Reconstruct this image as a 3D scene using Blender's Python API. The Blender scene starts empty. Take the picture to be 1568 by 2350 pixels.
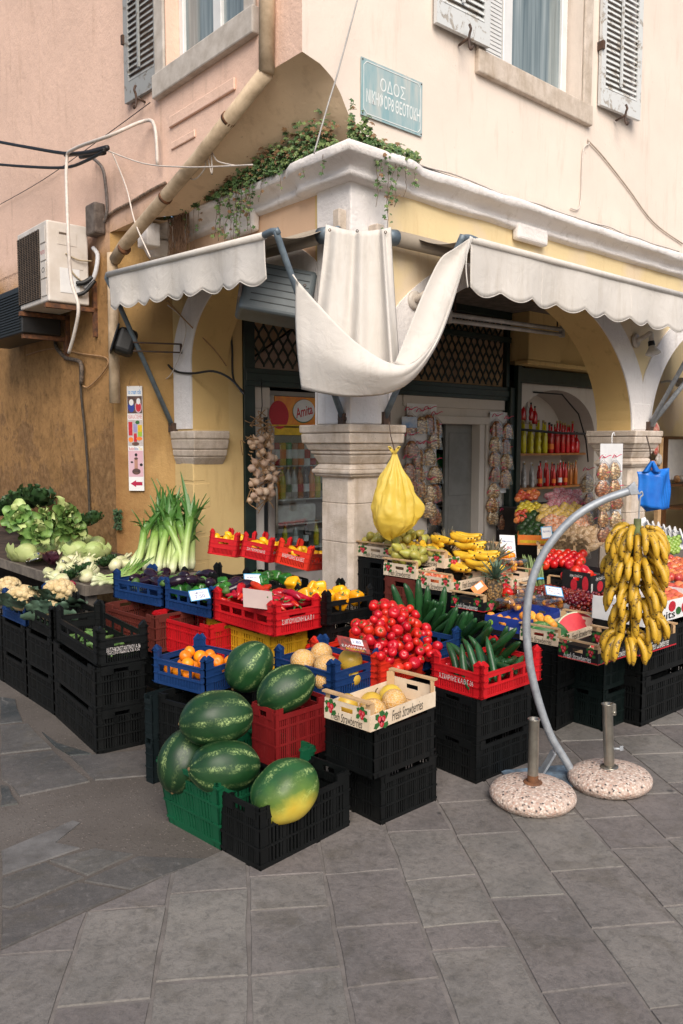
import bpy, bmesh, math, random
from mathutils import Vector, Matrix, Euler, noise
random.seed(7)
SC = bpy.context.scene
COL = SC.collection
R = math.radians
PI = math.pi

# ------------------------------------------------------------ camera
CH = 1.65                      # eye height
PITCH = R(4.85)
cam_d = bpy.data.cameras.new('Camera'); cam = bpy.data.objects.new('Camera', cam_d); COL.objects.link(cam)
cam.location = (0, 0, CH); cam.rotation_euler = (R(90) - PITCH, 0, 0)
cam_d.sensor_fit = 'HORIZONTAL'; cam_d.sensor_width = 24.0; cam_d.lens = 28.0
cam_d.clip_start = 0.05; cam_d.clip_end = 400
SC.camera = cam

# ------------------------------------------------------------ daylight (open shade in a narrow street)
SUN_EL, SUN_AZ = R(42), R(172)           # azimuth clockwise from +Y
w = bpy.data.worlds.new('World'); SC.world = w; w.use_nodes = True
nt = w.node_tree; nt.nodes.clear()
sky = nt.nodes.new('ShaderNodeTexSky'); sky.sky_type = 'NISHITA'; sky.sun_disc = False
sky.sun_elevation = SUN_EL; sky.sun_rotation = SUN_AZ; sky.air_density = 1.0; sky.dust_density = 3.0; sky.ozone_density = 0.6
bg = nt.nodes.new('ShaderNodeBackground'); bg.inputs['Strength'].default_value = 0.10
out = nt.nodes.new('ShaderNodeOutputWorld')
nt.links.new(sky.outputs[0], bg.inputs[0]); nt.links.new(bg.outputs[0], out.inputs[0])
sd = bpy.data.lights.new('Sun', 'SUN'); sd.energy = 2.6; sd.angle = R(45); sd.color = (1.0, 0.93, 0.84)
so = bpy.data.objects.new('Sun', sd); COL.objects.link(so)
sv = Vector((math.sin(SUN_AZ) * math.cos(SUN_EL), math.cos(SUN_AZ) * math.cos(SUN_EL), math.sin(SUN_EL)))
so.rotation_euler = sv.to_track_quat('Z', 'Y').to_euler(); so.location = (4, -6, 12)
vs = SC.view_settings; vs.view_transform = 'Standard'; vs.look = 'None'; vs.exposure = 0.45; vs.gamma = 1.0; vs.use_curve_mapping = False
try:
    SC.cycles.max_bounces = 6; SC.cycles.diffuse_bounces = 3; SC.cycles.transparent_max_bounces = 12; SC.cycles.use_denoising = True
except Exception: pass

# ------------------------------------------------------------ where things stand: sight lines into the place
F_, CX, CY = 1829.0, 784.0, 1175.0
cp, sp = math.cos(PITCH), math.sin(PITCH)
def ray(px, py):
    u = (px - CX) / F_; v = (CY - py) / F_
    return Vector((u, cp + sp * v, -sp + cp * v))
CAMP = Vector((0, 0, CH))
def G(px, py, z=0.0):                      # on a level plane
    d = ray(px, py); t = (z - CH) / d.z; return CAMP + d * t
def DY(px, py, Y):                         # at a distance
    d = ray(px, py); return CAMP + d * (Y / d.y)
TH = R(41.3)
U = Vector((math.cos(TH), math.sin(TH), 0)); V = Vector((-math.sin(TH), math.cos(TH), 0)); O = Vector((0.069, 6.0, 0))
def W(a, b, z=0.0): return O + U * a + V * b + Vector((0, 0, z))
def BL(p): q = p - O; return Vector((q.dot(U), q.dot(V), p.z))
def FA(px, py, a):                         # on a plane parallel to the left front: (b, z)
    d = ray(px, py); t = (a - (CAMP - O).dot(U)) / d.dot(U); q = BL(CAMP + d * t); return q.y, q.z
def FB(px, py, b):                         # on a plane parallel to the right front: (a, z)
    d = ray(px, py); t = (b - (CAMP - O).dot(V)) / d.dot(V); q = BL(CAMP + d * t); return q.x, q.z
def pix(p):
    q = p - CAMP; f = q.y * cp - q.z * sp; up = q.y * sp + q.z * cp
    return CX + F_ * q.x / f, CY - F_ * up / f

# ------------------------------------------------------------ materials
MC = {}
def srgb(r, g, b):
    f = lambda c: (c / 255 / 12.92) if c / 255 <= 0.04045 else ((c / 255 + 0.055) / 1.055) ** 2.4
    return (f(r), f(g), f(b))
class NT:
    def __init__(s, name):
        s.m = bpy.data.materials.new(name); s.m.use_nodes = True; s.t = s.m.node_tree; s.t.nodes.clear()
        s.out = s.n('ShaderNodeOutputMaterial'); s.p = s.n('ShaderNodeBsdfPrincipled'); s.l(s.p.outputs[0], s.out.inputs[0])
        s.tc = s.n('ShaderNodeTexCoord')
    def n(s, typ, **kw):
        x = s.t.nodes.new(typ)
        for k, v in kw.items():
            if hasattr(x, k): setattr(x, k, v)
        return x
    def l(s, a, b): s.t.links.new(a, b)
    def noise(s, scale, detail=4, rough=0.55, vec=None, dist=0.0):
        x = s.n('ShaderNodeTexNoise'); x.inputs['Scale'].default_value = scale; x.inputs['Detail'].default_value = detail
        x.inputs['Roughness'].default_value = rough; x.inputs['Distortion'].default_value = dist
        s.l(vec if vec is not None else s.tc.outputs['Object'], x.inputs['Vector']); return x.outputs['Fac']
    def ramp(s, fac, stops, interp='LINEAR'):
        x = s.n('ShaderNodeValToRGB'); x.color_ramp.interpolation = interp; e = x.color_ramp.elements
        while len(e) < len(stops): e.new(0.5)
        for i, (p, c) in enumerate(stops):
            e[i].position = p; e[i].color = (c[0], c[1], c[2], 1) if not isinstance(c, (int, float)) else (c, c, c, 1)
        s.l(fac, x.inputs[0]); return x.outputs[0]
    def mix(s, fac, a, b, mode='MIX'):
        x = s.n('ShaderNodeMix'); x.data_type = 'RGBA'; x.blend_type = mode
        for i, v in ((0, fac), (6, a), (7, b)):
            if hasattr(v, 'links') or hasattr(v, 'node'): s.l(v, x.inputs[i])
            elif isinstance(v, (int, float)): x.inputs[i].default_value = v if i == 0 else (v, v, v, 1)
            else: x.inputs[i].default_value = (v[0], v[1], v[2], 1)
        return x.outputs[2]
    def math(s, op, a, b=0.0):
        x = s.n('ShaderNodeMath'); x.operation = op
        for i, v in ((0, a), (1, b)):
            if isinstance(v, (int, float)): x.inputs[i].default_value = v
            else: s.l(v, x.inputs[i])
        return x.outputs[0]
    def bump(s, h, strength=0.3, dist=0.01):
        x = s.n('ShaderNodeBump'); x.inputs['Strength'].default_value = strength; x.inputs['Distance'].default_value = dist
        s.l(h, x.inputs['Height']); s.l(x.outputs[0], s.p.inputs['Normal']); return x
    def set(s, col=None, rough=0.6, metal=0.0, spec=0.5):
        if col is not None:
            if isinstance(col, tuple): s.p.inputs['Base Color'].default_value = (*col, 1)
            else: s.l(col, s.p.inputs['Base Color'])
        if isinstance(rough, (int, float)): s.p.inputs['Roughness'].default_value = rough
        else: s.l(rough, s.p.inputs['Roughness'])
        s.p.inputs['Metallic'].default_value = metal; s.p.inputs['Specular IOR Level'].default_value = spec
        return s.m
def pm(name, c, c2=None, scale=6.0, rough=0.6, bump=0.15, bscale=40.0, metal=0.0, spec=0.5, rnd=0.0, lo=0.35, hi=0.65, dist=0.004):
    """a plain surface: two colours in soft noise, fine bump, a little difference from object to object"""
    if name in MC: return MC[name]
    s = NT(name); c2 = c2 or tuple(x * 0.72 for x in c)
    col = s.ramp(s.noise(scale, 5, 0.6), [(lo, c2), (hi, c)])
    if rnd:
        oi = s.n('ShaderNodeObjectInfo'); hs = s.n('ShaderNodeHueSaturation')
        s.l(s.math('ADD', s.math('MULTIPLY', oi.outputs['Random'], rnd), 1 - rnd * 0.5), hs.inputs['Value'])
        s.l(s.math('ADD', s.math('MULTIPLY', oi.outputs['Random'], rnd * 0.05), 0.5 - rnd * 0.025), hs.inputs['Hue'])
        s.l(col, hs.inputs['Color']); col = hs.outputs[0]
    if bump: s.bump(s.noise(bscale, 4, 0.6), bump, dist)
    MC[name] = s.set(col, rough, metal, spec); return MC[name]

# ------------------------------------------------------------ mesh builder
class MB:
    def __init__(s): s.v = []; s.f = []; s.mi = []; s.cur = 0; s.sm = []; s.smooth = False
    def add(s, vs, fs):
        o = len(s.v); s.v.extend([tuple(v) for v in vs])
        for f in fs: s.f.append(tuple(i + o for i in f)); s.mi.append(s.cur); s.sm.append(s.smooth)
    def box(s, x0, x1, y0, y1, z0, z1, M=None):
        vs = [Vector(p) for p in ((x0,y0,z0),(x1,y0,z0),(x1,y1,z0),(x0,y1,z0),(x0,y0,z1),(x1,y0,z1),(x1,y1,z1),(x0,y1,z1))]
        if M is not None: vs = [M @ v for v in vs]
        s.add(vs, [(0,3,2,1),(4,5,6,7),(0,1,5,4),(1,2,6,5),(2,3,7,6),(3,0,4,7)])
    def frustum(s, b, t, z0, z1):              # b,t: (x0,x1,y0,y1)
        vs = [(b[0],b[2],z0),(b[1],b[2],z0),(b[1],b[3],z0),(b[0],b[3],z0),(t[0],t[2],z1),(t[1],t[2],z1),(t[1],t[3],z1),(t[0],t[3],z1)]
        s.add(vs, [(0,3,2,1),(4,5,6,7),(0,1,5,4),(1,2,6,5),(2,3,7,6),(3,0,4,7)])
    def bar(s, p0, p1, w, h, up=(0,0,1)):
        p0 = Vector(p0); p1 = Vector(p1); d = p1 - p0; L = d.length
        if L < 1e-6: return
        d /= L; up = Vector(up)
        if abs(d.dot(up)) > 0.98: up = Vector((1,0,0))
        sx = d.cross(up).normalized(); sz = sx.cross(d).normalized()
        M = Matrix((( sx.x, d.x, sz.x, p0.x),(sx.y, d.y, sz.y, p0.y),(sx.z, d.z, sz.z, p0.z),(0,0,0,1)))
        s.box(-w/2, w/2, 0, L, -h/2, h/2, M)
    def tube(s, pts, r, n=8, caps=True, rs=None):
        pts = [Vector(p) for p in pts]; m = len(pts); s_ = s.smooth; s.smooth = True
        vs = []; prev = None
        for i, p in enumerate(pts):
            d = (pts[min(i+1, m-1)] - pts[max(i-1, 0)])
            if d.length < 1e-9: d = Vector((0,0,1))
            d.normalize()
            if prev is None:
                a = Vector((0,0,1)) if abs(d.z) < 0.9 else Vector((1,0,0)); x = d.cross(a).normalized()
            else:
                x = prev - d * prev.dot(d)
                if x.length < 1e-6: x = d.cross(Vector((0.3,0.5,0.8)))
                x.normalize()
            prev = x; y = d.cross(x); rr = rs[i] if rs else r
            for k in range(n):
                t = 2 * PI * k / n; vs.append(p + x * (math.cos(t) * rr) + y * (math.sin(t) * rr))
        fs = []
        for i in range(m - 1):
            for k in range(n):
                a = i*n + k; b = i*n + (k+1) % n; fs.append((a, b, b + n, a + n))
        if caps: fs.append(tuple(range(n-1, -1, -1))); fs.append(tuple((m-1)*n + k for k in range(n)))
        s.add(vs, fs); s.smooth = s_
    def lathe(s, prof, n=24, M=None, wob=None, closed=True):
        s_ = s.smooth; s.smooth = True; vs = []
        for i, (r, z) in enumerate(prof):
            for k in range(n):
                t = 2*PI*k/n; q = r * (wob(t, i/(len(prof)-1)) if wob else 1)
                p = Vector((q*math.cos(t), q*math.sin(t), z)); vs.append(M @ p if M is not None else p)
        fs = []
        for i in range(len(prof)-1):
            for k in range(n): a = i*n+k; b = i*n+(k+1)%n; fs.append((a, b, b+n, a+n))
        if closed: fs.append(tuple(range(n-1,-1,-1))); fs.append(tuple((len(prof)-1)*n+k for k in range(n)))
        s.add(vs, fs); s.smooth = s_
    def prism(s, outline, depth, M=None):       # outline: list of (x,y) in local XY, extruded along +Z
        n = len(outline); vs = [Vector((x, y, 0)) for x, y in outline] + [Vector((x, y, depth)) for x, y in outline]
        if M is not None: vs = [M @ v for v in vs]
        fs = [tuple(range(n-1,-1,-1)), tuple(range(n, 2*n))] + [(i, (i+1)%n, n+(i+1)%n, n+i) for i in range(n)]
        s.add(vs, fs)
    def grid(s, fn, nu, nv, smooth=True, thick=0.0):
        s_ = s.smooth; s.smooth = smooth; vs = [Vector(fn(i/nu, j/nv)) for j in range(nv+1) for i in range(nu+1)]
        fs = [(j*(nu+1)+i, j*(nu+1)+i+1, (j+1)*(nu+1)+i+1, (j+1)*(nu+1)+i) for j in range(nv) for i in range(nu)]
        s.add(vs, fs); s.smooth = s_
    def build(s, name, mats, parent=None, loc=None, rotz=None, bev=0.0, seg=1, sub=0, mesh_only=False, solid=0.0):
        me = bpy.data.meshes.new(name); me.from_pydata(s.v, [], s.f); me.validate()
        if not isinstance(mats, (list, tuple)): mats = [mats]
        for m in mats: me.materials.append(m)
        if len(me.polygons) == len(s.f):
            me.polygons.foreach_set('material_index', s.mi); me.polygons.foreach_set('use_smooth', s.sm)
        me.update()
        if mesh_only: return me
        return obj(name, me, parent, loc, rotz, bev, seg, sub, solid)
def obj(name, me, parent=None, loc=None, rotz=None, bev=0.0, seg=1, sub=0, solid=0.0):
    o = bpy.data.objects.new(name, me); COL.objects.link(o)
    if parent is not None: o.parent = parent
    if loc is not None: o.location = loc
    if rotz is not None: o.rotation_euler = (0, 0, rotz)
    if solid: x = o.modifiers.new('th', 'SOLIDIFY'); x.thickness = solid; x.offset = 0
    if bev: x = o.modifiers.new('bev', 'BEVEL'); x.width = bev; x.segments = seg; x.limit_method = 'ANGLE'; x.angle_limit = R(35)
    if sub: x = o.modifiers.new('sub', 'SUBSURF'); x.levels = sub; x.render_levels = sub
    return o
def tag(o, label=None, cat=None, group=None, kind=None):
    if label: o['label'] = label
    if cat: o['category'] = cat
    if group: o['group'] = group
    if kind: o['kind'] = kind
    return o
def thing(name, label, cat, loc=(0,0,0), rot=0.0, group=None):
    o = bpy.data.objects.new(name, None); COL.objects.link(o); o.location = loc; o.empty_display_size = 0.1
    o.rotation_euler = rot if isinstance(rot, (tuple, Euler)) else (0, 0, rot)
    return tag(o, label, cat, group)
def bthing(name, label, cat, a, b, z, group=None):       # a thing on the building, local axes along its fronts
    return thing(name, label, cat, W(a, b, z), TH, group)
def kids(o): return [c for c in ALLKIDS.get(o.name, [])]
def dup(root, loc, rot=None, label=None, group=None, scale=None):
    def cp_(o, parent):
        c = o.copy(); COL.objects.link(c); c.parent = parent
        for ch in list(o.children): cp_(ch, c)
        return c
    r = cp_(root, None); r.location = loc
    if rot is not None: r.rotation_euler = rot if not isinstance(rot, (int, float)) else (0, 0, rot)
    if scale is not None: r.scale = (scale, scale, scale) if isinstance(scale, (int, float)) else scale
    if label: r['label'] = label
    if group: r['group'] = group
    return r
def inst(name, me, loc, rot, label, cat, group=None, scale=1.0):
    o = bpy.data.objects.new(name, me); COL.objects.link(o); o.location = loc
    o.rotation_euler = rot; o.scale = (scale,)*3 if isinstance(scale, (int, float)) else scale
    return tag(o, label, cat, group)
def text_mesh(body, size=1.0, extrude=0.0, width=None, height=None, align='CENTER', shear=0.0, bold=0.0, name='lettering'):
    cu = bpy.data.curves.new(name, 'FONT'); cu.body = body; cu.size = size; cu.align_x = align; cu.align_y = 'CENTER'
    cu.extrude = extrude; cu.shear = shear; cu.offset = bold; cu.resolution_u = 3
    to = bpy.data.objects.new(name, cu); COL.objects.link(to)
    dg = bpy.context.evaluated_depsgraph_get(); me = bpy.data.meshes.new_from_object(to.evaluated_get(dg))
    bpy.data.objects.remove(to); bpy.data.curves.remove(cu)
    if len(me.vertices):
        xs = [v.co.x for v in me.vertices]; ys = [v.co.y for v in me.vertices]
        w0 = max(xs)-min(xs); h0 = max(ys)-min(ys); cx = (max(xs)+min(xs))/2; cy = (max(ys)+min(ys))/2
        fx = width/w0 if width else 1; fy = height/h0 if height else fx
        if not width and height: fx = fy
        for v in me.vertices: v.co.x = (v.co.x-cx)*fx; v.co.y = (v.co.y-cy)*fy
    me.name = name; return me
def text(body, mat, parent, M, name='lettering', **kw):
    me = text_mesh(body, name=name, **kw); me.materials.clear(); me.materials.append(mat); me.transform(M)
    return obj(name, me, parent)
def frame(o_, x, y):                         # matrix: local x,y axes on a surface, z outwards
    x = Vector(x).normalized(); y = Vector(y).normalized(); z = x.cross(y)
    return Matrix(((x.x,y.x,z.x,o_[0]),(x.y,y.y,z.y,o_[1]),(x.z,y.z,z.z,o_[2]),(0,0,0,1)))
def n3(p, s=1.0): return noise.noise(Vector(p) * s)
# ================================================================ SETTING MATERIALS
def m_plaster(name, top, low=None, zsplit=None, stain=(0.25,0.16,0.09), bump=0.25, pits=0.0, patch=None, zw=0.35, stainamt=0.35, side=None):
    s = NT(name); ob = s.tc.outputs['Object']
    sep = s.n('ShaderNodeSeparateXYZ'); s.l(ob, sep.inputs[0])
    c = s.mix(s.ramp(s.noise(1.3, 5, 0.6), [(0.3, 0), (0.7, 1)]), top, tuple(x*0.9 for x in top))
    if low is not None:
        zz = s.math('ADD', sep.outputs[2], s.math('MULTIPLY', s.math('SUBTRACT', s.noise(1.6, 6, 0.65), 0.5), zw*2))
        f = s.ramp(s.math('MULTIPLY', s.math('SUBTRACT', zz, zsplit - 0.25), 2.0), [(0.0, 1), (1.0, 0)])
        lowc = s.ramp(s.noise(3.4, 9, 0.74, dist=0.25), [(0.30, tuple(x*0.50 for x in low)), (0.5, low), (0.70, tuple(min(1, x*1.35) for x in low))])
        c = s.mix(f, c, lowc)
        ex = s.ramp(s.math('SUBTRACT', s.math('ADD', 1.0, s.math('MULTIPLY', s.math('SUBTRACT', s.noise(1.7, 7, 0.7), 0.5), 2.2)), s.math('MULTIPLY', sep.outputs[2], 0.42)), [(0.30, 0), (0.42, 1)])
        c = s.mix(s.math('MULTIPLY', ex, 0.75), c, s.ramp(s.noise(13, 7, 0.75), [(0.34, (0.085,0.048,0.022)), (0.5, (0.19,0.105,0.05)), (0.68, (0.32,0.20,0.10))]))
    if patch is not None:
        c = s.mix(s.ramp(s.noise(0.9, 4, 0.55), [(0.5, 0), (0.58, 1)]), c, patch)
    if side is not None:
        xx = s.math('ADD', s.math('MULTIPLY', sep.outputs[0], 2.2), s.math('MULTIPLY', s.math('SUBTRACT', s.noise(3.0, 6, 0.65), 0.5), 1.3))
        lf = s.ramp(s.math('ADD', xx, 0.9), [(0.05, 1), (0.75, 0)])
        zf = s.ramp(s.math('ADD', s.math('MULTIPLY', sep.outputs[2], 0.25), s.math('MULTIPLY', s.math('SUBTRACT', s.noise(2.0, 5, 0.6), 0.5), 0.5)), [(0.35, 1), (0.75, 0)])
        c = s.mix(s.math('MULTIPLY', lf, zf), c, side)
    # stains and drips, drawn out downwards
    mp = s.n('ShaderNodeMapping'); mp.inputs['Scale'].default_value = (5.0, 5.0, 0.7); s.l(ob, mp.inputs[0])
    st = s.ramp(s.noise(1.6, 6, 0.7, vec=mp.outputs[0]), [(0.55, 0), (0.75, 1)])
    c = s.mix(s.math('MULTIPLY', s.math('MULTIPLY', st, stainamt), s.math('SUBTRACT', 1.0, s.math('MULTIPLY', f, .8))) if low is not None else s.math('MULTIPLY', st, stainamt), c, stain)
    sp_ = s.ramp(s.noise(23, 5, 0.75), [(0.66, 0), (0.72, 1)])
    c = s.mix(s.math('MULTIPLY', sp_, 0.45), c, tuple(x*0.6 for x in stain))
    h = s.noise(38, 6, 0.65); h2 = s.noise(7, 5, 0.6)
    hh = s.math('ADD', s.math('MULTIPLY', h, 0.5), h2)
    if pits:
        pz = s.ramp(s.noise(17, 7, 0.75, dist=0.2), [(0.34, 0), (0.46, 1)])
        low_f = s.ramp(sep.outputs[2], [(0.0, 1), (1.0, 1)]) if zsplit is None else f
        hh = s.math('ADD', hh, s.math('MULTIPLY', s.math('MULTIPLY', pz, pits), low_f))
        c = s.mix(s.math('MULTIPLY', s.math('SUBTRACT', 1.0, pz), 0.5), c, tuple(x*0.45 for x in (low or top))) if zsplit is None else s.mix(s.math('MULTIPLY', s.math('MULTIPLY', s.math('SUBTRACT', 1.0, pz), 0.32), f), c, tuple(x*0.4 for x in low))
    s.bump(hh, bump, 0.02)
    return s.set(c, 0.9, 0, 0.2)
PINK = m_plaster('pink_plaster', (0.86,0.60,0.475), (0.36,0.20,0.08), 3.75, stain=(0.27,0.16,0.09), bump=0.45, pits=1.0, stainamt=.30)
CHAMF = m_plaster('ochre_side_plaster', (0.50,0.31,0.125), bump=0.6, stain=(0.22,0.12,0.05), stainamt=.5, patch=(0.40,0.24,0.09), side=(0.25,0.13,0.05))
CREAM = m_plaster('cream_plaster', (0.82,0.71,0.62), stain=(0.50,0.40,0.31), bump=0.22, stainamt=0.42)
NICHE = m_plaster('ochre_niche_plaster', (0.82,0.62,0.42), bump=0.4, stain=(0.35,0.2,0.1))
YELLOW = m_plaster('yellow_plaster', (0.80,0.64,0.37), patch=(0.74,0.60,0.42), bump=0.2, stain=(0.5,0.3,0.13))
PEACH = m_plaster('peach_plaster', (0.72,0.49,0.33), bump=0.2, stain=(0.5,0.3,0.18))
OCHRE = m_plaster('ochre_plaster', (0.68,0.48,0.21), bump=0.3, stain=(0.30,0.17,0.06), stainamt=0.5)
JAMBY = m_plaster('pier_plaster', (0.70,0.51,0.24), bump=0.3, stain=(0.4,0.24,0.1), stainamt=0.45)
WHITE = m_plaster('white_limewash', (0.82,0.78,0.76), bump=0.7, stain=(0.38,0.32,0.26), stainamt=0.5)
PALEW = m_plaster('pale_wall_paint', (0.60,0.55,0.50), bump=0.2, stain=(0.36,0.30,0.25))
def m_stone():
    s = NT('limestone'); 
    c = s.ramp(s.noise(5, 6, 0.65), [(0.3, (0.44,0.36,0.28)), (0.6, (0.66,0.57,0.49)), (0.8, (0.74,0.66,0.58))])
    mp = s.n('ShaderNodeMapping'); mp.inputs['Scale'].default_value = (6, 6, 1.2); s.l(s.tc.outputs['Object'], mp.inputs[0])
    c = s.mix(s.math('MULTIPLY', s.ramp(s.noise(1.5, 6, 0.7, vec=mp.outputs[0]), [(0.5, 0), (0.75, 1)]), 0.55), c, (0.30,0.20,0.11))
    c = s.mix(s.math('MULTIPLY', s.ramp(s.noise(60, 3, 0.6), [(0.62, 0), (0.7, 1)]), 0.4), c, (0.2,0.15,0.11))
    s.bump(s.math('ADD', s.noise(90, 5, 0.7), s.noise(14, 5, 0.6)), 0.5, 0.012)
    return s.set(c, 0.85, 0, 0.25)
STONE = m_stone()
DARKST = pm('dark_ceiling_stone', (0.22,0.18,0.15), (0.12,0.10,0.08), 9, 0.9, 0.5, 30)  # darker mottled stone for the passage ceiling
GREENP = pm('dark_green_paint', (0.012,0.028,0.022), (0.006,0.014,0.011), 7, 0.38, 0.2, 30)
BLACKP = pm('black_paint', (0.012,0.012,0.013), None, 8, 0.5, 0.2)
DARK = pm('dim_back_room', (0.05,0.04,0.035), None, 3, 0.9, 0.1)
TAN = pm('tan_board', (0.46,0.30,0.16), (0.36,0.24,0.16), 2, 0.8, 0.2)
PINKB = pm('pinkish_board', (0.55,0.42,0.37), (0.42,0.30,0.24), 4, 0.8, 0.2)
GREYDOOR = pm('grey_door_paint', (0.20,0.20,0.19), (0.15,0.15,0.14), 4, 0.6, 0.15, 12)
WOOD = pm('raw_wood', (0.55,0.36,0.19), (0.42,0.26,0.13), 9, 0.7, 0.15)
SHELFW = pm('orange_shelf_wood', (0.40,0.17,0.05), (0.28,0.11,0.03), 9, 0.5, 0.1)
WHITEP = pm('white_frame_paint', (0.78,0.78,0.77), (0.7,0.7,0.69), 5, 0.35, 0.04)
METALG = pm('galvanised_steel', (0.36,0.39,0.42), (0.26,0.28,0.31), 30, 0.5, 0.1, 90, metal=0.35)
METALB = pm('blue_grey_pipe', (0.17,0.22,0.26), (0.11,0.14,0.17), 14, 0.45, 0.1, metal=0.2)
RUST = pm('rusty_iron', (0.20,0.08,0.03), (0.06,0.03,0.02), 18, 0.85, 0.4)
IRON = pm('dark_iron', (0.05,0.035,0.03), (0.09,0.045,0.025), 20, 0.7, 0.3)
SHUT = None
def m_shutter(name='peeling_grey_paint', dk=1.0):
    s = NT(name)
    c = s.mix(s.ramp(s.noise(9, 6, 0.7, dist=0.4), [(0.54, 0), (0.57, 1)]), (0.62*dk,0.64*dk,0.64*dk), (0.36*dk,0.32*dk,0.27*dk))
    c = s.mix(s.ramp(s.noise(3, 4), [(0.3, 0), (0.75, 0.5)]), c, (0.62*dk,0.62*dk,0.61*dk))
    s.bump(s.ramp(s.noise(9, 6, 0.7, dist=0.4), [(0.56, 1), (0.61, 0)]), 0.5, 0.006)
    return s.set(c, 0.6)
SHUT = m_shutter(); SHUTD = m_shutter('shaded_peeling_paint', .5)  # SHUTD: the same peeling paint, darkened to put the left shutter's shade into its colour
def m_glass(name, col=(0.9,0.95,0.95), rough=0.02, alpha=0.25):
    s = NT(name); tr = s.n('ShaderNodeBsdfTransparent'); tr.inputs[0].default_value = (*col, 1)
    gl = s.n('ShaderNodeBsdfGlossy'); gl.inputs['Roughness'].default_value = rough
    lw = s.n('ShaderNodeLayerWeight'); lw.inputs['Blend'].default_value = 0.35
    mx = s.n('ShaderNodeMixShader'); s.l(s.math('ADD', s.math('MULTIPLY', lw.outputs['Facing'], 0.5), alpha*0.3), mx.inputs[0])
    s.l(tr.outputs[0], mx.inputs[1]); s.l(gl.outputs[0], mx.inputs[2]); s.l(mx.outputs[0], s.out.inputs[0]); return s.m
GLASS = m_glass('clear_glass')
def m_win():
    s = NT('curtained_window_glass'); mp = s.n('ShaderNodeMapping'); mp.inputs['Scale'].default_value = (16, 16, .6); s.l(s.tc.outputs['Object'], mp.inputs[0])
    return s.set(s.ramp(s.noise(1.2, 4, .6, vec=mp.outputs[0]), [(.3, (0.12,0.16,0.17)), (.55, (0.24,0.29,0.30)), (.75, (0.40,0.44,0.44))]), .05, 0, .8)
WINGL = m_win()

# ================================================================ GROUND
def m_ground():
    s = NT('worn_aggregate_concrete'); 
    c = s.ramp(s.noise(1.1, 6, 0.6), [(0.3, (0.072,0.062,0.054)), (0.55, (0.108,0.094,0.084)), (0.8, (0.14,0.127,0.117))])
    v = s.n('ShaderNodeTexVoronoi'); v.inputs['Scale'].default_value = 62; s.l(s.tc.outputs['Object'], v.inputs['Vector'])
    peb = s.ramp(v.outputs['Distance'], [(0.12, 1), (0.3, 0)])
    big = s.ramp(s.noise(40, 2), [(0.50, 0), (0.58, 1)])
    c = s.mix(s.math('MULTIPLY', s.math('MULTIPLY', peb, big), 0.7), c, (0.25,0.215,0.19))
    c = s.mix(s.math('MULTIPLY', s.ramp(s.noise(45, 4, 0.7), [(0.56, 0), (0.66, 1)]), 0.6), c, (0.05,0.04,0.035))
    s.bump(s.math('ADD', s.noise(80, 5, 0.7), peb), 0.5, 0.006)
    return s.set(c, 0.85, 0, 0.3)
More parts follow.
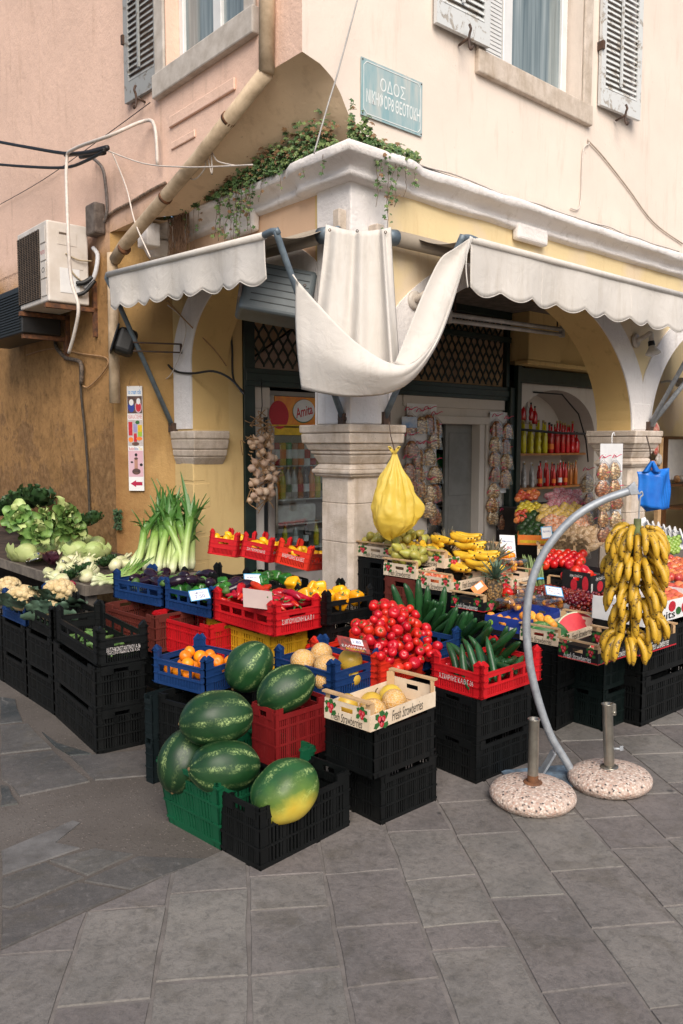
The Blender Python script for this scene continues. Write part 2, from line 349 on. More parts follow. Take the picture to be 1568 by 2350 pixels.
def m_slab(name, c0, c1, c2):
    s = NT(name); g = s.n('ShaderNodeNewGeometry')
    n1 = s.noise(2.3, 6, 0.62, dist=0.5); 
    c = s.ramp(n1, [(0.25, c0), (0.5, c1), (0.78, c2)])
    hs = s.n('ShaderNodeHueSaturation'); s.l(s.math('ADD', s.math('MULTIPLY', g.outputs['Random Per Island'], 0.24), 0.88), hs.inputs['Value'])
    s.l(s.math('ADD', s.math('MULTIPLY', g.outputs['Random Per Island'], 0.05), 0.475), hs.inputs['Hue']); s.l(c, hs.inputs['Color'])
    c = hs.outputs[0]
    c = s.mix(s.math('MULTIPLY', s.ramp(s.noise(5, 5, 0.6, dist=1.0), [(0.52, 0), (0.75, 1)]), 0.55), c, (0.075,0.064,0.045))     # brown stains
    mp = s.n('ShaderNodeMapping'); mp.inputs['Scale'].default_value = (4, 26, 1); mp.inputs['Rotation'].default_value = (0, 0, 0.9); s.l(s.tc.outputs['Object'], mp.inputs[0])
    c = s.mix(s.math('MULTIPLY', s.ramp(s.noise(4, 4, 0.7, vec=mp.outputs[0]), [(0.60, 0), (0.74, 1)]), 0.28), c, (0.22,0.215,0.21))   # scratches
    c = s.mix(s.math('MULTIPLY', s.ramp(s.noise(160, 3, 0.7), [(0.62, 0), (0.70, 1)]), 0.35), c, (0.23,0.22,0.21))
    v = s.n('ShaderNodeTexVoronoi'); v.inputs['Scale'].default_value = 1.7; s.l(s.tc.outputs['Object'], v.inputs['Vector'])
    c = s.mix(s.math('MULTIPLY', s.ramp(s.math('ADD', v.outputs['Distance'], s.math('MULTIPLY', s.noise(30, 3), .03)), [(0.035, 1), (0.05, 0)]), .75), c, (0.035,0.035,0.036))
    c = s.mix(s.math('MULTIPLY', s.ramp(s.noise(0.9, 5, 0.7, dist=0.8), [(0.5, 0), (0.7, 1)]), .45), c, (0.15,0.135,0.13))
    vc = s.n('ShaderNodeTexVoronoi'); vc.feature = 'DISTANCE_TO_EDGE'; vc.inputs['Scale'].default_value = 1.3; mp2 = s.n('ShaderNodeMapping'); s.l(s.mix(.12, s.tc.outputs['Object'], s.n('ShaderNodeTexNoise').outputs['Color']), vc.inputs['Vector'])
    crk = s.math('MULTIPLY', s.ramp(vc.outputs['Distance'], [(0.0, 1), (0.006, 0)]), s.ramp(s.noise(0.7, 3), [(0.55, 0), (0.6, 1)])); c = s.mix(s.math('MULTIPLY', crk, .7), c, (0.2,0.19,0.18))
    gr = s.noise(34, 6, 0.78, dist=0.6); c = s.mix(s.math('MULTIPLY', s.ramp(gr, [(0.34, 1), (0.52, 0)]), .5), c, (0.05,0.048,0.046)); c = s.mix(s.math('MULTIPLY', s.ramp(gr, [(0.56, 0), (0.70, 1)]), .4), c, (0.26,0.245,0.235))
    s.bump(s.math('ADD', s.math('MULTIPLY', s.noise(60, 6, 0.75), 0.9), s.noise(7, 5)), 0.45, 0.010)
    return s.set(c, s.ramp(s.noise(4, 4), [(0.3, 0.5), (0.7, 0.75)]), 0, 0.4)
MGROUND = m_ground()
MSLAB = m_slab('grey_stone_slab', (0.122,0.114,0.107), (0.172,0.156,0.145), (0.228,0.205,0.188))
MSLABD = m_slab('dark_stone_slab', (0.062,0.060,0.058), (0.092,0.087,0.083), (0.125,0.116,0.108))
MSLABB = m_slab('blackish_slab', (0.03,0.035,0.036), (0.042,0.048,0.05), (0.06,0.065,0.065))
MMORT = pm('pinkish_mortar', (0.185,0.166,0.155), (0.115,0.104,0.096), 9, 0.9, 0.4, 80, dist=0.006)
MPATCH = pm('pale_cement_patch', (0.15,0.145,0.143), (0.085,0.08,0.077), 8, 0.9, 0.5, 70, dist=0.006)
def clip(poly, p, n):                       # keep the side n.(x-p) > 0
    r = []
    for i in range(len(poly)):
        a, b = poly[i], poly[(i+1) % len(poly)]
        da = (a[0]-p[0])*n[0]+(a[1]-p[1])*n[1]; db = (b[0]-p[0])*n[0]+(b[1]-p[1])*n[1]
        if da >= 0: r.append(a)
        if da*db < 0: t = da/(da-db); r.append((a[0]+(b[0]-a[0])*t, a[1]+(b[1]-a[1])*t))
    return r
def slab(mb, poly, z=0.0085, inset=0.004, jit=0.004):
    if len(poly) < 3: return
    cx = sum(p[0] for p in poly)/len(poly); cy = sum(p[1] for p in poly)/len(poly)
    top = []; bot = []
    tx, ty = random.uniform(-.003,.003), random.uniform(-.003,.003); dz = random.uniform(-.0012, .0012)
    # densify the rim a little so that edges wander
    pts = []
    for i in range(len(poly)):
        a, b = poly[i], poly[(i+1) % len(poly)]; L = math.hypot(b[0]-a[0], b[1]-a[1]); k = max(1, int(L/0.09))
        for q in range(k):
            t = q/k; pts.append((a[0]+(b[0]-a[0])*t, a[1]+(b[1]-a[1])*t))
    n = len(pts); inner = []
    for i, (x, y) in enumerate(pts):
        d = math.hypot(cx-x, cy-y) or 1; k = (inset + random.uniform(0, jit))
        x1 = x+(cx-x)/d*k; y1 = y+(cy-y)/d*k
        bot.append((x1, y1, -0.004))
        x2 = x1+(cx-x1)/d*0.005; y2 = y1+(cy-y1)/d*0.005
        top.append((x2, y2, z+dz+(x2-cx)*tx+(y2-cy)*ty))
    mb.add(bot+top, [tuple(range(n, 2*n))] + [(i, (i+1)%n, n+(i+1)%n, n+i) for i in range(n)])
pd_, qd_ = Vector((.9925,.122,0)), Vector((-.122,.9925,0))
def PQ(p, q): v = pd_*p + qd_*q; return (v.x, v.y)
def gq(px, py): g = G(px, py); return (g.x, g.y)
base = MB(); base.box(-70, 70, -70, 70, -0.3, 0.0)
ground = tag(base.build('ground', MGROUND), kind='structure')
# mortar bed under the flagstones, seen in the joints
L1a, L1b = G(0, 2186), G(485, 1966)
ln = Vector((-(L1b-L1a).y, (L1b-L1a).x, 0)).normalized()
if (Vector((0, 1.5, 0)) - L1a).dot(ln) < 0: ln = -ln
def keep(poly): return clip(poly, (L1a.x, L1a.y), (ln.x, ln.y))
mb = MB()
for bed in (keep([PQ(-9,-3), PQ(.293,-3), PQ(.293,12), PQ(-9,12)]), [PQ(.293,-3), PQ(14,-3), PQ(14,12), PQ(.293,12)]): mb.add([(x, y, 0.004) for x, y in bed], [tuple(range(len(bed)))])
tag(mb.build('mortar_bed', MMORT), kind='structure')
cl = [-.562, -.287, .002, .293, .588, .871, 1.157, 1.467]
while cl[0] > -3.6: cl.insert(0, cl[0] - random.uniform(.26, .33))
while cl[-1] < 6.5: cl.append(cl[-1] + random.uniform(.26, .34))
qy = {-.562: [2310, 2090], -.287: [2254, 2050], .002: [2090, 2013], .293: [2262, 2130], .588: [2182, 2127, 2020], .871: [2275, 2063, 1918], 1.157: [2130, 2000, 1877], 1.467: [2080, 1951]}
sl = MB()
for i in range(len(cl)-1):
    p0, p1 = cl[i], cl[i+1]; pm_ = (p0+p1)/2; qs = []
    for k, ys in qy.items():
        if abs(k-p0) < 1e-6:
            for y in ys:
                lo, hi = 0.5, 12.0                        # q where the course's middle sits at picture height y
                for _ in range(40):
                    mid = (lo+hi)/2; x_, y_ = PQ(pm_, mid)
                    if pix(Vector((x_, y_, 0)))[1] > y: lo = mid
                    else: hi = mid
                qs.append(lo)
    if not qs: qs = [random.uniform(2.2, 2.7)]
    qs.sort()
    while qs[0] > 0.3: qs.insert(0, qs[0] - random.uniform(.3, .5))
    while qs[-1] < 10: qs.append(qs[-1] + random.choice((.26,.34,.42,.5)) * random.uniform(.9, 1.1))
    for a, b in zip(qs[:-1], qs[1:]):
        s0 = random.uniform(-.008,.008)
        q4 = [PQ(p0, a+s0), PQ(p1, a-s0), PQ(p1, b), PQ(p0, b)]
        slab(sl, keep(q4) if p0 < 0.2 else q4, jit=.003)
tag(sl.build('paving', MSLAB), kind='structure')
def zpoly(pts): return [gq(x*.5, y*.5+1630.7) for x, y in pts]
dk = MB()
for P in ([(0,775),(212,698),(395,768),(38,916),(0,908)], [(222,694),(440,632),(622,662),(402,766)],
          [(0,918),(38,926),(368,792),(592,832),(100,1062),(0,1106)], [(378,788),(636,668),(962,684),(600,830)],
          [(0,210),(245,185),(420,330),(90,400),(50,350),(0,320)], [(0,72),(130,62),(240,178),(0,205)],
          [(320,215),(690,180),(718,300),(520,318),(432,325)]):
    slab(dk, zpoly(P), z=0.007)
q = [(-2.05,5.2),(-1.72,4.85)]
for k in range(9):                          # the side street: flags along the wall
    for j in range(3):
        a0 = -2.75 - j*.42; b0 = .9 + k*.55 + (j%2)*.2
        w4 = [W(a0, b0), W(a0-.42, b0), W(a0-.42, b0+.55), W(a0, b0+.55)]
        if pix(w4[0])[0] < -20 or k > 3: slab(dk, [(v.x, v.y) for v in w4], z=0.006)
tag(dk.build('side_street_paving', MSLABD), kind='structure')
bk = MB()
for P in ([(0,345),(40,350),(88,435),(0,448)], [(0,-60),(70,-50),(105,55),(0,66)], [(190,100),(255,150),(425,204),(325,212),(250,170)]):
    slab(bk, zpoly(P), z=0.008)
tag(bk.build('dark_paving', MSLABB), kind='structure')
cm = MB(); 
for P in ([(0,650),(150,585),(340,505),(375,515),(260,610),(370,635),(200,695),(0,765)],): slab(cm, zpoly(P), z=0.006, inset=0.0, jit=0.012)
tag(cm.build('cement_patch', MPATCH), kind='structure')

# ================================================================ THE CORNER BUILDING
B = bthing('corner_building', 'old corner building with pink and cream plaster over a white arcade', 'building', 0, 0, 0)
ZC0, ZC1 = 3.58, 3.76                         # cornice
SPR = 1.80                                   # spring of the arches
PW = 0.37
def arch_pts(c, half, rise, n=40, z0=SPR):
    return [(c - half*math.cos(PI*i/n), z0 + rise*math.sin(PI*i/n)) for i in range(n+1)]
# --- right front, pierced by two arches
bays = [(PW+.03, 4.09), (4.50, 8.2)]; RISE = 1.36
out_ = [(0.0, SPR)]
for x0, x1 in bays: out_ += arch_pts((x0+x1)/2, (x1-x0)/2, RISE)
out_ += [(8.7, SPR), (8.7, ZC0), (0.0, ZC0)]
mb = MB(); T = 0.41; n = len(out_)
mb.add([(x, 0, z) for x, z in out_] + [(x, T, z) for x, z in out_], [tuple(range(n)), tuple(range(2*n-1, n-1, -1))])
mb.cur = 1
for i in range(n):
    j = (i+1) % n; mb.add([(out_[i][0],0,out_[i][1]),(out_[i][0],T,out_[i][1]),(out_[j][0],T,out_[j][1]),(out_[j][0],0,out_[j][1])], [(0,1,2,3)])
mb.build('arcade_wall', [YELLOW, OCHRE], B)
# --- left front: one arch
LB0, LB1, LR, LZ = PW+.03, 2.27, .74, 2.42
o2 = [(T, SPR)] + [(max(x, T), z) for x, z in arch_pts((LB0+LB1)/2, (LB1-LB0)/2, LR, z0=LZ)][1:] + [(LB1, SPR)] + [(2.62, SPR), (2.62, ZC0), (T, ZC0)]
mb = MB(); n = len(o2)
mb.add([(0, y, z) for y, z in o2] + [(T, y, z) for y, z in o2], [tuple(range(n-1,-1,-1)), tuple(range(n, 2*n))])
mb.cur = 1
for i in range(n):
    j = (i+1) % n; mb.add([(0,o2[i][0],o2[i][1]),(T,o2[i][0],o2[i][1]),(T,o2[j][0],o2[j][1]),(0,o2[j][0],o2[j][1])], [(3,2,1,0)])
mb.build('arcade_wall', [PEACH, OCHRE], B)
# --- white bands round the arches
def band(c, half, rise, lo, hi, plane, proud=0.014, wd=0.34, n=48, z0=SPR):
    mb = MB(); vs = []; fs = []
    for i in range(n+1):
        t = PI*i/n; zb = z0 if 0 < i < n or z0 == SPR else SPR
        xi, zi = c - half*math.cos(t), zb + rise*math.sin(t)
        xo, zo = c - (half+wd)*math.cos(t), zb + (rise+wd*.62)*math.sin(t)
        xo = min(max(xo, lo), hi); zo = min(zo, ZC0-0.005)
        for (x, z) in ((xi, zi), (xo, zo)):
            for d in (-proud, 0.0): vs.append((x, d, z) if plane == 'b' else (d, x, z))
    for i in range(n):
        k = i*4; fs += [(k, k+4, k+6, k+2), (k, k+1, k+5, k+4), (k+2, k+6, k+7, k+3)]
    fs += [(0,2,3,1), (n*4, n*4+1, n*4+3, n*4+2)]
    mb.smooth = False; mb.add(vs, fs); mb.build('arch_band', WHITE, B)
band((bays[0][0]+4.09)/2, (4.09-bays[0][0])/2, RISE, PW+.012, 4.295, 'b'); band((4.5+8.2)/2, 1.85, RISE, 4.297, 8.6, 'b')
band((LB0+LB1)/2, (LB1-LB0)/2, LR, PW+.012, 2.60, 'a', z0=LZ)
mb = MB(); mb.box(-.022, PW, -.022, PW, SPR+.004, ZC0-.004); mb.build('corner_pilaster', WHITE, B, bev=.012, seg=2)
mb = MB(); mb.box(4.11, 4.48, -.02, .40, SPR+.004, 2.1); mb.build('pilaster', WHITE, B, bev=.012)
# --- pillars
def pillar(a0, b0, wdt):
    mb = MB(); a1, b1 = a0+wdt, b0+wdt; c = .035
    zs = [0, .5, .9, 1.2, 1.42]
    for z0, z1 in zip(zs[:-1], zs[1:]):
        x0 = a0 + random.uniform(-.003,.003); oc = [(x0+c,b0),(a1-c,b0),(a1,b0+c),(a1,b1-c),(a1-c,b1),(x0+c,b1),(x0,b1-c),(x0,b0+c)]
        mb.prism(oc, z1-z0-.002, Matrix.Translation((0,0,z0)))
    s_ = mb.build('pillar', STONE, B, bev=.006, seg=2)
    cp_ = MB()
    for e0, e1, z0, z1 in ((.02,.035,1.40,1.425),(.045,.045,1.425,1.46),(.035,.005,1.46,1.50),(.005,.04,1.50,1.57),(.045,.055,1.572,1.60),(.06,.085,1.602,1.655),(.10,.105,1.657,1.735),(.112,.115,1.737,SPR)):
        cp_.frustum((a0-e0,a1+e0,b0-e0,b1+e0), (a0-e1,a1+e1,b0-e1,b1+e1), z0, z1)
    cp_.build('capital', STONE, s_, bev=.012, seg=2)
    return s_
pillar(0.0, 0.0, PW); pillar(4.11, 0.0, PW+.01)
# --- left jamb: yellow pier beside the passage, its impost block
mb = MB(); mb.box(0, .58, 2.272, 3.3, 0, 3.55); jamb = mb.build('pier', JAMBY, B)
mb = MB(); rj = random.Random(3)
for k in range(5): mb.box(-.006, .13+.06*(k%2), 2.268+.0, 2.5, .25+k*.26, .25+k*.26+.245)
mb.build('quoins', JAMBY, jamb, bev=.01)
mb = MB()
for e0, e1, z0, z1 in ((.0,.07,1.45,1.53),(.07,.09,1.532,1.60),(.09,.12,1.602,1.70),(.125,.13,1.702,1.78)):
    mb.frustum((-e0*.5,.34,2.272-e0,2.60), (-e1*.5,.34,2.272-e1,2.60), z0, z1)
mb.build('impost', STONE, jamb, bev=.014, seg=2)
# --- left wall: lower part steps back to the arch
AW = -.41
mb = MB()
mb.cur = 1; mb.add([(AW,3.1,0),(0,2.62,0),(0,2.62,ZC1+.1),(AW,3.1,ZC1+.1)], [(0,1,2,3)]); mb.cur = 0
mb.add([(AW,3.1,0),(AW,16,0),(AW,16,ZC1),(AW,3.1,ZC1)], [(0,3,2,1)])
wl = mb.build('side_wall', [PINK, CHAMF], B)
# upper left wall and the corbelled corner
def bez(L, C, Rr, t): return tuple((1-t)**2*L[i]+2*t*(1-t)*C[i]+t*t*Rr[i] for i in range(2))
def interp(t, pts):
    for (t0, v0), (t1, v1) in zip(pts[:-1], pts[1:]):
        if t <= t1: f = (t-t0)/(t1-t0); f = f*f*(3-2*f) if False else f; return v0+(v1-v0)*f
    return pts[-1][1]
ZN = 4.36
def Lb(t): return interp(t, [(0,2.45),(.2,1.75),(.43,1.2),(.7,.80),(1,.42)])
def Ra(t): return interp(t, [(0,.30),(.25,.16),(.49,.03),(.72,-.06),(.86,-.14),(.95,-.25),(1,-.41)])
NN = 20; tt = [i/NN for i in range(NN+1)]
def nichept(s, t):
    z = ZC1-.03 + (ZN-ZC1+.03)*t; k = (1-t)**.6
    L = (AW, Lb(t)); Rr = (Ra(t), .05); C = (AW+(.5)*k, .05+(Lb(t)-.05)*(.72))
    C = ((L[0]+Rr[0])/2*(1-k)+C[0]*k, (L[1]+Rr[1])/2*(1-k)+C[1]*k)
    a, b = bez(L, C, Rr, s); return (a, b, z)
mb = MB(); mb.grid(nichept, 24, NN); mb.build('corbelled_niche', NICHE, B)
wo = (.72, 1.93, 4.86, 7.6)                   # window opening in the left wall (b0,b1,z0,z1)
mb = MB()
edge = [(Lb(t), ZC1-.03+(ZN-ZC1+.03)*t) for t in tt]           # from low/left up to the corner
lo_poly = [(16, ZC1-.03)] + edge + [(.05, ZN), (.05, wo[2]), (16, wo[2])]
def aface(P): mb.add([(AW, b, z) for b, z in P], [tuple(range(len(P)))])
aface(lo_poly); aface([(.05,wo[2]),(.05,7.6),(wo[0],7.6),(wo[0],wo[2])]); aface([(wo[1],wo[2]),(wo[1],7.6),(16,7.6),(16,wo[2])])
mb.add([(AW,wo[0],wo[2]),(AW,wo[1],wo[2]),(AW+.2,wo[1],wo[2]),(AW+.2,wo[0],wo[2])], [(0,1,2,3)])
for b in wo[:2]: mb.add([(AW,b,wo[2]),(AW+.2,b,wo[2]),(AW+.2,b,7.6),(AW,b,7.6)], [(0,1,2,3)])
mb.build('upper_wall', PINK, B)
mb = MB(); mb.add([(AW,3.1,ZC1-.02),(AW,2.5,ZC1-.02),(-.2,2.4,ZC1-.02),(.35,1.6,ZC1-.02),(.35,.05,ZC1-.02),(.6,.05,ZC1-.02),(.6,3.1,ZC1-.02)], [tuple(range(7))]); mb.build('ledge', NICHE, B)
# raised string lines on the left wall
mb = MB()
b0, z0 = FA(392,295,AW); b1, z1 = FA(542,200,AW); mb.box(AW-.022, AW, b1, b0, z0, z0+.09)
b0, z0 = FA(395,345,AW); b1, z1 = FA(450,316,AW); mb.box(AW-.015, AW, b1, b0, z0, z0+.06)
mb.build('string_course', PINK, B, bev=.012, seg=2)
# upper right wall
mb = MB(); BWL = .05
wr = (1.56, 3.05, 4.95, 7.6)
redge = [(Ra(t), ZC1-.03+(ZN-ZC1+.03)*t) for t in tt]
P1 = redge[::-1] + [(9, ZC1-.03), (9, wr[2]), (AW, wr[2])]
def bface(P): mb.add([(a, BWL, z) for a, z in P], [tuple(range(len(P)))])
bface(P1); bface([(AW,wr[2]),(wr[0],wr[2]),(wr[0],7.6),(AW,7.6)]); bface([(wr[1],wr[2]),(9,wr[2]),(9,7.6),(wr[1],7.6)])
mb.add([(wr[0],BWL,wr[2]),(wr[1],BWL,wr[2]),(wr[1],BWL+.22,wr[2]),(wr[0],BWL+.22,wr[2])], [(0,1,2,3)])
for a in wr[:2]: mb.add([(a,BWL,wr[2]),(a,BWL+.22,wr[2]),(a,BWL+.22,7.6),(a,BWL,7.6)], [(0,1,2,3)])
mb.build('upper_wall', CREAM, B)
mb = MB(); mb.box(AW+.25, 9, .3, 12, 7.6, 7.7); mb.build('roof', DARK, B)
# --- cornice
prof = [(-.02,ZC0-.03),(.05,ZC0-.015),(.065,ZC0+.01),(.05,ZC0+.035),(.065,ZC0+.055),(.105,ZC0+.085),(.145,ZC0+.105),(.16,ZC0+.115),(.165,ZC0+.165),(.15,ZC1),(.02,ZC1+.012),(-.06,ZC1+.012)]
def corn(s, j):                              # s along the path: negative = left front, positive = right front
    o_, z = prof[j]; res = .055 if abs(s) < .5 else .055*max(0, 1-(abs(s)-.5)/.04)
    e = o_ + (res if 0 < j < 10 else 0); wv = n3((s*3.1, j*.7, 1.3))*.014 + n3((s*11, j*1.9, 4.2))*.007
    e += wv; z += n3((s*2.3, j, 9.1))*.012
    if s < 0: return (-e, -s if s < -1e-6 else -e, z)
    return (s, -e, z)
ss = [-2.74+ i*.06 for i in range(46)]; ss = [s for s in ss if s < -.03]
mb = MB(); mb.smooth = True
cols = [[corn(s, j) for j in range(len(prof))] for s in ss]
cols.append([(-(prof[j][0]+(.055 if 0<j<10 else 0)), -(prof[j][0]+(.055 if 0<j<10 else 0)), prof[j][1]) for j in range(len(prof))])
cols += [[corn(.03+i*.07, j) for j in range(len(prof))] for i in range(124)]
vs = [p for c in cols for p in c]; np_ = len(prof); fs = []
for i in range(len(cols)-1):
    for j in range(np_-1): fs.append((i*np_+j, (i+1)*np_+j, (i+1)*np_+j+1, i*np_+j+1))
fs.append(tuple(range(np_)))
mb.add(vs, fs); mb.build('cornice', WHITE, B)
mb = MB(); b0, _ = FA(575,470,-.1); mb.box(-.085, 0, b0, b0+.44, ZC0-.15, ZC0+.03)
mb.build('keystone', WHITE, B, bev=.03, seg=3); mb = MB(); a0, _ = FB(1195,540,-.1); mb.box(a0, a0+.46, -.08, 0, ZC0-.12, ZC0+.03)
mb.build('keystone', WHITE, B, bev=.03, seg=3)
mb = MB(); mb.frustum((-.17,-.0,2.58,2.78),(-.27,-.0,2.56,2.80),3.44,3.62); mb.frustum((-.27,0,2.56,2.80),(-.24,0,2.57,2.79),3.62,3.80); mb.build('cornice_end', WHITE, B, bev=.04, seg=3)
# --- ceiling and shell of the passage, dim shop behind
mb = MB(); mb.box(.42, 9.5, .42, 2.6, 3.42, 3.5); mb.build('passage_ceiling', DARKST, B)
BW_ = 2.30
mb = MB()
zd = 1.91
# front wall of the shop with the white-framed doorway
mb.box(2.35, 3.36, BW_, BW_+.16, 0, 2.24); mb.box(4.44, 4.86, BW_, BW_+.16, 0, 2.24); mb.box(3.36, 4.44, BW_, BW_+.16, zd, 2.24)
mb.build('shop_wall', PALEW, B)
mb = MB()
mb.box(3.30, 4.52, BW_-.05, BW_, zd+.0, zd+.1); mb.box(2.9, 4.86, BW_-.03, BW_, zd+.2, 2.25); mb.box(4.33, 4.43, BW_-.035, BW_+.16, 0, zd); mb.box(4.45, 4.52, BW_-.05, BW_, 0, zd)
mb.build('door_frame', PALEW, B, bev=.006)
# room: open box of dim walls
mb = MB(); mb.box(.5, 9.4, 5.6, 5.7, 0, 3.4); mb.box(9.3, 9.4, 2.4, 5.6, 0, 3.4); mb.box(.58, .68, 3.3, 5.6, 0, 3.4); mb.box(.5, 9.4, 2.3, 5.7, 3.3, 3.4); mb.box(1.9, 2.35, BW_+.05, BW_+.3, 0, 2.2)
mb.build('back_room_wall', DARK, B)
mb = MB(); mb.box(3.80, 4.33, BW_+.10, BW_+.14, 0, zd); dl = mb.build('door_leaf', GREYDOOR, B)
mb = MB(); mb.box(3.86, 4.27, BW_+.09, BW_+.098, .25, .85); mb.box(3.86, 4.27, BW_+.09, BW_+.098, .98, 1.8); mb.build('door_panel', GREYDOOR, dl, bev=.004)
# --- green timber screen with lattice
scr = MB()
ZT0, ZT1 = 2.24, 2.42
scr.box(.60, 4.95, BW_-.06, BW_-.0, ZT0, ZT1); scr.box(.60, 4.95, BW_-.075, BW_-.06, ZT0+.05, ZT0+.13)
scr.box(.585, .72, BW_-.05, BW_+.02, 0, 3.35); scr.box(4.86, 4.93, BW_-.05, BW_+.02, ZT1, 3.4)
scr.box(.60, 4.95, BW_-.06, BW_-.0, 3.02, 3.09); scr.box(.6, 4.95, BW_-.06, BW_, 3.33, 3.42)
green = scr.build('green_timber_screen', GREENP, B, bev=.004)
lat = MB(); x0, x1, z0, z1 = .72, 4.86, ZT1, 3.33; hx, hz = .062, .105
i = 0
def seg(ax, az, bx, bz):
    lat.bar((ax, BW_-.03, az), (bx, BW_-.03, bz), .014, .022, up=(0,1,0))
nx = int((x1-x0)/(2*hx)); nz = int((z1-z0)/hz)
for r_ in range(nz):
    for c_ in range(nx+1):
        xx = x0 + c_*2*hx + (hx if r_ % 2 else 0); zz = z0 + r_*hz
        if xx+hx > x1: continue
        seg(xx, zz+.02, xx, zz+.045); seg(xx, zz+.045, xx+hx, zz+hz+.02) if True else 0
        if xx-hx >= x0: seg(xx, zz+.045, xx-hx, zz+hz+.02)
lat.build('lattice', GREENP, green)
mb = MB(); mb.box(1.42, 4.86, BW_+.02, BW_+.05, ZT1, 3.3); mb.build('backing_board', TAN, green)
mb = MB(); mb.prism([(.72,ZT1),(1.40,ZT1),(1.40,2.95),(.72,2.5)], .02, Matrix(((1,0,0,0),(0,0,1,BW_+.02),(0,1,0,0),(0,0,0,1)))); mb.build('backing_board', PINKB, green)
mb = MB(); mb.prism([(.72,2.53),(1.40,2.98),(1.40,3.3),(.72,3.3)], .02, Matrix(((1,0,0,0),(0,0,1,BW_+.02),(0,1,0,0),(0,0,0,1)))); mb.build('backing_board', TAN, green)
# narrow white strip and broken capital right of the green post
mb = MB(); mb.box(.725, .86, BW_+.0, BW_+.1, 0, 2.24); mb.box(.725, .93, BW_-.02, BW_+.0, 2.02, 2.24); mb.box(.725, .90, BW_-.02, BW_, 1.93, 2.02); mb.build('white_post', PALEW, B, bev=.01)
# --- right end: green post, beam, bottle alcove
mb = MB(); mb.box(5.0, 5.09, 2.16, 2.24, 0, 2.72); mb.box(5.09, 7.4, 2.17, 2.25, 2.50, 2.70); mb.box(4.90,5.0,2.2,2.3,0,2.42); mb.build('green_post', GREENP, B, bev=.006)
al = MB(); c_, hf = 6.14, 1.03; zsp = 1.78
pts = [(5.09, 0)] + [(c_-hf, 0)] + [(c_-hf*math.cos(PI*i/20), zsp+.66*math.sin(PI*i/20)) for i in range(21)] + [(c_+hf, 0), (7.6, 0), (7.6, 2.5), (5.09, 2.5)]
# arched front of the alcove
n = len(pts); al.add([(x, BW_, z) for x, z in pts], [tuple(range(n))])
al.box(5.09, 7.6, 2.9, 2.95, 0, 2.6)
for i in range(20):
    (xa, za), (xb, zb) = pts[2+i], pts[3+i]; al.add([(xa,BW_,za),(xb,BW_,zb),(xb,2.9,zb),(xa,2.9,za)], [(0,1,2,3)])
al.add([(c_+hf,BW_,0),(c_+hf,2.9,0),(c_+hf,2.9,zsp),(c_+hf,BW_,zsp)], [(0,1,2,3)])
al.build('bottle_alcove', PALEW, B)
mb = MB(); mb.box(5.0, 5.75, 2.0, 2.6, 2.78, 3.45); mb.box(5.75, 7.6, 2.1, 2.6, 2.74, 3.45); mb.box(4.96, 7.6, 1.98, 2.2, 2.72, 2.78); mb.build('passage_beam', OCHRE, B, bev=.01)
mb = MB(); mb.box(7.6, 16, 2.3, 2.4, 0, 3.5); mb.build('shop_wall', YELLOW, B)
mb = MB(); mb.box(8.2, 16, 0, .41, 0, ZC0); mb.build('arcade_wall', YELLOW, B)
# ================================================================ CRATES
def plastic(name, c, wear=(0.5,0.45,0.4), rough=0.42, amt=0.35):
    if name in MC: return MC[name]
    s = NT(name); oi = s.n('ShaderNodeObjectInfo')
    k = s.ramp(s.noise(5, 5, 0.6), [(0.3, tuple(x*0.72 for x in c)), (0.7, c)])
    k = s.mix(s.math('MULTIPLY', s.ramp(s.noise(26, 6, 0.75, dist=0.5), [(0.60, 0), (0.74, 1)]), amt), k, wear)
    s.bump(s.noise(60, 3), 0.08, 0.003)
    MC[name] = s.set(k, s.ramp(s.noise(12, 4), [(0.3, rough), (0.7, rough+0.2)]), 0, 0.25); return MC[name]
PL = dict(black=plastic('black_plastic', (0.0055,0.0065,0.0068), (0.04,0.044,0.044), 0.42, 0.3), bgreen=plastic('greenish_black_plastic', (0.0045,0.010,0.0095), (0.035,0.045,0.045), 0.42, 0.3),
          red=plastic('red_plastic', (0.58,0.012,0.018), (0.55,0.13,0.12), 0.38, 0.25), oldred=plastic('faded_red_plastic', (0.22,0.012,0.013), (0.34,0.09,0.08), 0.5, 0.3),
          orred=plastic('orange_red_plastic', (0.72,0.035,0.015), (0.6,0.15,0.1), 0.36, 0.2), blue=plastic('navy_blue_plastic', (0.010,0.042,0.15), (0.07,0.12,0.24), 0.42, 0.35),
          brown=plastic('brown_plastic', (0.13,0.028,0.020), (0.26,0.10,0.07), 0.5, 0.4), yellow=plastic('yellow_plastic', (0.66,0.36,0.016), (0.55,0.36,0.12), 0.45, 0.3),
          green=plastic('green_plastic', (0.008,0.10,0.045), (0.05,0.2,0.11), 0.4, 0.3), teal=plastic('teal_grey_plastic', (0.007,0.013,0.015), (0.05,0.07,0.075), 0.45, 0.4))
PRINT = pm('white_print', (0.62,0.58,0.56), (0.42,0.36,0.35), 60, 0.7, 0, lo=0.3, hi=0.5)
DL, DW, DH = .46, .30, .215
